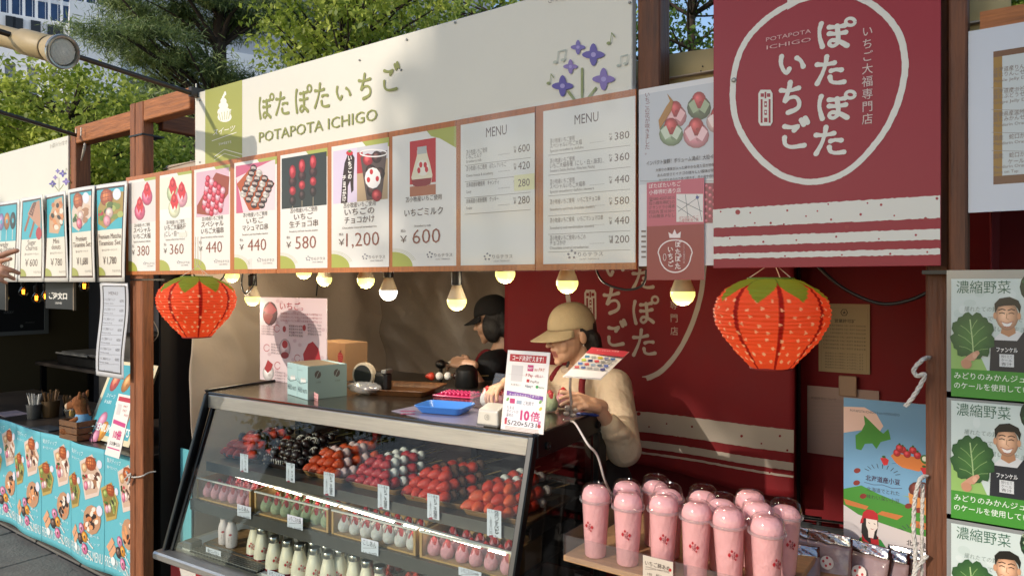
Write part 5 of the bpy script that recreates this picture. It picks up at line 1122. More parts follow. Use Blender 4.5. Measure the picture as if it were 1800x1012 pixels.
# white drip pattern on the red base
P=Pr(cw(0,-.1705,0),ax,(0,0,1));P.n=Vector((ax.y,-ax.x,0))
P.tri([(313,980),(345,992),(344,1012),(340,1030),(325,1030),(318,1010)],'#d8d2ca');P.L=1
for x in (321,328,335):P.ellp(x,992,2,5,'#9c1b22')
P.text('いちご',382,1016,16,'#d8d2ca');P.build('print',INK,CA,world=True)
# ---------------------------------------------------------------- on top of the showcase
ZT=1.1555
T=thing('info_board','standing pink white info board about strawberries at the back left of the counter','board',tuple(onz(516,675,ZT)),0)
Yi=1.93;O=onY(457,600,Yi);xi0=O.x;xi1=onY(574,600,Yi).x;zi1=onY(458,522,Yi).z
MB().box(xi0,xi1,Yi,Yi+.004,ZT,zi1).build('board',mat('info_card','#d7c4c4',.5),T,world=True)
MB().add([(xi0+.05,Yi+.004,ZT),(xi1-.05,Yi+.004,ZT),(xi1-.05,Yi+.09,ZT),(xi0+.05,Yi+.09,ZT),(xi0+.05,Yi+.004,zi1-.12),(xi1-.05,Yi+.004,zi1-.12)],[(3,2,5,4)]).build('easel_back',mat('info_card'),T,world=True)
P=Pr((xi0,Yi,0));P.L=1
for k in range(26):P.ellp(463+rnd.random()*106,528+rnd.random()*138,3.2,3.4,'#c9b0b2',n=10)
P.L=2;P.text('いちご。',492,543,15,'#a3373c',x1=533,off=.01)
for k in range(3):P.text('北海道産のいちごを使った和洋菓子の専門店です',493,552+k*6,4,'#a25a5e',x1=566)
P.ellp(475,551,13,21,'#5b2a2a',0,'#a04a48');P.poly([(463,552),(475,542),(480,556),(473,570),(464,563)],'#8a4038');P.L+=1;P.tri([(463,545),(475,530),(487,545),(480,552),(470,550)],'#9c2f34')
for x,y in ((500,578),(535,576)):P.ellp(x,y,3,5.5,'#a02a30');
for x,y,n in ((508,578,'厳選素材を使用'),(541,576,'専門店ならではの')):
    for k in range(4):P.text(n,x,y+k*5.4-4,4.2,'#5a3a3c',x1=x+24)
for x,y in ((487,577),(469,611),(488,642),(523,629)):P.ring(x,y,5,6,1.2,'#b04a50',a0=20,a1=340)
for k in range(4):P.text('もちもち食感の大福',460,588+k*4.2-4 if False else 574+k*4.5,3.8,'#5a3a3c',x1=482);P.text('果汁あふれる',477,606+k*5,3.8,'#5a3a3c',x1=492);P.text('人気商品です',483,655+k*5,3.8,'#5a3a3c',x1=502)
P.ellp(501,612,10,17,'#cdb8b8',0,'#e0d0d0');P.ellp(501,605,5,7,'#a8242c');P.ellp(501,624,7,6,'#8e2a30')
P.tri([(535,636),(533,622),(542,604),(550,600),(560,612),(564,632),(562,640)],'#a61f28');P.ellp(472,655,10,14,'#cfc8c2',0,'#e8e2dc');P.L+=1;P.tri([(465,648),(471,632),(480,640),(477,650),(471,655)],'#a02a2c')
P.done(parent=T)
NB=mat('nut_box_teal','#a9c8c6',.5,var=.03,vs=5);NBS=mat('nut_box_side','#7d8f86',.55)
bl=Vector(onz(505,692,ZT));br=Vector(onz(541,703,ZT));br.z=bl.z
dx=(br-bl);ang=math.atan2(dx.y,dx.x)
for i in range(2):
    o_=bl+dx*(i*.5)+dx.normalized()*.001*i
    t=thing('nut_box',('left' if i==0 else 'right')+' one of two pale teal boxes of mixed nuts with birds on a branch','box',tuple(o_),ang)
    w_=dx.length/2-.001
    MB().box(0,w_,0,.16,0,.125,bev=.001).build('carton',NB,t)
    P=Pr((0,0,.125),px=False,sc=.001);W=w_*1000
    P.line([(W*.03,62),(W*.3,70),(W*.6,66),(W*.97,58)],2,'#23282a');P.line([(W*.3,70),(W*.15,56),(W*.06,50)],1.2,'#23282a')
    for k in range(3):P.ellp(W*(.42+.16*k),57-k,W*.085,7,'#e9e6e0');P.ellp(W*(.42+.16*k),50-k,W*.05,4,'#d2ccc4')
    P.text('MIXED NUTS',W*.06,102,21,'#3d4a50',x1=W*.92,off=.0);P.text('HOKKAIDO',W*.06,86,5,'#3d4a50',x1=W*.5);P.text('premium snack',W*.06,20,5,'#5a6a70',x1=W*.5)
    P.done(parent=t,world=False)
    if i:
        P=Pr((w_,0,.125),ex=(0,1,0),px=False,sc=.001);P.n=Vector((1,0,0))
        P.rect(0,0,160,125,'#7d8f86');P.L=1
        for y in (40,118):P.ellp(y,32,13,15,'#4a4038');P.line([(y-6,44),(y,30),(y+8,18)],2,'#9aa39a');P.L=2;P.text('北海道',y-8,64,7,'#5a5a50')
        P.v=[Vector((p.x,p.y,p.z)) for p in P.v];P.build('print',INK,t)
    else:MB().box(0.002,w_*2,.01,.13,.1252,.127).build('loose_label',mat('brown_label','#8d7a5c',.6),t)
p=onz(566,706,ZT)
t=thing('price_tag','tiny pink price slip leaning on the teal nut boxes','price tag',tuple(onz(553,700,ZT)+Vector((0,-.01,0))),ang)
MB().box(0,.05,-.002,0,0.004,.03,Matrix.Rotation(R(8),4,'Y')).build('card',mat('pink_slip','#dfa7a7',.6),t)
P=Pr((0,-.0022,.03),px=False,sc=.001);P.text('ミックスナッツ',5,12,6,'#5a3030',x1=42);P.text('1,080円',12,24,8,'#5a3030',x1=44);P.v=[Matrix.Rotation(R(8),4,'Y')@v for v in P.v];P.done(parent=t,world=False)
# carton, tape dispenser, plastic bag at the back
t=thing('cardboard_box','cardboard box with a red strawberry print behind the teal boxes','box',tuple(onY(585,640,2.12).xy)+(ZT,),R(-8))
MB().box(-.12,.10,0,.12,0,.17,bev=.002).build('carton',mat('kraft_card','#a9825c',.8,var=.1),t)
P=Pr((0,0,.17),px=False,sc=.001);P.tri([(40,62),(46,48),(60,42),(76,46),(84,60),(78,82),(62,96),(46,84)],'#a8202c');P.tri([(52,44),(60,38),(58,28),(64,36),(72,30),(68,42)],'#7d2a28')
P.L=1
for k in range(9):P.ellp(52+(k%3)*10,56+(k//3)*10,1.3,2,'#dcb8a0',n=6)
P.done(parent=t,world=False)
t=thing('tape_dispenser','black tape dispenser with a white edged roll on the counter','tape dispenser',tuple(conz(0,0,0)) if False else tuple(onz(622,690,ZT)+Vector((0,.10,0))),R(10))
MB().box(-.05,.085,-.025,.025,0,.075,bev=.01).build('body',BLK,t)
MB().lathe([(.045,-.012),(.052,-.012),(.052,.012),(.045,.012)],28,Matrix.Translation((-.02,-.027,.062))@Matrix.Rotation(R(90),4,'X'),cap=True).build('tape_roll',mat('tape_white','#b9a98f',.4),t,smooth=40)
MB().lathe([(.001,-.014),(.043,-.014),(.043,.013),(.001,.014)],24,Matrix.Translation((-.02,-.028,.062))@Matrix.Rotation(R(90),4,'X')).build('roll_hub',BLK,t,smooth=40)
MB().box(.06,.085,-.026,.026,.072,.088,bev=.003).build('cutter',STEELD,t)
mb=MB();mb.ell((0,0,.02),(.085,.05,.022),n=22,m=12,noise=.13);o=mb.build('plastic_bag',glassmat('crumpled_film',(.8,.74,.66),.2,.15,haze=.2),smooth=True);o.location=onz(628,694,ZT)+Vector((0,.04,0));tag(o,'crumpled clear plastic bag beside the tape dispenser','plastic bag')
# trays on the counter
WT=mat('acacia_wood','#5e3a1c',.4,var=.45,vs=7,bump=.1,bs=20,stretch=(14,2,2),coat=.3)
a=onz(635,690,ZT);c=onz(775,682,ZT)
o=tray_mb(.27,.25,.022,lip=.02).build('wooden_tray',WT,smooth=35);o.location=onz(705,690,ZT)+Vector((.0,.03,0));o.rotation_euler=(0,0,R(20));tag(o,'empty dark brown wooden tray with wavy grain on the steel counter','tray')
MB_=MB().box(-.09,.09,-.05,.05,0,.006,bev=.003)
o=thing('grid_tray','bright pink plastic tray with a raised grid of small bumps','tray',tuple(onz(797,697,ZT)+Vector((0,.03,0))),R(12))
MB_.build('plate',mat('pink_plastic','#c02663',.4,coat=.2),o)
m=MB()
for i in range(8):
    for j in range(4):m.box(-.062+i*.018,-.050+i*.018,-.035+j*.020,-.022+j*.020,.006,.017,bev=.003)
m.build('raised_grid',mat('pink_plastic'),o);KIDS[o.name][-1]['kind']='stuff'
BLU=mat('blue_plastic','#3f7fd0',.4,coat=.2)
o=tray_mb(.185,.13,.024,lip=.02,wall=.004).build('coin_tray',BLU,smooth=35);o.location=onz(778,724,ZT+.004)+Vector((0,.012,0));o.rotation_euler=(0,0,R(14));tag(o,'bright blue plastic coin tray on a laminated sheet near the counter edge','tray')
t=thing('laminated_sheet','laminated white and pink notice lying under the blue tray and card reader','sheet',tuple(onz(775,735,ZT+.001)),R(3))
w0=[onz(688,722,ZT),onz(755,708,ZT),onz(880,722,ZT),onz(850,749,ZT),onz(760,740,ZT)]
MB().add([tuple(p) for p in w0]+[(p.x,p.y,p.z+.0012) for p in w0],[(9,8,7,6,5),(0,1,2,3,4)]+[(k,(k+1)%5,5+(k+1)%5,5+k) for k in range(5)]).build('sheet',mat('lilac_paper','#9a93a8',.3,coat=.5),t,world=True)
m=MB()
for k in range(10):
    p=onz(707+ (k%5)*5,722+(k//5)*5,ZT+.002);m.box(p.x-.005,p.x+.005,p.y-.006,p.y+.006,p.z,p.z+.0004)
m.build('printed_text',mat('magenta_ink','#a8205c',.5),t,world=True,kind='stuff')
t=thing('card_reader','small white card reader with a round contactless mark in front of the sign','card reader',tuple(onz(862,750,ZT)+Vector((-.01,.0,0))),R(4))
RW=mat('reader_white','#cfc8bb',.3,coat=.3)
m=MB();m.add([(-.04,-.005,.004),(.04,-.005,.004),(.04,.085,.004),(-.04,.085,.004),(-.036,.0,.05),(.036,.0,.05),(.034,.055,.066),(-.034,.055,.066),(-.038,.08,.03),(.038,.08,.03)],[(3,2,1,0),(0,1,5,4),(4,5,6,7),(7,6,9,8),(8,9,2,3),(0,4,7),(0,7,8),(0,8,3),(1,6,5),(1,9,6),(1,2,9)])
r_=m.build('body',RW,t);bv=r_.modifiers.new('b','BEVEL');bv.width=.006;bv.segments=3
MB().box(-.041,.041,-.006,.086,0,.008,bev=.003).build('foot',mat('reader_grey','#6f6d6a',.4),t)
P=Pr((0,-.006,.05),px=False,sc=.001);P.ring(0,20,8,8,1,'#6a665f');
for k in range(3):P.ring(-4,20,3+k*2.4,3+k*2.4,.8,'#6a665f',a0=-40,a1=40)
P.v=[Vector((p.x,p.y-.0005+.001*(p.z-.0)/.05,p.z)) for p in P.v];P.done(parent=t,world=False)
# standing payment sign
Ysg=1.715
def paysign(T,O,ex,ez,W,Hh,tx,mode=0):
    P=Pr(O,ex,ez,px=False,sc=Hh/129);P.kx=W/74/(Hh/129);P.L=1
    P.rect(5,6,69,18,'#b51f2a');P.text('コード決済使えます！',10,15.5,9.5,'#f4ece6',x1=64,off=.015)
    # plain pale patch stands where the code is
    P.rect(10,24,30,50,'#cfc7c4');P.text('お支払い',11,57,4,'#6a6260',x1=28)
    P.rect(38,22,48,32,'#c02a6c');P.L=2;P.text('PAY',39,29,5,'#fff',x1=47);P.text('au PAY',50,31,8,'#c25a3a',x1=68,shear=.2)
    P.text('d払い',52,41,6,'#b5303a',x1=65);P.text('P Pay',36,41,7,'#b0202c',x1=48,off=.01);P.rect(38,45,43,50,'#b5202c');P.text('PayPay',45,50,5.5,'#6a5a58',x1=60);P.text('Alipay+',36,58,6.5,'#3c5a78',x1=50);P.ellp(57,56,2.6,2.6,'#3c9a50');P.text('WeChat',60,58,4,'#4a7a50',x1=69)
    P.L=1;P.poly([(5,66),(37,68),(69,70),(69,78),(37,73),(5,74)],'#7d4a9c');P.text('さっぽろライラックまつり',10,73,4.6,'#f0e8f0',x1=62);P.rect(6,76,68,121,'#ece6ea');P.L=2
    for x,y,c in ((8,80,'#7aa860'),(65,79,'#7aa860'),(66,90,'#d8c84a'),(8,112,'#7a5aa8'),(66,112,'#c87aa8')):P.ellp(x,y,2.2,3.5,c,30)
    P.rect(12,78,21,86,'#c02a6c');P.rect(24,80,33,86,'#9aa8b8');P.text('ご利用で',36,86,7,'#3a3436',x1=54)
    for k,t_ in enumerate(('たまる','ポイントが','基本の')):P.text(t_,8,95+k*6,6,'#3a3436',x1=8+4.2*len(t_))
    P.text('10',32,110,21,'#f3e8ee',x1=49,off=.09);P.L=3;P.text('10',32.5,110,20.5,'#c4266e',x1=48.5,off=.05);P.text('倍',50,109,16,'#c4266e',x1=66,off=.02)
    P.text('5/20',11,120,10,'#3a3436',x1=35,off=.01);P.text('▶',36,119,5,'#3a3436',x1=40);P.text('5/31',41,120,10,'#3a3436',x1=62,off=.01);P.rect(6,110,10,120,'#c23a4a');P.ellp(66,117,3,3,'#b5303a')
    for k in range(3):P.rect(8,123+k*2,66,123.8+k*2,'#b59a9a')
    P.done(parent=T);return P
O0=onY(893,630,Ysg);p1_=onY(964,636,Ysg);p2_=onY(880,752,Ysg)
T=thing('payment_sign','upright white acrylic sign with a red header and big pink 10 at the counter corner','sign',tuple(onz(915,760,ZT)),R(-4))
ex=Vector((math.cos(R(3)),math.sin(R(3)),0));ez=Vector((.0,.16,1)).normalized()
base=Vector((onz(880,754,ZT)));base.z=ZT+.001
Wd=.148;Hd=.238
for d_,nm,m_ in ((.0,'acrylic_panel',mat('sign_white','#e9e0da',.35,coat=.4)),):
    a_=base;nn=ex.cross(ez).normalized();m=MB();vs=[]
    for k in (0,.003):
        for x,z in ((0,0),(Wd,0),(Wd,Hd),(0,Hd)):vs.append(a_+ex*x+ez*z-nn*k)
    m.add(vs,[(0,1,2,3),(7,6,5,4),(0,4,5,1),(1,5,6,2),(2,6,7,3),(3,7,4,0)]).build(nm,m_,T,world=True)
MB().add([base+Vector((.01,.06,0)),base+Vector((Wd-.01,.06,0)),base+ez*Hd*.7+ex*(Wd-.01),base+ez*Hd*.7+ex*.01],[(0,1,2,3)]).build('rear_leg',PLA,T,world=True,solid=.002)
paysign(T,base+ez*Hd,ex,ez,Wd,Hd,None)
# clip holder with tilted sheet
cb=onz(1003,738,ZT)
T=thing('clip_stand','clear plastic clip stand holding a tilted payment logo sheet','stand',tuple(cb))
MB().lathe([(.028,0),(.026,.006),(.010,.016),(.006,.03)],18).build('foot',PLA,T,smooth=True)
m=MB();m.tube([(0,0,.02),(.003,0,.06),(-.002,0,.1),(0,0,.155)],.0045,8)
for k in range(7):m.ell((.012*math.sin(k*2),.012*math.cos(k*1.7),.012+k*.005),(.011,.009,.007),n=8,m=6)
m.build('stem',mat('milky_acrylic','#c9bdb4',.08,coat=1,trans=.5),T,smooth=True)
MB().box(-.035,.035,-.006,.006,.15,.168,bev=.004).build('clip',PLA,T)
T=thing('payment_sheet','tilted laminated sheet of payment logos held by the clear clip','sheet',tuple(cb+Vector((0,0,.16))))
A=[atd(989,662,2.05),atd(1056,667,2.02),atd(1106,618,2.22),atd(1040,610,2.25)]
ex=(A[1]-A[0]).normalized();nn=(A[1]-A[0]).cross(A[3]-A[0]).normalized();ez=nn.cross(ex)
MB().add([tuple(p) for p in A]+[tuple(p-nn*.001) for p in A],[(0,1,2,3),(7,6,5,4),(0,4,5,1),(1,5,6,2),(2,6,7,3),(3,7,4,0)]).build('sheet',mat('sheet_white','#d9d2cc',.25,coat=.6),T,world=True)
P=Pr(A[0],ex,ez);P.n=nn;P.L=1
def SQ(u,f):
    a=(989+(1056-989)*u,662+(667-662)*u);b=(1040+(1106-1040)*u,610+(618-610)*u);return (a[0]+(b[0]-a[0])*f,a[1]+(b[1]-a[1])*f)
P.poly([SQ(0,.8),SQ(1,.8),SQ(1,1),SQ(0,1)],'#a8303c');P.L=2
P.text('キャッシュレス決済',*SQ(.2,.91),6,'#e8d0d0',x1=SQ(.8,.91)[0]);
for r_,cs_ in ((.7,'#4a7a9a #8a8a8a #b59a2c #6a6a8a #3a5a8a'),(.58,'#a8b43c #1c2c5a #b5303c #7a7a7a #8a8a8a'),(.46,'#2c5aa0 #a83a3a #8a9aaa #5a6a7a #4a5a9a'),(.34,'#b52a3a #2a4a8a #8a8a8a #9a9a9a #3c3c7a')):
    for k,c in enumerate(cs_.split()):x,y=SQ(.1+.17*k,r_);P.rect(x-3,y-2,x+5,y+2,c)
P.poly([SQ(.03,.03),SQ(.97,.03),SQ(.97,.26),SQ(.03,.26)],'#e8e0dc');P.L=3
P.text('au PAY',*SQ(.28,.18),6,'#b5503a',x1=SQ(.55,.18)[0]);P.text('Alipay+',*SQ(.12,.05),6.5,'#3c5a8a',x1=SQ(.5,.05)[0]);P.text('PayPay',*SQ(.55,.10),5,'#a8303c',x1=SQ(.85,.10)[0]);x,y=SQ(.12,.2);P.rect(x-2,y-3,x+5,y+3,'#b52a6c')
P.done(parent=T)
t=thing('pen','blue ballpoint pen lying by the corner of the counter','pen',tuple(onz(1025,727,ZT+.004)),R(2));MB().tube([(-.05,0,0),(.045,0,0),(.06,0,0)],[.0045,.0045,.0012],8).build('barrel',mat('blue_pen','#1e2c6e',.3),t,smooth=40);MB().box(.0,.05,-.001,.001,.004,.006).build('pocket_clip',mat('blue_pen'),t)
cb2=[onz(1003,740,ZT),atd(1012,745,2.0),atd(1033,780,1.93),atd(1050,800,1.95),atd(1062,840,1.98),atd(1072,862,2.03),atd(1078,868,2.1)]
o=MB().tube(smooth_line([tuple(p) for p in cb2],6),.0032,7).build('cable',mat('white_cable','#cfc4bc',.4),smooth=True);tag(o,'thin white cable hanging from the counter corner down behind the pink cups','cable')
# ================================================================ lamps, lanterns, interior, cups, left stall
BEI=mat('beige_lamp_paint','#b39f78',.5,var=.12,vs=14,bump=.1,bs=60)
fc=atd(112,92,2.5);bk=atd(-55,48,2.72);axv=(fc-bk).normalized();Lb=(fc-bk).length
T=thing('spot_lamp','beige tubular spot lamp with ribbed glass face at the upper left corner','lamp',tuple(bk))
q=Matrix.Translation(bk)@axv.to_track_quat('Z','Y').to_matrix().to_4x4()
MB().lathe([(0.0396,-.1),(0.0396,Lb-.20),(0.0430,Lb-.2)],28,q).build('rear_tube',BEI,T,world=True,smooth=40)
MB().lathe([(0.0456,Lb-.23),(0.0473,Lb-.226),(0.0473,Lb-.085),(0.0447,Lb-.08)],28,q).build('body_tube',BEI,T,world=True,smooth=40)
MB().lathe([(0.0430,Lb-.08),(0.0404,Lb-.07),(0.0404,Lb-.062)],28,q).build('neck_ring',mat('dark_seam','#3a3226',.6),T,world=True,smooth=40)
MB().lathe([(0.0421,Lb-.075),(0.0482,Lb-.06),(0.0568,Lb-.022),(0.0585,Lb-.012)],32,q).build('shade',BEI,T,world=True,smooth=40)
MB().lathe([(0.0568,Lb-.016),(0.0606,Lb-.010),(0.0606,Lb),(0.0568,Lb+.003),(0.0499,Lb+.001),(0.0473,Lb-.012)],36,q,cap=False).build('rim',mat('glass_rim','#8c8678',.12,coat=1,metal=.3),T,world=True,smooth=35)
m=MB();m.lathe([(0.0009,Lb-.004),(0.0447,Lb-.007),(0.0482,Lb-.012)],36,q,cap=False);m.build('lens',mat('ribbed_lens','#e8e2d6',.35,coat=.6,bump=1,bs=260),T,world=True,smooth=True)
m=MB()
for k in range(-9,10):
    x=k*.0046;w_=math.sqrt(max(0,.044**2-x*x))
    if w_>.01:m.tube([q@Vector((x,-w_,Lb-.004)),q@Vector((x,w_,Lb-.004))],.0013,4)
m.build('lens_ribs',mat('lens_glass','#f2ede0',.3,coat=.5),T,world=True);KIDS[T.name][-1]['kind']='stuff'
A=onY(345,167,D-.01);Bp=onX(131,98,A.x);d_=(Bp-A).normalized();E_=A+d_*1.02
T2=thing('lamp_arm','long thin dark metal arm carrying the beige spot lamp from the sign corner','arm',tuple(A))
AM=mat('dark_arm_metal','#4a4038',.35,metal=.6,var=.2,vs=20)
MB().tube([tuple(A),tuple(A+d_*.5),tuple(E_)],.0105,10).build('tube',AM,T2,world=True,smooth=40)
MB().box(-.012,.012,-.03,.03,-.012,.03,Matrix.Translation(A)).build('bracket',AM,T2,world=True)
MB().tube([tuple(A+Vector((0,0,.02))),tuple(A+Vector((0,0,.05)))],.004,6).build('screw_stud',STEELD,T2,world=True)
MB().tube([tuple(E_-d_*.04),tuple(E_-d_*.04+Vector((-.03,-.05,.0))),tuple(bk+axv*.03)],.008,6).build('bracket',AM,T2,world=True)
A=onY(134,238,D-.01);Bp=onX(0,197,A.x);d_=(Bp-A).normalized()
T2=thing('lamp_arm','second dark metal arm reaching forward from the top of the left stall','arm',tuple(A))
MB().tube([tuple(A),tuple(A+d_*.9)],.0105,10).build('tube',AM,T2,world=True,smooth=40)
for s_ in (0,.06):MB().tube([tuple(A+Vector((s_,0,-.01))),tuple(A+Vector((s_,0,.035)))],.0035,6).build('screw_stud',STEELD,T2,world=True)
p=onY(148,262,D);m=MB();m.tube([tuple(p+Vector((-.035,0,-.06))),tuple(p),tuple(p+Vector((.01,0,.03)))],[.004,.008,.006],6)
tag(m.build('clothes_peg',mat('peg_white','#cbbfae',.5),smooth=True),'small white peg with a red tip hanging under the left beam','peg')
# ---- lit bulbs
GLO=mat('bulb_glow','#fff6a0',.3,emit='#fff27a',es=1.15);GLW=mat('bulb_glow_white','#ffffff',.3,emit='#fffdf6',es=1.6);NECK=mat('bulb_neck','#cdbfa4',.4,trans=.2)
def lbulb(px,py,Y,lab,white=0,sock=0,power=1.5):
    p=onY(px,py,Y);t=thing('light_bulb',lab,'bulb',tuple(p),0,'round bulbs hanging under the menu boards')
    MB().lathe([(.001,-.034),(.016,-.031),(.028,-.021),(.0345,-.006),(.0345,.006)],24,cap=False).build('glowing_dome',GLW if white else GLO,t,smooth=True)
    MB().lathe([(.0345,.006),(.033,.012),(.022,.040),(.0165,.056)],24).build('neck',NECK,t,smooth=True)
    MB().lathe([(.0185,.056),(.0195,.060),(.0195,.105),(.012,.112)],16).build('socket',BLK,t,smooth=40)
    MB().tube([(0,0,.11),(.003,0,.17),(-.004,.0,.26)],.0035,6).build('wire',BLK,t,smooth=True)
    l=bpy.data.lights.new('bulb_light','POINT');l.energy=power;l.color=(1,.85,.62) if not white else (1,.95,.85);l.shadow_soft_size=.03;o=bpy.data.objects.new('bulb_light',l);COL.objects.link(o);o.parent=t;o.location=(0,.0,-.05)
for a in ((408,484,2.0,'leftmost glowing bulb beside the left strawberry lantern',0,0,2.2),(444,524,1.93,'low hanging glowing bulb in a black socket near the left lantern',0,0,2.2),(534,477,2.0,'glowing bulb half hidden under the board with three tall skewers'),(570,490,2.12,'small glowing bulb below the edge between skewers and cup boards'),(643,492,1.95,'glowing bulb below the 1,200 price board'),(683,513,1.95,'only pure white glowing bulb, below the 1,200 board',1),(803,529,1.90,'glowing bulb in a long black socket under the first text menu'),(888,481,1.95,'glowing bulb half hidden at the left edge of the red backdrop'),(997,497,1.90,'glowing bulb directly above the beige cap'),(1200,516,1.90,'biggest glowing bulb just below the narrow red card')):
    lbulb(*a)
def wire(pts,lab,r=.0035,m=BLK,name='cable'):
    o=MB().tube(smooth_line([tuple(p) for p in pts],7),r,7).build(name,m,smooth=True);return tag(o,lab,'cable' if name=='cable' else 'rope')
wire([onY(336,470,1.8),onY(345,488,1.8),onY(372,499,1.8),onY(392,488,1.8),onY(396,470,1.8)],'black cable loop above the left strawberry lantern')
wire([onY(428,470,1.88),onY(425,500,1.88),onY(432,516,1.88),onY(446,500,1.88),onY(452,470,1.88)],'black cable loop round the low bulb socket')
wire([onY(1044,462,1.85),onY(1060,495,1.85),(onY(1100,509,1.85)),onY(1130,500,1.85),onY(1137,470,1.85)],'thick black cable loop hanging under the six item menu')
wire([onY(1436,466,1.9),onY(1480,505,1.9),onY(1545,533,1.9),onY(1600,527,1.9),onY(1640,508,1.9)],'black cable sagging between the red banner and the right post',.0045)
wire([onY(593,470,3.0),onY(592,600,3.0),onY(592,660,3.0)],'thin black wire hanging down the back canvas',.005)
wire([onY(561,470,2.3),onY(556,520,2.3)],'short black wire behind the small bulb')
# ---- strawberry lanterns
INKL=inkmat('ink_lantern',.7,trans=.55)
def lantern(px,py,Y,r,lab,rz):
    p=onY(px,py,Y);t=thing('strawberry_lantern',lab,'lantern',tuple(p),rz,'paper strawberry lanterns')
    n=216;ms=120;hh=r*1.58;mb=MB();vs=[];cc=[]
    def prof(f):   # f 0 top .. 1 bottom
        pts=[(0,.40),(.04,.58),(.12,.80),(.22,.94),(.36,1.0),(.5,.965),(.65,.84),(.8,.64),(.92,.47),(1,.36)]
        for (a,ra),(b,rb) in zip(pts[:-1],pts[1:]):
            if f<=b:
                k=(f-a)/(b-a);return ra+(rb-ra)*(k*k*(3-2*k)*.35+k*.65)
        return pts[-1][1]
    red=lin('#ee6238');dk=lin('#9a1a10');sd=lin('#f2c9a0');gr=lin('#7d9a2e');gd=lin('#5f7c28');seeds=[]
    for row in range(9):
        f=.24+row*.082
        for k in range(20):seeds.append((f+rnd.uniform(-.012,.012),(k+.5*(row%2))/20+rnd.uniform(-.012,.012)))
    sg={}
    for f,a in seeds:sg.setdefault(int(f*12),[]).append((f,a))
    for i in range(ms+1):
        f=i/ms;R0=prof(f)*r;rib=1-.022*abs(math.sin(f*math.pi*22))**.6 if True else 1;rib=1-.028*(1-abs(math.sin(f*math.pi*22)))
        z=hh*(.46-f)
        for k in range(n):
            a=k/n;an=2*math.pi*a;rr=R0*rib*(1+.004*math.sin(an*9+i*.7));vs.append((rr*math.cos(an),rr*math.sin(an),z+.0012*math.sin(an*5+f*20)))
            zig=.13+.17*abs(((a*8)%1)-.5)*2 if True else 0
            c=red
            st=abs(((a*8+.5)%1)-.5)
            if st<.055:c=dk
            for (sf,sa) in sg.get(int(f*12),[])+sg.get(int(f*12)-1,[])+sg.get(int(f*12)+1,[]):
                da=abs(a-sa);da=min(da,1-da)*2*math.pi*R0/r
                if (da/.026)**2+((f-sf)/.019)**2<1:c=sd;break
            if f<.05+.20*(1-abs(((a*8)%1)-.5)*2)**.9:c=gr if ((a*8)%1-.5)*1>-.45 else gd
            cc.append(c)
    fs=[(i*n+k,(i+1)*n+k,(i+1)*n+(k+1)%n,i*n+(k+1)%n) for i in range(ms) for k in range(n)]
    mb.add(vs,fs,None,cc);mb.build('paper_shell',INKL,t,smooth=True)
    MB().lathe([(r*.36,hh*(.46-1)-.003),(r*.37,hh*(.46-1)),(r*.36,hh*(.46-1)+.003)],30,cap=False).build('bottom_hoop',mat('hoop_red','#8a2016',.6),t)
    MB().lathe([(r*.40,hh*.46),(r*.405,hh*.46+.003),(r*.39,hh*.46+.004)],30,cap=False).build('top_hoop',mat('hoop_green','#66802c',.6),t)
    for a in (-.6,.5,1.9):MB().tube([(r*.4*math.cos(a*1.5+1),r*.4*math.sin(a*1.5+1),hh*.46),(.01*a,0,hh*.46+.05),(.01*a,0,hh*.46+.16)],.0012,5).build('string',mat('string_white','#c9bfae',.7),t)
    l=bpy.data.lights.new('lantern_light','POINT');l.energy=.3;l.color=(1,.75,.5);l.shadow_soft_size=.03;o=bpy.data.objects.new('lantern_light',l);COL.objects.link(o);o.parent=t;o.location=(0,0,0)
lantern(346,535,1.54,.150,'smaller looking strawberry lantern at the left below the pink skewer board',R(20))
lantern(1355,562,1.78,.1385,'big orange red strawberry lantern below the large red banner',R(-20))
# ---- printed banner on the back wall
Yn=2.85;bxl=onY(888,600,Yn).x;bxr=onY(1397,600,Yn).x;bzb=.775
T=thing('back_banner','red cloth banner inside the stall with white outline lettering and spotted stripes','banner',((bxl+bxr)/2,Yn,bzb))
wf=lambda x,z:.010*math.sin(x*5.2+.6)+.006*math.sin(x*11+z*4)+.005*math.sin(z*7+x*2)
P=Pr((bxl,Yn,bzb),base=.0015);W=bxr-bxl
MB().sheet(lambda u,v:Vector((bxl+W*u,Yn-wf(W*u,1.4*v+0),bzb-.018*(1-v)*math.sin(u*9)+1.4*v)),60,50).build('cloth',REDW,T,world=True,smooth=True,solid=.002)
P.warp=wf;P.sub=.05;WB2='#b9aea0'
P.line(smooth_line([(1020,420),(1002,470),(1000,520),(1015,575),(1042,625),(1085,662),(1120,668),(1160,652),(1198,606),(1224,550),(1236,500),(1240,440)],6),9,WB2,cap=False,jit=.08)
for ch,x0_,x1_,y0_,y1_ in (('た',1108,1150,468,510),('ぽ',1108,1152,524,573),('た',1108,1152,578,628),('い',1062,1098,452,490),('ち',1058,1094,505,553),('ご',1062,1098,563,612)):P.brush(ch,x0_,y0_,x1_-x0_,y1_-y0_,6,WB2,jit=.06)
P.vtext('福専門店',1184,500,592,16,WB2);seal(P,1039,537,20,56,WB2,'#74090f')
zb1=[onY(1397,y,Yn).z for y in (755,795,812,826,834,838)]
def zzb(z):return lambda x:HZ-(z-H)*F/(Yn/ray(x)[1])
for a,b in ((0,1),(2,3),(4,5)):stripe(P,890,1396,lambda x,a=zb1[a],b=zb1[b]:(zzb(a)(x),zzb(b)(x)),80,WB2,.5,0)
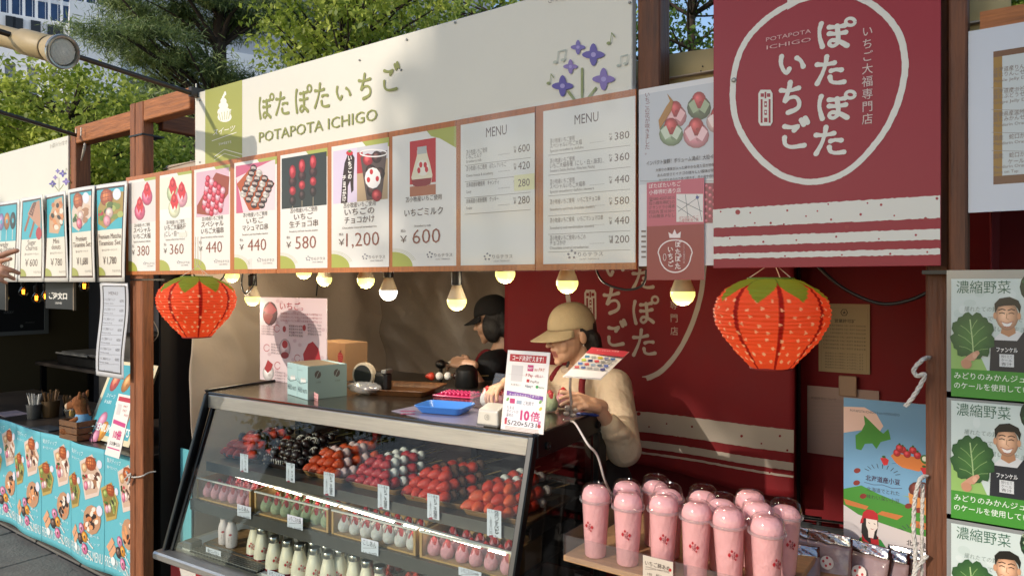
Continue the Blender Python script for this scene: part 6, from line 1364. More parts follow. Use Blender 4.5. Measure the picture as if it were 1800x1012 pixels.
for x,y,r in ((1122,727,3.5),(1170,745,1.5),(1140,750,1.5),(1215,750,2),(1250,735,1.6),(1305,765,2.5),(1340,778,1.6),(1372,765,2.2),(1190,768,1.5),(1385,790,2),(1130,790,2),(1290,812,1.5),(1355,828,1.8)):P.ellp(x,y,r,r,'#7a1016',n=9)
P.done('print',INKT,T)
# posters on the red wall
Yc=3.03
def sheetpaper(x0,y0,x1,y1,Y,col,name,lab,cat,fn=None,grp=None):
    a=onY(x0,y1,Y);b=onY(x1,y1,Y);zt_=onY((x0+x1)/2,y0,Y).z;t=thing(name,lab,cat,((a.x+b.x)/2,Y,a.z),0,grp)
    MB().box(a.x,b.x,Y,Y+.0015,onY((x0+x1)/2,y1,Y).z,zt_).build('sheet',mat('paper_'+col[1:],col,.6,var=.04,vs=6),t,world=True)
    P=Pr((a.x,Y,a.z));
    if fn:fn(P);P.done(parent=t)
    return t
def cert(P):
    P.ring(1484,549,6,6,1.5,'#4a4030',n=6);P.text('★',1480,552,8,'#4a4030',x1=1488);P.text('営業許可証',1467,566,7,'#4a4030',x1=1504,off=.02)
    for k in range(7):P.text('札幌市保健所長 令和八年許可 飲食店営業',1447+(12 if k<3 else 0),573+k*6.5,4,'#5a5040',x1=1522)
    for k in range(6):P.text('食品衛生法の規定により許可します',1450,621+k*5,3.6,'#5a5040',x1=1518)
    P.ring(1484,600,40,56,.7,'#6a5a40',n=4) if False else P.line([(1444,541),(1525,542),(1523,654),(1444,651),(1444,541)],.7,'#8a7a58',cap=False)
sheetpaper(1439,534,1529,655,Yc,'#a08c68','certificate','yellowish official certificate pinned on the red wall right of the lantern','certificate',cert)
def forms(P):
    for k in range(9):P.line([(1425,705+k*7),(1478,706+k*7)],.5,'#8a7a72',cap=False)
    P.text('出店許可について',1426,700,5,'#5a4a44',x1=1470)
sheetpaper(1419,682,1545,745,Yc-.004,'#a38a80','notice_sheet','upper pale notice sheet taped on the red wall above the other papers','sheet',None)
sheetpaper(1419,700,1500,800,Yc-.008,'#97807a','notice_sheet','lower pale notice sheet with faint lines beside the blue poster','sheet',forms)
m=MB();p=onY(1491,683,Yc-.02);m.box(p.x-.035,p.x+.03,p.y,p.y+.01,p.z-.03,p.z+.05,bev=.003);tag(m.build('tape_strip',mat('masking_tape','#a0846c',.6)),'short tape strip holding the paper notices on the red wall','tape')
Yh=2.12;hx0_=onY(1483,800,Yh).x;hz1_=onY(1483,698,Yh).z;WH=.36
T=thing('island_poster','illustrated poster with green island map, fruit basket and woman in red headscarf','poster',(hx0_+WH/2,Yh,hz1_-.62))
MB().box(hx0_,hx0_+WH,Yh,Yh+.004,hz1_-.62,hz1_).build('board',mat('poster_board','#cfc8ca',.5),T,world=True)
P=Pr((hx0_,Yh,hz1_),px=False,sc=.00169);P.kx=.88   # photo pixel units
W_=WH/.00169/.88
P.rect(0,0,W_,190,'#6d9fc4');P.L=1;P.tri([(0,15),(35,13),(55,22),(66,40),(60,50),(40,48),(0,58)],'#e3c3b3')
P.tri([(34,26),(36,40),(30,52),(20,60),(21,82),(30,83),(36,72),(48,70),(55,78),(62,66),(78,60),(76,50),(74,44),(66,52),(60,48),(44,34)],'#3f8a2c')
P.text('POTAPOTA ICHIGO from HOKKAIDO',11,22,5.5,'#2c3a4a',x1=92)
P.L=2;P.line([(80,98),(95,95),(120,97),(150,96)],1,'#3f7fae');P.tri([(78,86),(84,80),(128,84),(138,90),(132,98),(122,105),(96,102),(86,96)],'#cf7a3a');P.L=3
for x,y in ((88,80),(97,74),(104,80),(113,73),(120,80),(92,72)):P.ellp(x,y,6,6,'#b8232c',0,'#d2404a');P.ellp(x,y-6,2,2,'#2f5a24',n=6)
P.ellp(132,85,8,7,'#3a6a2c',30);P.ellp(131,84,4,4,'#dfe6d0')
for x,y in ((68,96),(131,103)):P.tri([(x-7,y-4),(x,y-7),(x+7,y-3),(x+5,y+5),(x-1,y+7)],'#c2242e');P.ellp(x-1,y-7,3,2,'#2f5a24')
P.L=2;P.tri([(0,150),(30,140),(60,150),(100,160),(W_,150),(W_,225),(150,205),(110,203),(60,195),(25,188),(0,176)],'#3f8a2e');P.poly([(96,146),(125,150),(W_,160),(W_,146)],'#8aa83a');P.L=3
P.poly([(0,166),(42,172),(38,178),(4,175)],'#c2743c');P.poly([(64,176),(98,178),(88,186),(56,182)],'#c2743c');P.poly([(112,182),(W_,190),(W_,200),(108,192)],'#c2743c')
P.ellp(126,134,20,14,'#6b2c24',0,'#8a4438');P.poly([(106,140),(124,146),(146,140),(146,165),(134,172),(108,160)],'#cf8a48')
for x,y in ((23,117),(22,137),(33,157),(106,161),(122,165)):P.ellp(x,y,6,4,'#7d2a22',-25)
for k in range(9):
    a=R(-160+k*18);P.line([(64+14*math.cos(a)*1.6,118+10*math.sin(a)),(64+19*math.cos(a)*1.6,118+17*math.sin(a))],1,'#33404a',cap=False)
    P.line([(120+14*math.cos(a)*1.6,204+10*math.sin(a)),(120+19*math.cos(a)*1.6,204+17*math.sin(a))],1,'#33404a',cap=False)
P.text('北海道産小豆',37,130,10,'#3a2e4a',x1=93,off=.02);P.line([(35,134),(50,136),(65,134),(80,137),(96,135)],.8,'#3a2e4a',cap=False);P.text('北海道でとれた',39,147,8,'#3a3a3a',x1=92);P.text('味わい深い小豆',39,159,8,'#3a3a3a',x1=92)
P.L=2;P.poly([(0,176),(25,188),(60,195),(110,203),(150,205),(W_,222),(W_,370),(0,370)],'#d3cbcb');P.L=4
P.text('北海道産',103,222,9.5,'#3a3a3a',x1=143,off=.02);P.text('はくちょう',96,232,8,'#3a3a3a',x1=143);P.line([(92,239),(105,241),(120,239),(145,243)],.8,'#3a3a3a',cap=False)
for k,t_ in enumerate(('ひとつひとつ','丁寧に北海道','つくっていま')):P.text(t_,98,250+k*10,7,'#3a3a3a',x1=144)
# woman of the poster
P.tri([(17,300),(17,245),(28,225),(40,218),(62,222),(76,240),(80,262),(80,300)],'#2f8a3a');P.L+=1;P.tri([(31,216),(40,214),(58,218),(60,240),(62,275),(31,275)],'#b5202a');P.L+=1
P.tri([(33,186),(38,178),(56,180),(58,200),(55,215),(58,222),(50,224),(44,200),(46,232),(36,226),(30,216),(31,200)],'#1c1a1a');P.L+=1
P.tri([(38,190),(56,190),(57,204),(52,211),(50,222),(42,222),(41,210),(38,204)],'#e8dcd4');P.L+=1;P.tri([(29,196),(28,202),(33,200),(34,192),(58,192),(57,182),(50,177),(40,177),(33,183),(31,192)],'#b5202a');P.L+=1
P.line([(42,198),(44,199)],1,'#222');P.line([(51,198),(53,199)],1,'#222');P.line([(46,207),(48,208),(50,207)],.8,'#a33');P.ellp(50,275,26,15,'#c9c3c6')
for x,y in ((32,266),(52,264),(64,268),(70,278),(36,280)):P.ellp(x,y,5,4,'#b5202a')
P.ellp(44,265,7,4,'#2f7a34');P.done(parent=T)
# rope on the right post
ROP=mat('white_rope','#cfcac2',.8,var=.15,vs=60,bump=.8,bs=160)
def rope(pts,lab,r=.0048):
    P_=smooth_line([tuple(p) for p in pts],8);m=MB()
    for s_ in range(3):
        L_=[];acc=0
        for i,p in enumerate(P_):
            if i:acc+=(Vector(p)-Vector(P_[i-1])).length
            a=acc/.012*1.6+s_*2.094;t_=(Vector(P_[min(i+1,len(P_)-1)])-Vector(P_[max(0,i-1)])).normalized();u_=t_.cross(Vector((0,1,.1))).normalized();w_=t_.cross(u_)
            L_.append(Vector(p)+(u_*math.cos(a)+w_*math.sin(a))*r*.5)
        m.tube(L_,r*.58,5)
    o=m.build('rope',ROP,smooth=True);return tag(o,lab,'rope')
rope([onY(1634,628,1.76),onY(1622,632,1.74),onY(1607,648,1.74),onY(1611,660,1.74),onY(1626,658,1.74),onY(1616,680,1.74),onY(1603,700,1.74),onY(1591,714,1.74)],'short end of white rope tied in a loop on the right post')
rope([onY(1630,836,1.76),onY(1617,843,1.74),onY(1608,880,1.74),onY(1606,930,1.74),onY(1609,975,1.74),onY(1605,1030,1.74)],'long white rope hanging in front of the island poster',.0045)
rope([onY(1622,850,1.755),onY(1621,920,1.755),onY(1620,1040,1.755)],'straight white rope hanging down along the right post',.0045)
rope([onY(1630,975,1.75),onY(1612,998,1.74),onY(1600,1030,1.73)],'slanting white rope end at the foot of the poster',.0045)
# ---------------------------------------------------------------- pink cups
TT=thing('display_table','pale board shelf with a clear guard carrying the pink cups','table',(-.55,1.75,0),0)
WDT=mat('pale_board','#b98f66',.5,var=.2,vs=3,bump=.1,bs=20,stretch=(2,20,20),coat=.15);ztb=.875
a=onz(1000,968,ztb);tx0=a.x;ty0=a.y-.01
MB().box(tx0,-.42,ty0-.02,2.02,ztb-.016,ztb,bev=.002).build('tabletop',WDT,TT,world=True)
MB().box(-.419,-.02,ty0-.34,2.02,ztb-.056,ztb-.04,bev=.002).build('side_shelf',WDT,TT,world=True)
for x,y in ((tx0+.03,ty0+.03),(tx0+.03,1.97),(-.06,ty0+.03),(-.06,1.97)):MB().box(x-.015,x+.015,y-.015,y+.015,0,ztb-.057).build('leg',BLKM,TT,world=True)
MB().box(tx0+.01,-.42,ty0-.024,ty0-.0205,ztb-.01,ztb+.055).build('acrylic_guard',PLA,TT,world=True)
MB().box(tx0+.001,tx0+.004,ty0-.02,ty0+.30,ztb+.0005,ztb+.055).build('acrylic_guard',PLA,TT,world=True)
CF=mat('candy_floss','#fbbcbc',1.0,var=.08,vs=30,bump=.35,bs=90,stretch=(1,1,.7),trans=.15,spec=.1)
CLR=glassmat('clear_cup',(1,1,1),.08,.07,haze=.0)
def cup(tall=1,fill=.0):
    t=thing('candy_cup',None,'cup',(0,0,0))
    h=.150;m=MB();m.lathe([(.0285,0),(.030,.001),(.0395,h),(.0415,h+.002),(.0415,h+.006),(.039,h+.007)],28,cap=False);m.build('clear_cup',CLR,t,smooth=50)
    m=MB();nn=28;pr=[(.028,.0015),(.0295,.004),(.0387,h-.002),(.0395,h+.006),(.0385,h+.016+fill),(.034,h+.029+fill),(.024,h+.037+fill),(.002,h+.039+fill)]
    m.lathe(pr,nn,fn=lambda a,z:1+.003*math.sin(3*a+z*60)+.0015*math.sin(7*a-z*90));m.build('candy_floss',CF,t,smooth=True)
    MB().lathe([(.0422,h-.001),(.0462,h),(.0468,h+.003),(.0462,h+.006),(.0422,h+.007)],30,cap=False).build('lid_rim',glassmat('lid_rim_plastic',(.97,.93,.93),.3,.1,haze=.15),t,smooth=40)
    MB().lathe([(.0425,h+.002),(.0465,h+.004),(.0465,h+.008),(.0425,h+.010),(.0415,h+.022),(.037,h+.036),(.030,h+.043),(.020,h+.0455),(.019,h+.043),(.001,h+.043)],30,cap=False).build('dome_lid',CLR,t,smooth=50)
    cuplogo(t,.0362,.088,.00105,0);return t
src=[cup(),cup(fill=-.012),cup(fill=.004)];used=[0,0,0]
CL=[('leftmost pink candy floss cup next to the showcase',1040,858,0),('second pink cup in the front row, standing at the board edge',1092,868,0),('tall pink cup at the very back behind the others',1135,840,1),('pink cup tucked behind the first two cups',1093,849,0),('pink cup with half empty dome in the back row',1172,853,1),('pink cup in the middle of the front row behind the price card',1158,874,0),('pink cup in the back row right of the half empty dome',1222,863,1),('pink cup in the second row, centre right',1213,883,0),('pink cup at the back right of the group',1290,879,2),('pink cup in the second row near the right end',1272,897,2),('pink cup with swirled floss, front row, third from the right',1211,906,1),('pink cup with swirled floss, front row, second from the right',1278,926,0),('pink cup at the rear right corner of the group',1334,891,1),('large pink cup with logo at the right end of the front row',1330,913,0)]
CP=[]
for i,(lb,px,py,k) in enumerate(CL):
    p=onz(px,py+3,ztb+.192)
    if p.x>-.455:p=onz(px,py+3,ztb-.0395+.192)
    CP.append([p.x,max(p.y,ty0+.03)])
for it in range(60):     # no two cups may touch
    for i in range(len(CP)):
        for j in range(i):
            dx_=CP[i][0]-CP[j][0];dy_=CP[i][1]-CP[j][1];d_=math.hypot(dx_,dy_) or 1e-6
            if d_<.086:
                q=(.086-d_)/2/d_;CP[i][0]+=dx_*q*.6;CP[j][0]-=dx_*q*.6;CP[i][1]+=dy_*q+.0005;CP[j][1]-=dy_*q
    for c in CP:
        c[1]=max(c[1],ty0+.025)
        if abs(c[0]+.42)<.040:c[0]=-.461 if c[0]<-.42 else -.379
for i,(lb,px,py,k) in enumerate(CL):
    p=Vector((CP[i][0],CP[i][1],ztb+.0005 if CP[i][0]<-.42 else ztb-.0395));rz=TH+R({0:-38,13:22}.get(i,rnd.uniform(-25,20)));g_='pink candy floss cups on the board'
    if not used[k]:o_=src[k];o_.location=p;o_.rotation_euler=(R(rnd.uniform(-1,1)),R(rnd.uniform(-1,1)),rz);o_['label']=lb;o_['group']=g_;used[k]=1
    else:o_=dup(src[k],p,Euler((R(rnd.uniform(-1.5,1.5)),R(rnd.uniform(-1.5,1.5)),rz)),lb,g_)
    o_.scale=(.93,.93,rnd.uniform(.94,.99))
# lower cup showing only its lid, on a small lower shelf
ls=MB().box(-.75,-.43,1.28,1.50,.655,.67,bev=.002).build('lower_shelf',WDT,TT,world=True)
for x in (-.73,-.45):MB().box(x-.012,x+.012,1.38,1.404,0,.655).build('leg',BLKM,TT,world=True)
dup(src[0],(-.515,1.375,.6705),.3,'pink cup on the lower shelf, only its lid showing at the bottom edge','pink candy floss cups on the board')
# price card of the cups
O=onz(1131,1007,ztb);O=Vector((onY(1131,1000,ty0-.03).x,ty0-.03,0))
T=thing('price_card','cream price card for the pink cups with a tiny strawberry, price 540','price card',(O.x+.03,O.y,ztb-.03))
q0=onY(1130,973,ty0-.03);q1=onY(1183,1018,ty0-.03)
MB().box(q0.x,q1.x,ty0-.03,ty0-.0285,q1.z-.01,q0.z-.002).build('card',mat('cream_card','#cdbfae',.6),T,world=True)
P=Pr((q0.x,ty0-.03,0));P.text('いちご綿あめ',1134,991,9,'#3a2c2a',x1=1178,off=.01);P.text('strawberry cotton candy',1135,996,4.5,'#5a4a44',x1=1177);P.line([(1134,999),(1178,1003)],.6,'#5a4a44',cap=False);P.text('1個',1138,1009,5,'#3a2c2a',x1=1146);P.text('税込540円',1153,1013,7,'#3a2c2a',x1=1182);P.ellp(1178,1001,2.5,3,'#b8232c');P.done(parent=T)
# pouches with silver tops
SIL=mat('silver_foil','#b9b6b4',.22,metal=1,bump=.5,bs=30);POU=mat('clear_pouch','#b59a9a',.15,coat=1,bump=.6,bs=25,trans=.3)
def pouch(px,py,z,rz,lab,tilt=-25,sc=1,red=0,gold=0):
    p=onz(px,py,z);t=thing('candy_pouch',lab,'pouch',(p.x,p.y,z-.11*sc),rz,'silver topped candy pouches');t.rotation_euler=(R(tilt),0,rz);t.scale=(sc,)*3
    def S(z0,z1,y0,m_,nm,w=.055,amp=.004):
        MB().sheet(lambda u,v:Vector((-w+2*w*u,y0-amp*math.sin(u*math.pi)*(1.2-v)-.001*math.sin(u*17+v*9),z0+(z1-z0)*v)),14,8).build(nm,m_,t,smooth=True,solid=.0008)
    S(.0,.085,0,POU,'clear_front',amp=.014);S(.085,.112,0,SIL,'foil_header')
    S(.0,.104,.012,mat('brown_pouch','#6b4a44',.3) if not red else mat('red_brown_pouch','#7a2f22',.3),'pouch_back',amp=-.003)
    MB().lathe([(.0035,0),(.0035,.0015)],10,Matrix.Translation((0,-.004,.10))@Matrix.Rotation(R(90),4,'X')).build('hang_hole',BLK,t)
    m=MB();
    for k in range(7):m.ell((rnd.uniform(-.04,.04),.002,rnd.uniform(.01,.06)),(.015,.006,.013),n=8,m=6)
    m.build('candy_pieces',mat('pink_candy','#c83a4a',.4,coat=.3),t,smooth=True)['kind']='stuff'
    P=Pr((0,0,0),px=False,sc=.001);P.ellp(0,-38,17,17,'#d9cfc9');P.L=1
    for x,y in ((-9,-40),(8,-36),(0,-50),(-2,-30)):P.ellp(x,y,3,3.4,'#b81f2c')
    P.v=[v+Vector((0,-.0185,0)) for v in P.v];P.build('print',INK,t)
for a in ((1418,932,.93,R(8),'silver topped pouch at the far left rear of the pouches',-15,1,0),(1455,940,.93,R(0),'rust edged silver pouch standing highest in the middle rear',-12,1,1),(1400,960,.91,R(14),'crumpled silver pouch in front of the rear left one',-30,1.05,0),(1545,965,.91,R(-5),'large silver pouch leaning below the poster woman',-28,1.1,0),(1510,955,.92,R(-12),'silver pouch just left of the poster woman',-25,1.1,0),(1600,968,.9,R(0),'silver pouch behind the hanging white ropes',-15,1,1),(1390,985,.86,R(14),'front left pouch showing pink candy through its window',-35,1.1,0),(1470,985,.87,R(-8),'brown backed pouch in the middle of the front',-38,1.15,1),(1535,995,.86,R(-10),'front pouch nearest the bottom edge',-35,1.15,0),(1605,1000,.86,R(0),'front right pouch beside the post',-35,1.1,0),(1430,975,.88,R(4),'pouch squeezed between the left and middle ones',-30,1.05,0)):pouch(*a)
T=thing('pouch_crate','low open wooden crate holding the silver topped pouches','crate',(-.2,1.45,.70))
for b_ in ((-.40,-.39,1.25,1.72,.70,.80),(-.025,-.015,1.25,1.72,.70,.80),(-.39,-.025,1.25,1.26,.70,.79),(-.39,-.025,1.71,1.72,.70,.80),(-.39,-.025,1.26,1.71,.70,.708)):MB().box(*b_).build('board',WDT,T,world=True)
# things folded away in the dark behind
FCH=mat('folded_metal','#3d3a3a',.4,metal=.6)
for i,x in enumerate((-.95,-.82,-.70)):
    t=thing('folding_chair','grey folded chair leaning in the dark below the banner, %s from the left'%ORD[i],'chair',(x,2.75,0),R(8))
    MB().tube([(0,0,0),(0,.12,.68),(.36,.12,.68),(.36,0,0)],.011,8).build('frame',FCH,t,smooth=40);MB().box(.03,.33,.05,.065,.2,.5,Matrix.Rotation(R(-8),4,'X'),bev=.004).build('seat',mat('chair_seat','#2b2f33',.6),t)
    MB().box(.02,.34,.10,.112,.54,.66,bev=.004).build('backrest',mat('chair_seat'),t)
# ================================================================ left stall counter
YL=1.78;ZL=.70;clx0=onY(-40,800,YL).x-.9;clx1=-3.625;
CT=thing('stall_counter','dark counter of the left stall behind the blue printed cloth','counter',((clx0+clx1)/2,1.9,0))
MB().box(clx0,clx1,YL+.01,2.45,ZL-.025,ZL,bev=.003).build('countertop',mat('mottled_counter','#4a4038',.35,var=.4,vs=30,coat=.3),CT,world=True)
MB().box(clx0+.02,clx1-.02,YL+.05,2.4,.0,ZL-.025).build('body',mat('dark_base','#221e1c',.6,var=.2),CT,world=True)
T=thing('printed_cloth','turquoise cloth printed with waffle plates and donuts hanging on the left counter','cloth',((clx0+clx1)/2,YL,.2))
pw=onY(182,850,YL).x-onY(125,850,YL).x;px0=onY(125,850,YL).x;zt_=ZL+.002;hc=.655
wf=lambda x,z:.010*math.sin(x*9)+.0035*math.sin(x*14+z*3)+.003
MB().sheet(lambda u,v:Vector((clx0+(clx1-clx0)*u,YL-wf(clx0+(clx1-clx0)*u-px0,-(1-v)*hc),zt_-hc*(1-v))),110,24).build('cloth',mat('cloth_turquoise','#5fb0bc',.7),T,world=True,smooth=True,solid=.001)
P=Pr((px0,YL,zt_),px=False,sc=pw/100,base=.0016,lift=.0001);P.warp=wf;P.sub=.014;hu=hc/pw*100
for pn in range(-5,3):
    o=pn*100
    if o+100>(clx1-px0)/pw*100+30:continue
    P.L=1+(pn%2)*.5
    def e(x,y,rx,ry,c,rot=0,c2=None,n=12):P.ellp(o+x,y*hu/100,rx,ry*hu/100,c,rot,c2,n)
    def pl(pts,c):P.poly([(o+x,y*hu/100) for x,y in pts],c)
    P.line([(o+1,0),(o+1,hu)],.8,'#2f8c9c',cap=False)
    P.text('PREMIUM SWEETS MENU',o+3,94*hu/100,12*hu/100*1.0,'#dfe8e6',x1=o+98)
    P.text('贅沢ディップ',o+8,9*hu/100,7,'#dfeef0',x1=o+48);P.text('食べ比べプレート',o+8,14*hu/100,4.5,'#dfeef0',x1=o+52);P.text('朝はちみつソフト',o+44,56*hu/100,4,'#dfeef0',x1=o+75)
    # waffle plate
    for dx,dy,s,kind in ((36,5,.8,0),(-10,24,.68,1)):
        q=lambda pts:[(dx+x*s,dy+y*s) for x,y in pts]
        pl(q([(3,12),(44,1),(74,22),(64,42),(24,50)]),'#d8c2b4' if kind==0 else '#b59a52');P.L+=.3;pl(q([(8,14),(43,5),(68,23),(60,39),(26,45)]),'#c9a890' if kind==0 else '#8a7434');P.L+=.3
        e(dx+40*s,dy+11*s,17*s,7.5*s,'#b5541c',0,'#d8843c');P.L+=.3
        for k in range(4):P.line([(o+dx+(28+k*7)*s,(dy+5*s)*hu/100),(o+dx+(32+k*6)*s,(dy+17*s)*hu/100)],1.4,'#8f3d12',cap=False);P.line([(o+dx+25*s,(dy+(6+k*3.3)*s)*hu/100),(o+dx+56*s,(dy+(5+k*3.5)*s)*hu/100)],1.2,'#8f3d12',cap=False)
        e(dx+20*s,dy+17*s,9*s,5*s,'#d9a878' if kind==0 else '#8a9a48',0,'#e8c8a0' if kind==0 else '#b5c070')
        for k in range(14):e(dx+(38+26*rnd.random())*s,dy+(20+14*rnd.random())*s,7*s,2.6*s,rnd.choice(['#dfc8b4','#a07050','#efe2d4','#5a3020'] if kind==0 else ['#8a9a48','#aab56a','#3c3c1a','#6a7a34']),rnd.uniform(0,90),None,8);P.L+=.05
        for k in range(7):e(dx+(16+12*rnd.random())*s,dy+(24+6*rnd.random())*s,4*s,1.8*s,rnd.choice(['#5c8a34','#b02a3a','#2f4a1c']),0,None,7)
        P.L+=.3;e(dx+36*s,dy+33*s,7*s,5*s,'#dcc0b8',0,'#efe0d8');P.L+=.3;e(dx+26*s,dy+35*s,7*s,5*s,'#d2708a' if kind==0 else '#dc9ca8',0,'#efa8b8');P.L+=.3;e(dx+66*s,dy+10*s,8*s,4.5*s,'#d8d8e4',0)
    # boat of donuts
    P.L+=.3;e(72,60,22,12,'#b98a68',-35);P.L+=.3
    for k in range(22):a=rnd.uniform(0,6.28);r_=rnd.random()**.5;e(72+17*r_*math.cos(a)-4*r_*math.sin(a),60+9*r_*math.sin(a)-4*r_*math.cos(a),5,2,rnd.choice(['#c87a48','#dc9660','#2a1612','#eadccb','#2a1612']),rnd.uniform(-60,60),None,7);P.L+=.04
    e(90,51,7,4.5,'#d8d8e4')
    # sticks and donuts
    P.L+=.3
    for k in range(2):P.line([(o+10+k*6,(80+k*5)*hu/100),(o+24+k*6,(71+k*5)*hu/100)],9,'#d9a078',cap=False)
    P.L+=.3
    for x,y,c,c2 in ((44,70,'#c77a9a','#e5a8c0'),(54,76,'#d08a24','#eab04c'),(40,79,'#3a2622','#8a7a70'),(54,86,'#cf6f96','#eaa6bf')):
        P.line([(o+x,y*hu/100),(o+x+22,(y+7)*hu/100)],2,'#e3dfd6');P.L+=.3;e(x,y,9,4.6,c,20,c2);P.L+=.3;e(x,y,2.6,1.4,'#6a4a3a');P.L+=.3
    e(24,88,6,3.6,'#dde4e4');P.text('選べる',o+68,74*hu/100,4,'#dfeef0',x1=o+90);P.text('ディップ',o+60,80*hu/100,4,'#dfeef0',x1=o+92)
P.build('print',inkmat('ink_counter_cloth',.65),T,world=True)
# straws, spoons
def onc(px,py):return onz(px,py,ZL+.002)
def tub(px,py,r,h,m_,lab,kind):
    p=onc(px,py);t=thing('utensil_cup',lab,'cup',tuple(p))
    MB().lathe([(r*.8,0),(r*.82,.001),(r,h),(r*1.03,h),(r*.96,h-.001),(r*.8,.004)],20).build('cup',m_,t,smooth=50)
    for k in range(9):
        a=k*.7;x,y=.6*r*math.cos(a),.6*r*math.sin(a);MB().bar((x*.4,y*.4,.01),(x*1.5,y*1.5,h+rnd.uniform(.05,.075)),.010 if kind else .008,.0022).build('spoon' if kind==0 else 'wooden_spoon',mat('spoon_white','#d8d2c6',.4) if kind==0 else mat('spoon_wood','#8a6238',.6),t)
tub(60,735,.045,.095,mat('tin_cup','#6b6a66',.5,metal=.4,var=.3,vs=20),'grey tin cup full of white plastic spoons on the left counter',0)
tub(89,732,.055,.11,mat('brown_cup','#5a4224',.6),'brown cup full of wooden spoons behind the grey tin cup',1)
tub(118,728,.03,.06,mat('dark_cup','#2b2624',.4),'small dark cup beside the plush toy',1)
p=onc(15,728);t=thing('paper_sheet','pale pink paper lying on the left counter','sheet',tuple(p));MB().box(-.13,.10,-.05,.09,0,.002).build('sheet',mat('pale_pink_paper','#a59294',.6),t)
p=onc(70,756);t=thing('menu_folder','flat dark folder lying on the left counter near the crate','folder',tuple(p),R(5));MB().box(-.10,.10,0,.10,0,.006,bev=.001).build('cover',mat('folder_slate','#47525a',.3,coat=.4),t)
# crate with plush horse
p=onc(104,770);T=thing('wooden_crate','small slatted wooden crate on the left counter','crate',tuple(p),R(4));CW=mat('crate_wood','#6e4a2a',.7,var=.35,vs=6,bump=.3,bs=20,stretch=(2,10,10))
cwid=.19;cd=.16
for k in range(3):
    z=.004+k*.037
    MB().box(0,cwid,0,.008,z,z+.031,bev=.001).build('slat',CW,T);MB().box(0,cwid,cd,cd+.008,z,z+.031,bev=.001).build('slat',CW,T);MB().box(0,.008,.0085,cd-.0005,z,z+.031,bev=.001).build('slat',CW,T);MB().box(cwid-.008,cwid,.0085,cd-.0005,z,z+.031,bev=.001).build('slat',CW,T)
MB().box(.0085,cwid-.0085,.0085,cd-.0005,0,.005).build('base_board',CW,T)
pc=p+Vector((.10,.085,0))
T=thing('plush_horse','brown plush horse in a pale blue shirt sitting in the wooden crate','plush toy',(pc.x,pc.y,ZL+.008),R(-60))
PLB=mat('plush_brown','#8a5228',.95,var=.25,vs=40,bump=.8,bs=150);m=MB()
capsule(m,(0,0,.03),(0,0,.12),.045,.035);capsule(m,(0,0,.12),(0,-.015,.185),.032,.036);m.ell((0,-.02,.20),(.040,.045,.040),n=16,m=10);capsule(m,(0,-.05,.19),(0,-.082,.176),.030,.024)
for s_ in (-1,1):
    capsule(m,(s_*.028,-.0,.235),(s_*.034,.004,.262),.013,.006);capsule(m,(s_*.035,-.01,.11),(s_*.045,-.06,.085),.016,.013);capsule(m,(s_*.03,-.03,.03),(s_*.045,-.09,.04),.020,.017)
fuse(m,'body',.004,PLB,T)
m=MB();m.ell((0,-.088,.176),(.025,.018,.021),n=14,m=8);m.build('muzzle',mat('plush_cream','#cbb090',.95),T,smooth=True)
m=MB();m.lathe([(.047,.06),(.048,.075),(.043,.115),(.036,.135)],18,cap=False);m.build('shirt',mat('plush_blue','#6f9fc4',.9),T,smooth=True)
for s_ in (-1,1):MB().ell((s_*.026,-.052,.208),(.004,.004,.005),n=8,m=6).build('eye',BLK,T,smooth=True)
m=MB()
for k in range(9):m.ell((0,.005+.010*k*.5,.245-.014*k),(.008,.012,.012),n=8,m=6)
m.build('mane',mat('plush_dark','#4a2a16',.95),T,smooth=True)
T=thing('wrapped_lollipop','yellow round cookie lollipop in clear wrap leaning from the crate','lollipop',(pc.x-.075,pc.y-.02,ZL),R(-50));MB().tube([(0,0,.0),(0,0,.12)],.002,6).build('stick',mat('spoon_white'),T)
MB().lathe([(.001,-.007),(.033,-.006),(.036,0),(.033,.006),(.001,.008)],20,Matrix.Translation((0,0,.15))@Matrix.Rotation(R(80),4,'X')).build('cookie',mat('yellow_cookie','#c99a2c',.7,var=.3,vs=60,bump=.5),T,smooth=True)
MB().lathe([(.008,-.035),(.03,-.02),(.042,.02),(.036,.05),(.002,.062)],14,Matrix.Translation((0,0,.14)),fn=lambda a,z:1+.15*math.sin(5*a)).build('wrapper',PLA,T)
# easel with tilted menu and payment sheet
T=thing('easel_menu','turquoise sweets menu in a cream frame standing tilted on a black easel','menu',tuple(onc(185,770)))
A=[onz(149,766,ZL+.015),onz(226,786,ZL+.015)];A[1].z=A[0].z=ZL+.015;Hd0=.44;ex=(A[1]-A[0]).normalized();tl=Vector((ex.y*-1,ex.x,0));ez=(Vector((0,0,1))*.93+tl*.36).normalized()
Wd=(A[1]-A[0]).length;Hd=.45
vs=[];nn=ex.cross(ez)
for k in (0,.012):
    for x,z in ((0,0),(Wd,0),(Wd,Hd),(0,Hd)):vs.append(A[0]+ex*x+ez*z-nn*k)
MB().add(vs,[(0,1,2,3),(7,6,5,4),(0,4,5,1),(1,5,6,2),(2,6,7,3),(3,7,4,0)]).build('frame',mat('cream_frame','#d8cba8',.5),T,world=True)
P=Pr(A[0]+ez*Hd,ex,ez,px=False,sc=Wd/100);hh=Hd/Wd*100
P.rect(6,4,94,hh-6,'#3f9fae');P.L=1
for x,y,c,c2 in ((22,25,'#b8423c','#e0a070'),(48,24,'#b5742c','#e0b070'),(75,22,'#8a3a3a','#d0a090'),(25,72,'#c77a9a','#e5a8c0'),(35,82,'#d08a24','#eab04c'),(22,92,'#c77a9a','#e5a8c0'),(62,74,'#b5643c','#d8946c'),(72,66,'#d9a078','#efc8a0')):P.ellp(x,y,9,12,c,20,c2);P.L+=.2
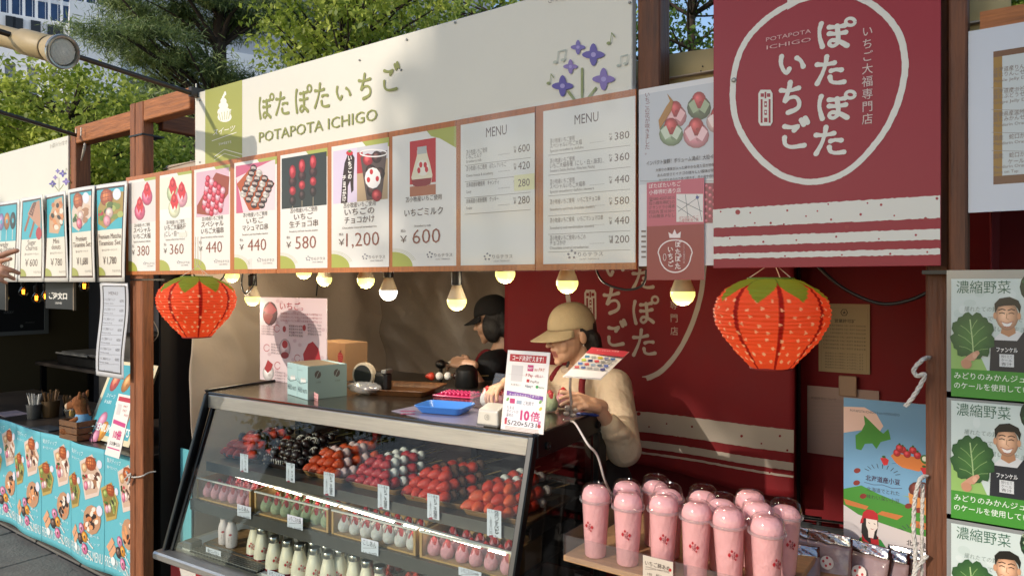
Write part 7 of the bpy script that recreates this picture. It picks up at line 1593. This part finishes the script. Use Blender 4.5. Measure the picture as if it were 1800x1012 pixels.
for x,y in ((14,44),(40,44),(66,44),(50,92)):P.text('スイーツ',x,y,6,'#dfeef0',x1=x+20);P.text('￥600',x,y+7,6,'#dfeef0',x1=x+16)
P.text('PREMIUM SWEETS',8,hh-10,12,'#e3ecea',x1=92,off=.02);P.done(parent=T)
for x in (.3,.75):MB().tube([tuple(A[0]+ex*Wd*x-nn*.0+tl*.06+Vector((0,0,.12))),tuple(A[0]+ex*Wd*x+tl*.03-Vector((0,0,.013))),tuple(A[0]+ex*Wd*x-tl*.025-Vector((0,0,.013))),tuple(A[0]+ex*Wd*x-tl*.025+Vector((0,0,.03)))],.003,6).build('easel_leg',BLKM,T,world=True)
T=thing('payment_card','small white and pink payment card leaning before the turquoise easel menu','card',tuple(onc(200,795)))
B0=onz(184,798,ZL+.003);B1=onz(209,806,ZL+.003);B1.z=B0.z;ex=(B1-B0).normalized();tl=Vector((-ex.y,ex.x,0));ez=(Vector((0,0,1))*.97+tl*.22).normalized();Wd=(B1-B0).length;Hd=Wd*2.0;nn=ex.cross(ez)
vs=[B0+ex*x+ez*z-nn*k for k in (0,.003) for x,z in ((0,0),(Wd,0),(Wd,Hd),(0,Hd))]
MB().add(vs,[(0,1,2,3),(7,6,5,4),(0,4,5,1),(1,5,6,2),(2,6,7,3),(3,7,4,0)]).build('card',mat('sign_white'),T,world=True)
P=Pr(B0+ez*Hd,ex,ez,px=False,sc=Wd/74);P.L=1;P.rect(6,6,68,17,'#b51f3a');P.rect(10,24,30,50,'#cfc7c4')
for x,y in ((40,26),(40,36),(52,46)):P.text('PAY',x,y+4,8,'#a8303c',x1=x+20)
P.poly([(5,62),(69,66),(69,76),(5,72)],'#c43a7a');P.text('10倍',20,104,22,'#c4266e',x1=60,off=.04);P.text('5/20▶5/31',12,122,12,'#3a3436',x1=64);P.rect(6,128,68,131,'#c43a7a');P.done(parent=T)
# menu sheet hanging on the post, order signs, filament bulbs, blackboard
Ys=D-.02
T=thing('menu_sheet','narrow grey menu list sheet hanging beside the left post','menu',(onY(200,600,Ys).x,Ys,onY(200,660,Ys).z))
X0=onY(177,560,Ys).x;X1=onY(226,560,Ys).x;Z1=onY(200,497,Ys).z;Z0=onY(200,662,Ys).z;W=X1-X0;Hh=Z1-Z0
cur=lambda x,z:.012*math.sin(z/Hh*4.6+1)+.012
MB().sheet(lambda u,v:Vector((X0+W*u,Ys-cur(0,Hh*v),Z0+Hh*v)),6,24).build('sheet',mat('menu_sheet_white','#d5d5d8',.4,coat=.3),T,world=True,smooth=True,solid=.001)
P=Pr((X0,Ys,Z0),base=.0012);P.warp=cur
def GG(u0,f0,u1,f1,c,nv=14):
    P.emit([(W*(u0 if p==0 else u1),Hh*(1-f1+(f1-f0)*q_/nv)) for q_ in range(nv+1) for p in (0,1)],[(2*q_,2*q_+1,2*q_+3,2*q_+2) for q_ in range(nv)],c)
GG(.09,.03,.93,.95,'#3a3432');P.L=1;GG(.13,.04,.89,.935,'#b9bcc4');P.L=2
P.text('MENU',192,518,8,'#5a4a44',x1=208)
for k in range(7):
    y=528+k*17;P.text('いちご使用ドリンク',184,y,5,'#4a4448',x1=203);P.text('Sweets drink',184,y+6,4,'#5a5458',x1=200);P.text('600',211,y+3,7,'#3a3438',x1=218);P.line([(183,y+9),(219,y+9.5)],.5,'#6a6468',cap=False)
P.text('りらテラス',192,652,5,'#4a4448',x1=207);P.done(parent=T)
for i,(xa_,xb_,lab) in enumerate(((80,129,'black order sign hanging by the filament bulbs of the left stall'),(-50,10,'black order sign cut by the left picture edge'))):
    Yo=D+.05;p0_=onY(xa_,494,Yo);p1_=onY(xb_,494,Yo);zb_=onY((xa_+xb_)/2,543,Yo).z
    T=thing('order_sign',lab,'sign',((p0_.x+p1_.x)/2,Yo,zb_),0,'black order signs')
    MB().box(p0_.x,p1_.x,Yo,Yo+.01,zb_,H+.0,bev=.001).build('board',mat('sign_black','#17181a',.5),T,world=True);MB().box(p1_.x-.004,p1_.x+.006,Yo-.001,Yo+.012,zb_-.004,H).build('edge_strip',mat('sign_edge','#8a7a66',.6),T,world=True)
    P=Pr((p0_.x,Yo,zb_));P.text('ご注文口',xa_+6,524,12,'#e6e3dc',x1=xb_-11,off=.04);P.text('ORDER HERE',xa_+17,534,5,'#e6e3dc',x1=xb_-20);P.done(parent=T)
FIL=mat('filament','#ffb34a',.5,emit='#ff9a34',es=9);AMB=glassmat('amber_glass',(1,.80,.45),.12,.02)
for px,py,lab in ((41,513,'filament bulb nearest the pointing hand'),(64,524,'filament bulb hanging lowest in the left stall'),(80,521,'filament bulb half behind the black order sign'),(148,503,'filament bulb under the waffle sweets menu'),(8,522,'filament bulb at the left picture edge')):
    p=onY(px,py,2.0);t=thing('filament_bulb',lab,'bulb',tuple(p),0,'amber filament bulbs of the left stall')
    MB().lathe([(.001,-.036),(.016,-.032),(.027,-.018),(.029,0),(.024,.018),(.014,.036),(.013,.044)],18,cap=False).build('glass',AMB,t,smooth=True)
    for a in range(4):MB().tube([(.006*math.cos(a*1.57),.006*math.sin(a*1.57),-.015),(.008*math.cos(a*1.57),.008*math.sin(a*1.57),.016)],.0013,5).build('filament',FIL,t)
    MB().lathe([(.015,.04),(.017,.045),(.017,.085),(.008,.09)],14).build('socket',BLK,t,smooth=40);MB().tube([(0,0,.09),(0,0,.2)],.003,6).build('wire',BLK,t)
T=thing('blackboard','dark framed blackboard poster on the olive wall of the left stall','blackboard',tuple(onX(40,590,-7.4)))
a=onX(-60,590,-7.41);b=onX(84,590,-7.41);zz0=onX(40,588,-7.41).z;zz1=2.1
MB().box(-7.419,-7.40,a.y,b.y,zz0,zz1).build('panel',mat('board_black','#16181a',.5),T,world=True)
for bb in ((-7.399,-7.39,a.y,b.y,zz0,zz0+.035),(-7.399,-7.39,b.y-.035,b.y,zz0+.0355,zz1)):MB().box(*bb).build('frame',mat('grey_frame','#6a6a66',.6),T,world=True)
P=Pr((-7.3995,a.y,zz0),ex=(0,1,0));P.n=Vector((1,0,0));P.text('LUCKY',7,551,6,'#8a8a86',x1=24);P.text('menu',45,568,5,'#6a6a66',x1=60);P.ellp(38,573,3,3,'#7a7a76',n=8);P.done(parent=T)
# kitchen gear
T=thing('grey_cabinet','tall grey metal cabinet at the left edge of the left stall','cabinet',tuple(onz(5,740,.8)));p=onz(14,745,.0+.8);MB().box(p.x-.5,p.x,p.y+.7,p.y+1.1,0,1.6-(.615-.495)*0-.36,bev=.01).build('body',mat('cabinet_grey','#4a443e',.5,metal=.4),T,world=True);MB().box(p.x-.45,p.x-.05,p.y+.695,p.y+.70,.3,1.1).build('door',mat('cabinet_door','#565049',.5,metal=.4),T,world=True)
T=thing('work_table','low dark work table against the rear of the left stall','table',(-6.4,2.9,0));MB().box(-7.2,-5.6,2.65,3.15,.85,.88,bev=.004).build('tabletop',mat('table_dark','#2c2622',.4,coat=.2),T,world=True)
for x in (-7.15,-5.65):
    for y in (2.7,3.1):MB().box(x-.02,x+.02,y-.02,y+.02,0,.85).build('leg',BLKM,T,world=True)
T=thing('griddle','black griddle machine with a rounded hood on the rear table','griddle',(-6.5,2.85,.88));MB().box(-.35,.35,-.16,.16,0,.08,bev=.01).build('base',BLKM,T);MB().box(-.33,.33,-.14,.14,.081,.11,bev=.012).build('hot_plate',STEELD,T);MB().tube([(-.3,-.18,.1),(.3,-.18,.1)],.01,8).build('handle',STEELD,T)
T=thing('menu_poster','dim turquoise poster edge seen between the post and the beige canvas','poster',(-3.30,1.93,.1));MB().box(-3.46,-3.36,1.93,1.935,.05,.75).build('sheet',mat('cloth_turquoise'),T,world=True)
rope([onY(224,835,D-.012),onY(235,838,D-.015),onY(250,836,D-.015),onY(262,830,D+.02),onY(274,828,D+.05)],'thin white rope knotted round the left post below counter height',.004)
rope([onY(222,828,D-.012),onY(228,842,D-.02),onY(224,850,D-.02),onY(230,832,D-.02),onY(219,842,D-.015)],'knot of white rope on the left post',.0045)
wire([onY(268,545,1.85),onY(258,552,1.85),onY(270,565,1.85),onY(278,585,1.85),onY(270,600,1.85)],'beige cord looped by the left lantern',.0022,mat('string_white'))
# ================================================================ people
def skinmat(name):return inkmat(name,.5)
SKN=inkmat('ink_skin',.48)
HAIR=mat('black_hair','#15100e',.45,var=.4,vs=30,bump=.6,bs=60,stretch=(6,6,.6))
def frame(o,fx_,up=Vector((0,0,1))):
    """matrix with -Y along fx_ (facing) and Z near up"""
    f=fx_.normalized();x=f.cross(up)*1;x=(-f).cross(up);x.normalize();x=-x if x.dot(Vector((f.y*-1,f.x,0)))<-9 else x
    y=-f;z=x.cross(y).normalized();x=y.cross(z).normalized()
    return Matrix.Translation(o)@Matrix((x,y,z)).transposed().to_4x4()
def head(mb,M):
    T_=lambda p:M@Vector(p)
    def E(c,r,n=18,m=12):mb.ell(c,r,M,n,m)
    E((0,.012,.035),(.073,.090,.085));E((0,-.022,-.02),(.060,.070,.078));E((0,-.046,-.070),(.040,.042,.034));E((0,-.071,-.096),(.019,.016,.016))
    E((0,-.066,.030),(.052,.026,.022));E((.030,-.056,-.030),(.027,.024,.032));E((-.030,-.056,-.030),(.027,.024,.032))
    capsule(mb,T_((0,-.086,.014)),T_((0,-.109,-.027)),.0065,.0098);E((.009,-.096,-.029),(.007,.008,.006),8,6);E((-.009,-.096,-.029),(.007,.008,.006),8,6)
    E((0,-.082,-.055),(.020,.011,.0070),12,8);E((0,-.080,-.067),(.017,.011,.0070),12,8);E((0,-.076,-.05),(.03,.018,.022))
    for s_ in(-1,1):E((s_*.073,.012,-.008),(.008,.017,.028));E((s_*.030,-.076,.008),(.014,.009,.007),10,6)
    capsule(mb,T_((0,.025,-.06)),T_((0,.04,-.15)),.047,.050)
def hand(mb,wr,pd,nd,side,curls,L=.17,spread=.10):
    """wrist, palm direction, back-of-hand normal, thumb side +1/-1 along cross, curls per finger (radians per joint)"""
    pd=pd.normalized();nd=(nd-pd*nd.dot(pd)).normalized();sd=pd.cross(nd)*side
    k=L/.17
    for a,b,w0,w1 in ((-.022,-.026,.014,.0125),(-.008,-.009,.016,.0135),(.008,.009,.016,.0135),(.021,.026,.014,.012)):
        capsule(mb,wr+sd*a*k+pd*.01,wr+sd*b*k+pd*.078*k,w0*k,w1*k)
    capsule(mb,wr-pd*.03,wr+pd*.02,.024*k,.025*k)
    for i,(o_,ln,rr) in enumerate(((.027,.068,.0086),(.009,.076,.0090),(-.009,.070,.0086),(-.026,.056,.0078))):
        p=wr+sd*o_*k+pd*.080*k;d=(pd+sd*spread*(1.2-i*.8)).normalized();c=curls[i];n_=nd.copy()
        for j,fr in enumerate((.45,.30,.25)):
            ax_=d.cross(n_).normalized();q=Matrix.Rotation(-c*(1 if j else .8),3,ax_);d=(q@d).normalized();n_=(q@n_).normalized()
            e=p+d*ln*fr*k;capsule(mb,p,e,rr*k*(1-.09*j),rr*k*(.93-.09*j),10);p=e
    p=wr+sd*.024*k+pd*.018*k;d=(pd*.6+sd*.75-nd*.25).normalized()
    for j,(ln,rr) in enumerate(((.042,.014),(.032,.0105),(.024,.009))):
        e=p+d*ln*k;capsule(mb,p,e,rr*k,rr*.9*k,10);p=e;d=(d+pd*.35-nd*.25*curls[4]).normalized()
def body(mb,J,sc=1,arms=True):
    """legs, torso, arms as tapered limbs"""
    for s_ in ('l','r'):
        capsule(mb,J['hip'+s_],J['knee'+s_],.078,.052);capsule(mb,J['knee'+s_],J['ankle'+s_],.052,.034);capsule(mb,J['ankle'+s_]+Vector((0,0,-.03)),J['toe'+s_],.034,.026)
        capsule(mb,J['sh'+s_],J['el'+s_],.042,.034);capsule(mb,J['el'+s_],J['wr'+s_],.036,.023)
    capsule(mb,J['pelvis'],J['waist'],.115,.10,16);capsule(mb,J['waist'],J['chest'],.10,.115,16);capsule(mb,J['shl'],J['shr'],.055,.055);capsule(mb,J['chest'],J['neck'],.09,.05)
def figure(name,label,M,J,headM,vox,hands,skin,lips,top,topc,pants,sleeve=(1,1),shirt_r=1.0):
    t=thing('person',label,'person',tuple(M))
    mb=MB();head(mb,headM);capsule(mb,headM@Vector((0,.035,-.13)),J['neck'],.049,.055);body(mb,J)
    for h in hands:hand(mb,*h)
    hi=headM.inverted();tm=lmat(t)
    sk=lin(skin);lp=lin(lips);dkb=lin('#2a1a14')
    def paint(co):
        q=hi@(tm@co)
        if abs(q.x)<.021 and -.075<q.z<-.049 and q.y<-.080:return lp
        if .012<abs(q.x)<.045 and .022<q.z<.030 and q.y<-.05:return tuple(x*.35 for x in sk)
        r=1.0
        return sk
    o=fuse(mb,'body',vox,SKN,t,3,.5,True,paint)
    # clothes
    m=MB();k=shirt_r
    capsule(m,J['pelvis']+Vector((0,0,.0)),J['waist'],.135*k,.128*k,20);capsule(m,J['waist'],J['chest'],.128*k,.138*k,20);capsule(m,J['shl'],J['shr'],.072*k,.072*k,16);capsule(m,J['chest'],J['neck']+Vector((0,0,-.035)),.11*k,.062*k,16)
    for i,s_ in enumerate(('l','r')):
        capsule(m,J['sh'+s_],J['el'+s_],.072*k,.064*k,16)
        if sleeve[i]>0:
            e=J['el'+s_].lerp(J['wr'+s_],sleeve[i]);capsule(m,J['el'+s_],e,.066*k,.044*k,16)
            for w in (.2,.45,.7):
                c=J['el'+s_].lerp(e,w);m.ell(tuple(c),(.063*k,.063*k,.03),n=14,m=8,noise=.08)
    m.ell(tuple(J['waist']),(.14*k,.13*k,.05),n=20,m=8,noise=.06)
    for q_ in range(14):
        a=rnd.uniform(0,6.28);c=J['chest'].lerp(J['waist'],rnd.random());m.ell((c.x+.125*k*math.cos(a),c.y+.115*k*math.sin(a),c.z),(.018,.018,.06),Matrix(),8,6)
    fuse(m,top,.006,topc,t,5,.5,True)
    m=MB()
    for s_ in ('l','r'):capsule(m,J['hip'+s_],J['knee'+s_],.098,.07,14);capsule(m,J['knee'+s_],J['ankle'+s_],.07,.055,14)
    capsule(m,J['hipl'],J['hipr'],.115,.115,14);fuse(m,'trousers',.009,pants,t,4,.5,True)
    for s_ in ('l','r'):
        m=MB();capsule(m,J['ankle'+s_]+Vector((0,.02,-.05)),J['toe'+s_],.045,.036,12);fuse(m,'shoe',.008,BLK,t,2,.5,True)
    return t
def joints(base,face,hz=.86,sh=1.19,w=.155):
    f=face.normalized();x=Vector((-f.y,f.x,0))*-1   # x = her left when facing -Y is +X
    b=Vector(base);J={}
    J['pelvis']=b+Vector((0,0,hz));J['waist']=b+Vector((0,0,hz+.14))+f*.01;J['chest']=b+Vector((0,0,sh-.09))+f*.015;J['neck']=b+Vector((0,0,sh+.05))
    for s_,k in (('l',1),('r',-1)):
        J['sh'+s_]=b+x*k*w+Vector((0,0,sh));J['hip'+s_]=b+x*k*.09+Vector((0,0,hz-.06));J['knee'+s_]=b+x*k*.10+f*.02+Vector((0,0,hz*.5));J['ankle'+s_]=b+x*k*.10+Vector((0,0,.10));J['toe'+s_]=b+x*k*.115+f*.15+Vector((0,0,.035))
    return J,f,x
# ---- vendor in the beige cap
hc_=atd(1004,588,2.80);fdir=Vector((-.50,-.86,-.13))
bs=Vector((hc_.x+.02,hc_.y+.09,0));J,f,x=joints(bs,Vector((-.18,-1,0)))
J['neck']=Vector((hc_.x+.012,hc_.y+.055,1.235))
J['shl']=Vector((-1.285,2.50,1.185));J['shr']=Vector((-1.59,2.45,1.185))
J['ell']=atd(1096,788,2.50);J['wrl']=atd(1048,712,2.36);J['elr']=atd(915,745,2.62);J['wrr']=atd(897,672,2.50)
HM=frame(hc_,fdir)
hl=(J['wrl'],atd(1005,702,2.27)-J['wrl'],Vector((.1,-.75,.55)),1,(.25,.30,.35,.4,.6))
hr=(J['wrr'],atd(864,684,2.42)-J['wrr']+Vector((0,0,-.0)),Vector((-.3,-.45,.8)),-1,(.42,.45,.5,.5,.8))
SWT=mat('beige_sweatshirt','#c9b498',.9,var=.08,vs=6,bump=1.6,bs=12,sss=.05)
T=figure('person','woman in a beige cap, beige sweatshirt and dark red apron packing sweets behind the showcase',(bs.x,bs.y,0),J,HM,.0036,[hl,hr],'#cda184','#a5645a','sweatshirt',SWT,mat('dark_trousers','#1d1c20',.9),sleeve=(.55,.8))
def cap_(T,M,m,name='cap',brim=.085,tilt=-.32):
    mb=MB();n=36;pr=[]
    for i in range(13):
        a=math.pi/2*i/12;pr.append((math.cos(a),math.sin(a)))
    vs=[];H_=.098
    for i,(c,s_) in enumerate(pr):
        for k in range(n):
            an=2*math.pi*k/n;c2=max(c,.004)**.8;sm=1-.012*(abs(math.sin(an*3))<.12)
            vs.append((.0835*c2*math.cos(an)*sm,(.101*c2*math.sin(an)+.008)*1,.030+H_*s_-.012*(1-s_)*(math.sin(an)>0)))
    fs=[(i*n+k,i*n+(k+1)%n,(i+1)*n+(k+1)%n,(i+1)*n+k) for i in range(12) for k in range(n)]+[tuple(range(12*n,13*n))]
    mb.add(vs,fs,M);o=mb.build(name,m,T,world=True,smooth=True,solid=.003)
    def br(u,v):
        a=math.pi*(1.12+.76*u);cx,cy=.082*math.cos(a),.100*math.sin(a)+.008;L_=brim*(math.sin(math.pi*min(1,max(0,(u*1.0))))**.55)
        x_=cx*(1+.10*v);y_=cy-L_*v;z_=.030+tilt*L_*v-.030*(abs(cx)/.082)**2*v-.002
        return M@Vector((x_,y_,z_))
    MB().sheet(br,30,10).build('brim',m,o,world=False,smooth=True,solid=.0035)
    b=KIDS[o.name][-1];iM_=lmat(T).inverted()
    for v in b.data.vertices:v.co=iM_@v.co
    MB().ell((0,.008,.119),(.007,.007,.004),M,10,6).build('button',m,T,world=True,smooth=True);return o
CAPB=mat('beige_cap_cloth','#b3a07e',.9,var=.08,vs=20,bump=.3,bs=300)
cap_(T,HM,CAPB)
def hairpiece(T,M,parts,vox=.006,name='hair'):
    m=MB()
    for p in parts:
        if len(p)==2:m.ell(p[0],p[1],M,16,10)
        else:capsule(m,M@Vector(p[0]),M@Vector(p[1]),p[2],p[3])
    return fuse(m,name,vox,HAIR,T,3,.5,True)
hairpiece(T,HM,[((0,.040,.020),(.078,.070,.080)),((.070,.030,.015),(.010,.030,.042)),((-.070,.030,.015),(.010,.030,.042)),((.05,.06,-.02),(.055,.085,-.15),.035,.022),((-.045,.05,-.04),(-.052,-.01,-.15),.020,.010),((-.052,-.01,-.15),(-.050,-.045,-.20),.012,.006),((.02,.085,-.03),(.03,.10,-.16),.035,.02)])
for s_ in(-1,1):   # lowered eyes under the brim
    MB().tube([HM@Vector((s_*(.016+.0045*k),-.0850+.0026*k*.8*k*.5,.006-.0035*math.sin(k/6*math.pi))) for k in range(7)],[.0006,.0011,.0013,.0013,.0013,.0011,.0006],6).build('eyelash_line',HAIR,T,world=True)
MB().ell((.0,0,0),(.0028,.0028,.0028),Matrix.Translation(HM@Vector((.080,.006,-.038))),8,6).build('earring',mat('pearl','#e6ddd0',.2,coat=1),T,world=True,smooth=True)
APR=mat('dark_red_apron','#6e0f1a',.85,var=.1,vs=8,bump=.4,bs=20)
def apron(T,J,f,x,z0,z1,w):
    c=J['chest'];MB().sheet(lambda u,v:Vector((c.x,c.y,0))+x*((u-.5)*w*(1.25-.35*v))+f*(.150-.22*((u-.5)*(1.25-.35*v))**2*1.3+.006*math.sin(u*14))+Vector((0,0,z0+(z1-z0)*v)),24,16).build('apron',APR,T,world=True,smooth=True,solid=.004)
    for k in (-1,1):
        P_=[Vector((c.x,c.y,z1-.01))+x*k*w*.36+f*.142,J['neck']+x*k*.075+f*.075+Vector((0,0,-.010)),J['neck']+x*k*.085+Vector((0,0,.005)),J['neck']+x*k*.07-f*.10+Vector((0,0,-.09))]
        MB().tube(smooth_line([tuple(p) for p in P_],5),.013,8).build('apron_strap',APR,T,world=True,smooth=True)
apron(T,J,f,x,.45,1.13,.30)
# ---- second woman further back
hc2=atd(866,562,3.62);fd2=Vector((-.93,-.22,-.22));bs=Vector((hc2.x+.07,hc2.y+.02,0));J,f,x=joints(bs,Vector((-1,-.15,0)))
J['neck']=Vector((hc2.x+.045,hc2.y+.005,1.235))
J['ell']=atd(853,695,3.42);J['wrl']=atd(823,640,3.36);J['elr']=atd(845,700,3.75);J['wrr']=atd(815,665,3.72)
HM2=frame(hc2,fd2)
hl=(J['wrl'],Vector((-1,-.15,.12)),Vector((0,-.5,.8)),1,(.55,.6,.6,.6,.8));hr=(J['wrr'],Vector((-1,0,-.1)),Vector((0,.5,.8)),-1,(.4,.4,.4,.4,.6))
T=figure('person','woman in a black cap and black shirt turned away near the back canvas',(bs.x,bs.y,0),J,HM2,.005,[hl,hr],'#c49a7e','#94504a','shirt',mat('black_shirt','#0d0d0f',.9,bump=.5,bs=20),mat('dark_trousers'),sleeve=(0,0))
cap_(T,HM2,mat('black_cap_cloth','#0c0b0b',.85),brim=.07)
hairpiece(T,HM2,[((0,.030,.020),(.080,.080,.085)),((.062,.010,-.045),(.028,.050,.075)),((-.062,.010,-.045),(.028,.050,.075)),((0,.07,-.05),(.068,.045,.075))])
apron(T,J,f,x,.45,1.1,.26)
p=J['wrl']+Vector((-.09,-.0,.005))
t=thing('ladle','black ladle with pale handle held up by the woman in black','ladle',tuple(p))
b_=atd(775,640,3.36);MB().tube([tuple(p-(b_-p)*.25),tuple(p.lerp(b_,.45))],.007,8).build('grip',mat('ladle_grip','#c9bfae',.5),t,world=True,smooth=True)
MB().tube([tuple(p.lerp(b_,.45)),tuple(b_+Vector((.02,0,.01)))],.004,8).build('shaft',BLK,t,world=True);MB().ell((0,0,0),(.026,.026,.022),Matrix.Translation(b_+Vector((-.0,0,0))),16,10).build('bowl',BLK,t,world=True,smooth=True);MB().tube([tuple(b_),tuple(b_+Vector((0,0,-.09)))],.008,8).build('spout',BLK,t,world=True)
for k,(px,py,c) in enumerate(((757,660,'r'),(768,661,'w'),(780,662,'w'),(792,663,'k'),(803,664,'w'),(815,665,'k'))):pass
t=thing('fruit_skewer','strawberry and mochi skewer lying on the rear table by the ladle','skewer',tuple(atd(757,661,3.25)),R(-50))
for k,c in enumerate('rwwkwk'):o=mk(c,t);o.location=(0,k*.04,0)
MB().tube([(0,-.02,0),(0,.27,0)],.0016,6).build('stick',STK,t)
T=thing('prep_table','dark narrow preparation table in front of the woman in black','table',(-2.3,2.70,0));zt__=atd(757,668,3.25).z-.025
MB().box(-2.75,-1.75,2.42,2.72,zt__-.03,zt__,bev=.004).build('tabletop',mat('table_dark'),T,world=True)
for a in (-2.7,-1.8):
    for b in (2.45,2.69):MB().box(a-.015,a+.015,b-.015,b+.015,0,zt__-.03).build('leg',BLKM,T,world=True)
t=thing('sauce_machine','rounded dark sauce machine on the preparation table by the wrist','machine',tuple(atd(820,690,3.2)));t.location.z=zt__
MB().lathe([(.05,0),(.055,.01),(.05,.08),(.03,.10),(.001,.105)],20).build('body',BLK,t,smooth=40)
# ---- customer outside the frame, only the pointing hand is seen
bs=Vector((-3.02,.50,0));J,f,x=joints(bs,Vector((.25,1,0)),hz=.90,sh=1.36,w=.17)
J['wrr']=atd(-38,478,2.30);J['elr']=Vector((-2.93,.62,1.40));J['ell']=J['shl']+Vector((-.02,.03,-.28));J['wrl']=J['ell']+Vector((0,.10,-.22))
# the pointing arm is the one nearer the picture
if (J['shl']-J['wrr']).length<(J['shr']-J['wrr']).length:
    J['wrl'],J['wrr']=J['wrr'],J['wrl'];J['ell'],J['elr']=J['elr'],J['shr']+Vector((.02,.03,-.28));J['wrr']=J['elr']+Vector((0,.1,-.22));pt='l'
else:pt='r'
HM3=frame(Vector((-3.0,.56,1.60)),Vector((.3,1,0)))
tip=atd(56,450,2.16);hp=(J['wr'+pt],tip-J['wr'+pt]+Vector((0,0,-.02)),Vector((.25,-.85,.5)),1 if pt=='r' else -1,(.02,.50,.55,.6,.7),.18,.05)
J['hand']=J['wrr']
T=figure('person','customer at the left picture edge, only the hand pointing at the sweets menus is seen',(bs.x,bs.y,0),J,HM3,.004,[hp],'#b9866a','#94504a','jacket',mat('navy_jacket','#1c2433',.9,bump=.5,bs=20),mat('dark_trousers'),sleeve=(.7,.7))
hairpiece(T,HM3,[((0,.020,.040),(.082,.085,.085))],.008)
# ---------------------------------------------------------------- sweets being packed
def packed(loc,m,lb,boxed):
    t=daifuku(m);t.location=loc;t['label']=lb;t.scale=(1.25,)*3;return t
pk=onz(862,716,ZT+.004)
t=thing('clear_box','clear plastic box being filled by the hand with the beige cuff','box',tuple(pk),R(-10))
m=MB();m.box(-.062,.062,-.04,.04,0,.002);
for b in ((-.062,.062,-.04,-.039,.002,.055),(-.062,.062,.039,.04,.002,.055),(-.062,-.061,-.039,.039,.002,.055),(.061,.062,-.039,.039,.002,.055)):m.box(*b)
m.build('box_shell',PLA,t);MB().box(-.062,.062,.040,.041,.056,.13,Matrix.Rotation(R(-20),4,'X')).build('lid',PLA,t)
packed(pk+Vector((-.012,0,.004)),MOW,'white strawberry daifuku under the fingers in the clear box',1);packed(pk+Vector((.040,-.0,.004)),DP,'pink strawberry daifuku beside the sign in the clear box',1)
pk=onz(967,722,ZT+.002)
packed(pk,DG,'greenish strawberry daifuku in a clear sleeve just right of the payment sign',1)
o=MB().lathe([(.030,0),(.036,.001),(.036,.085),(.033,.086)],24,Matrix(),cap=False).build('clear_sleeve',PLA,smooth=40);o.location=pk;tag(o,'clear round sleeve around the greenish daifuku beside the payment sign','plastic cup')
packed(onz(990,716,ZT+.002),DP,'rose daifuku half hidden behind the fingers at right of the sign',1)
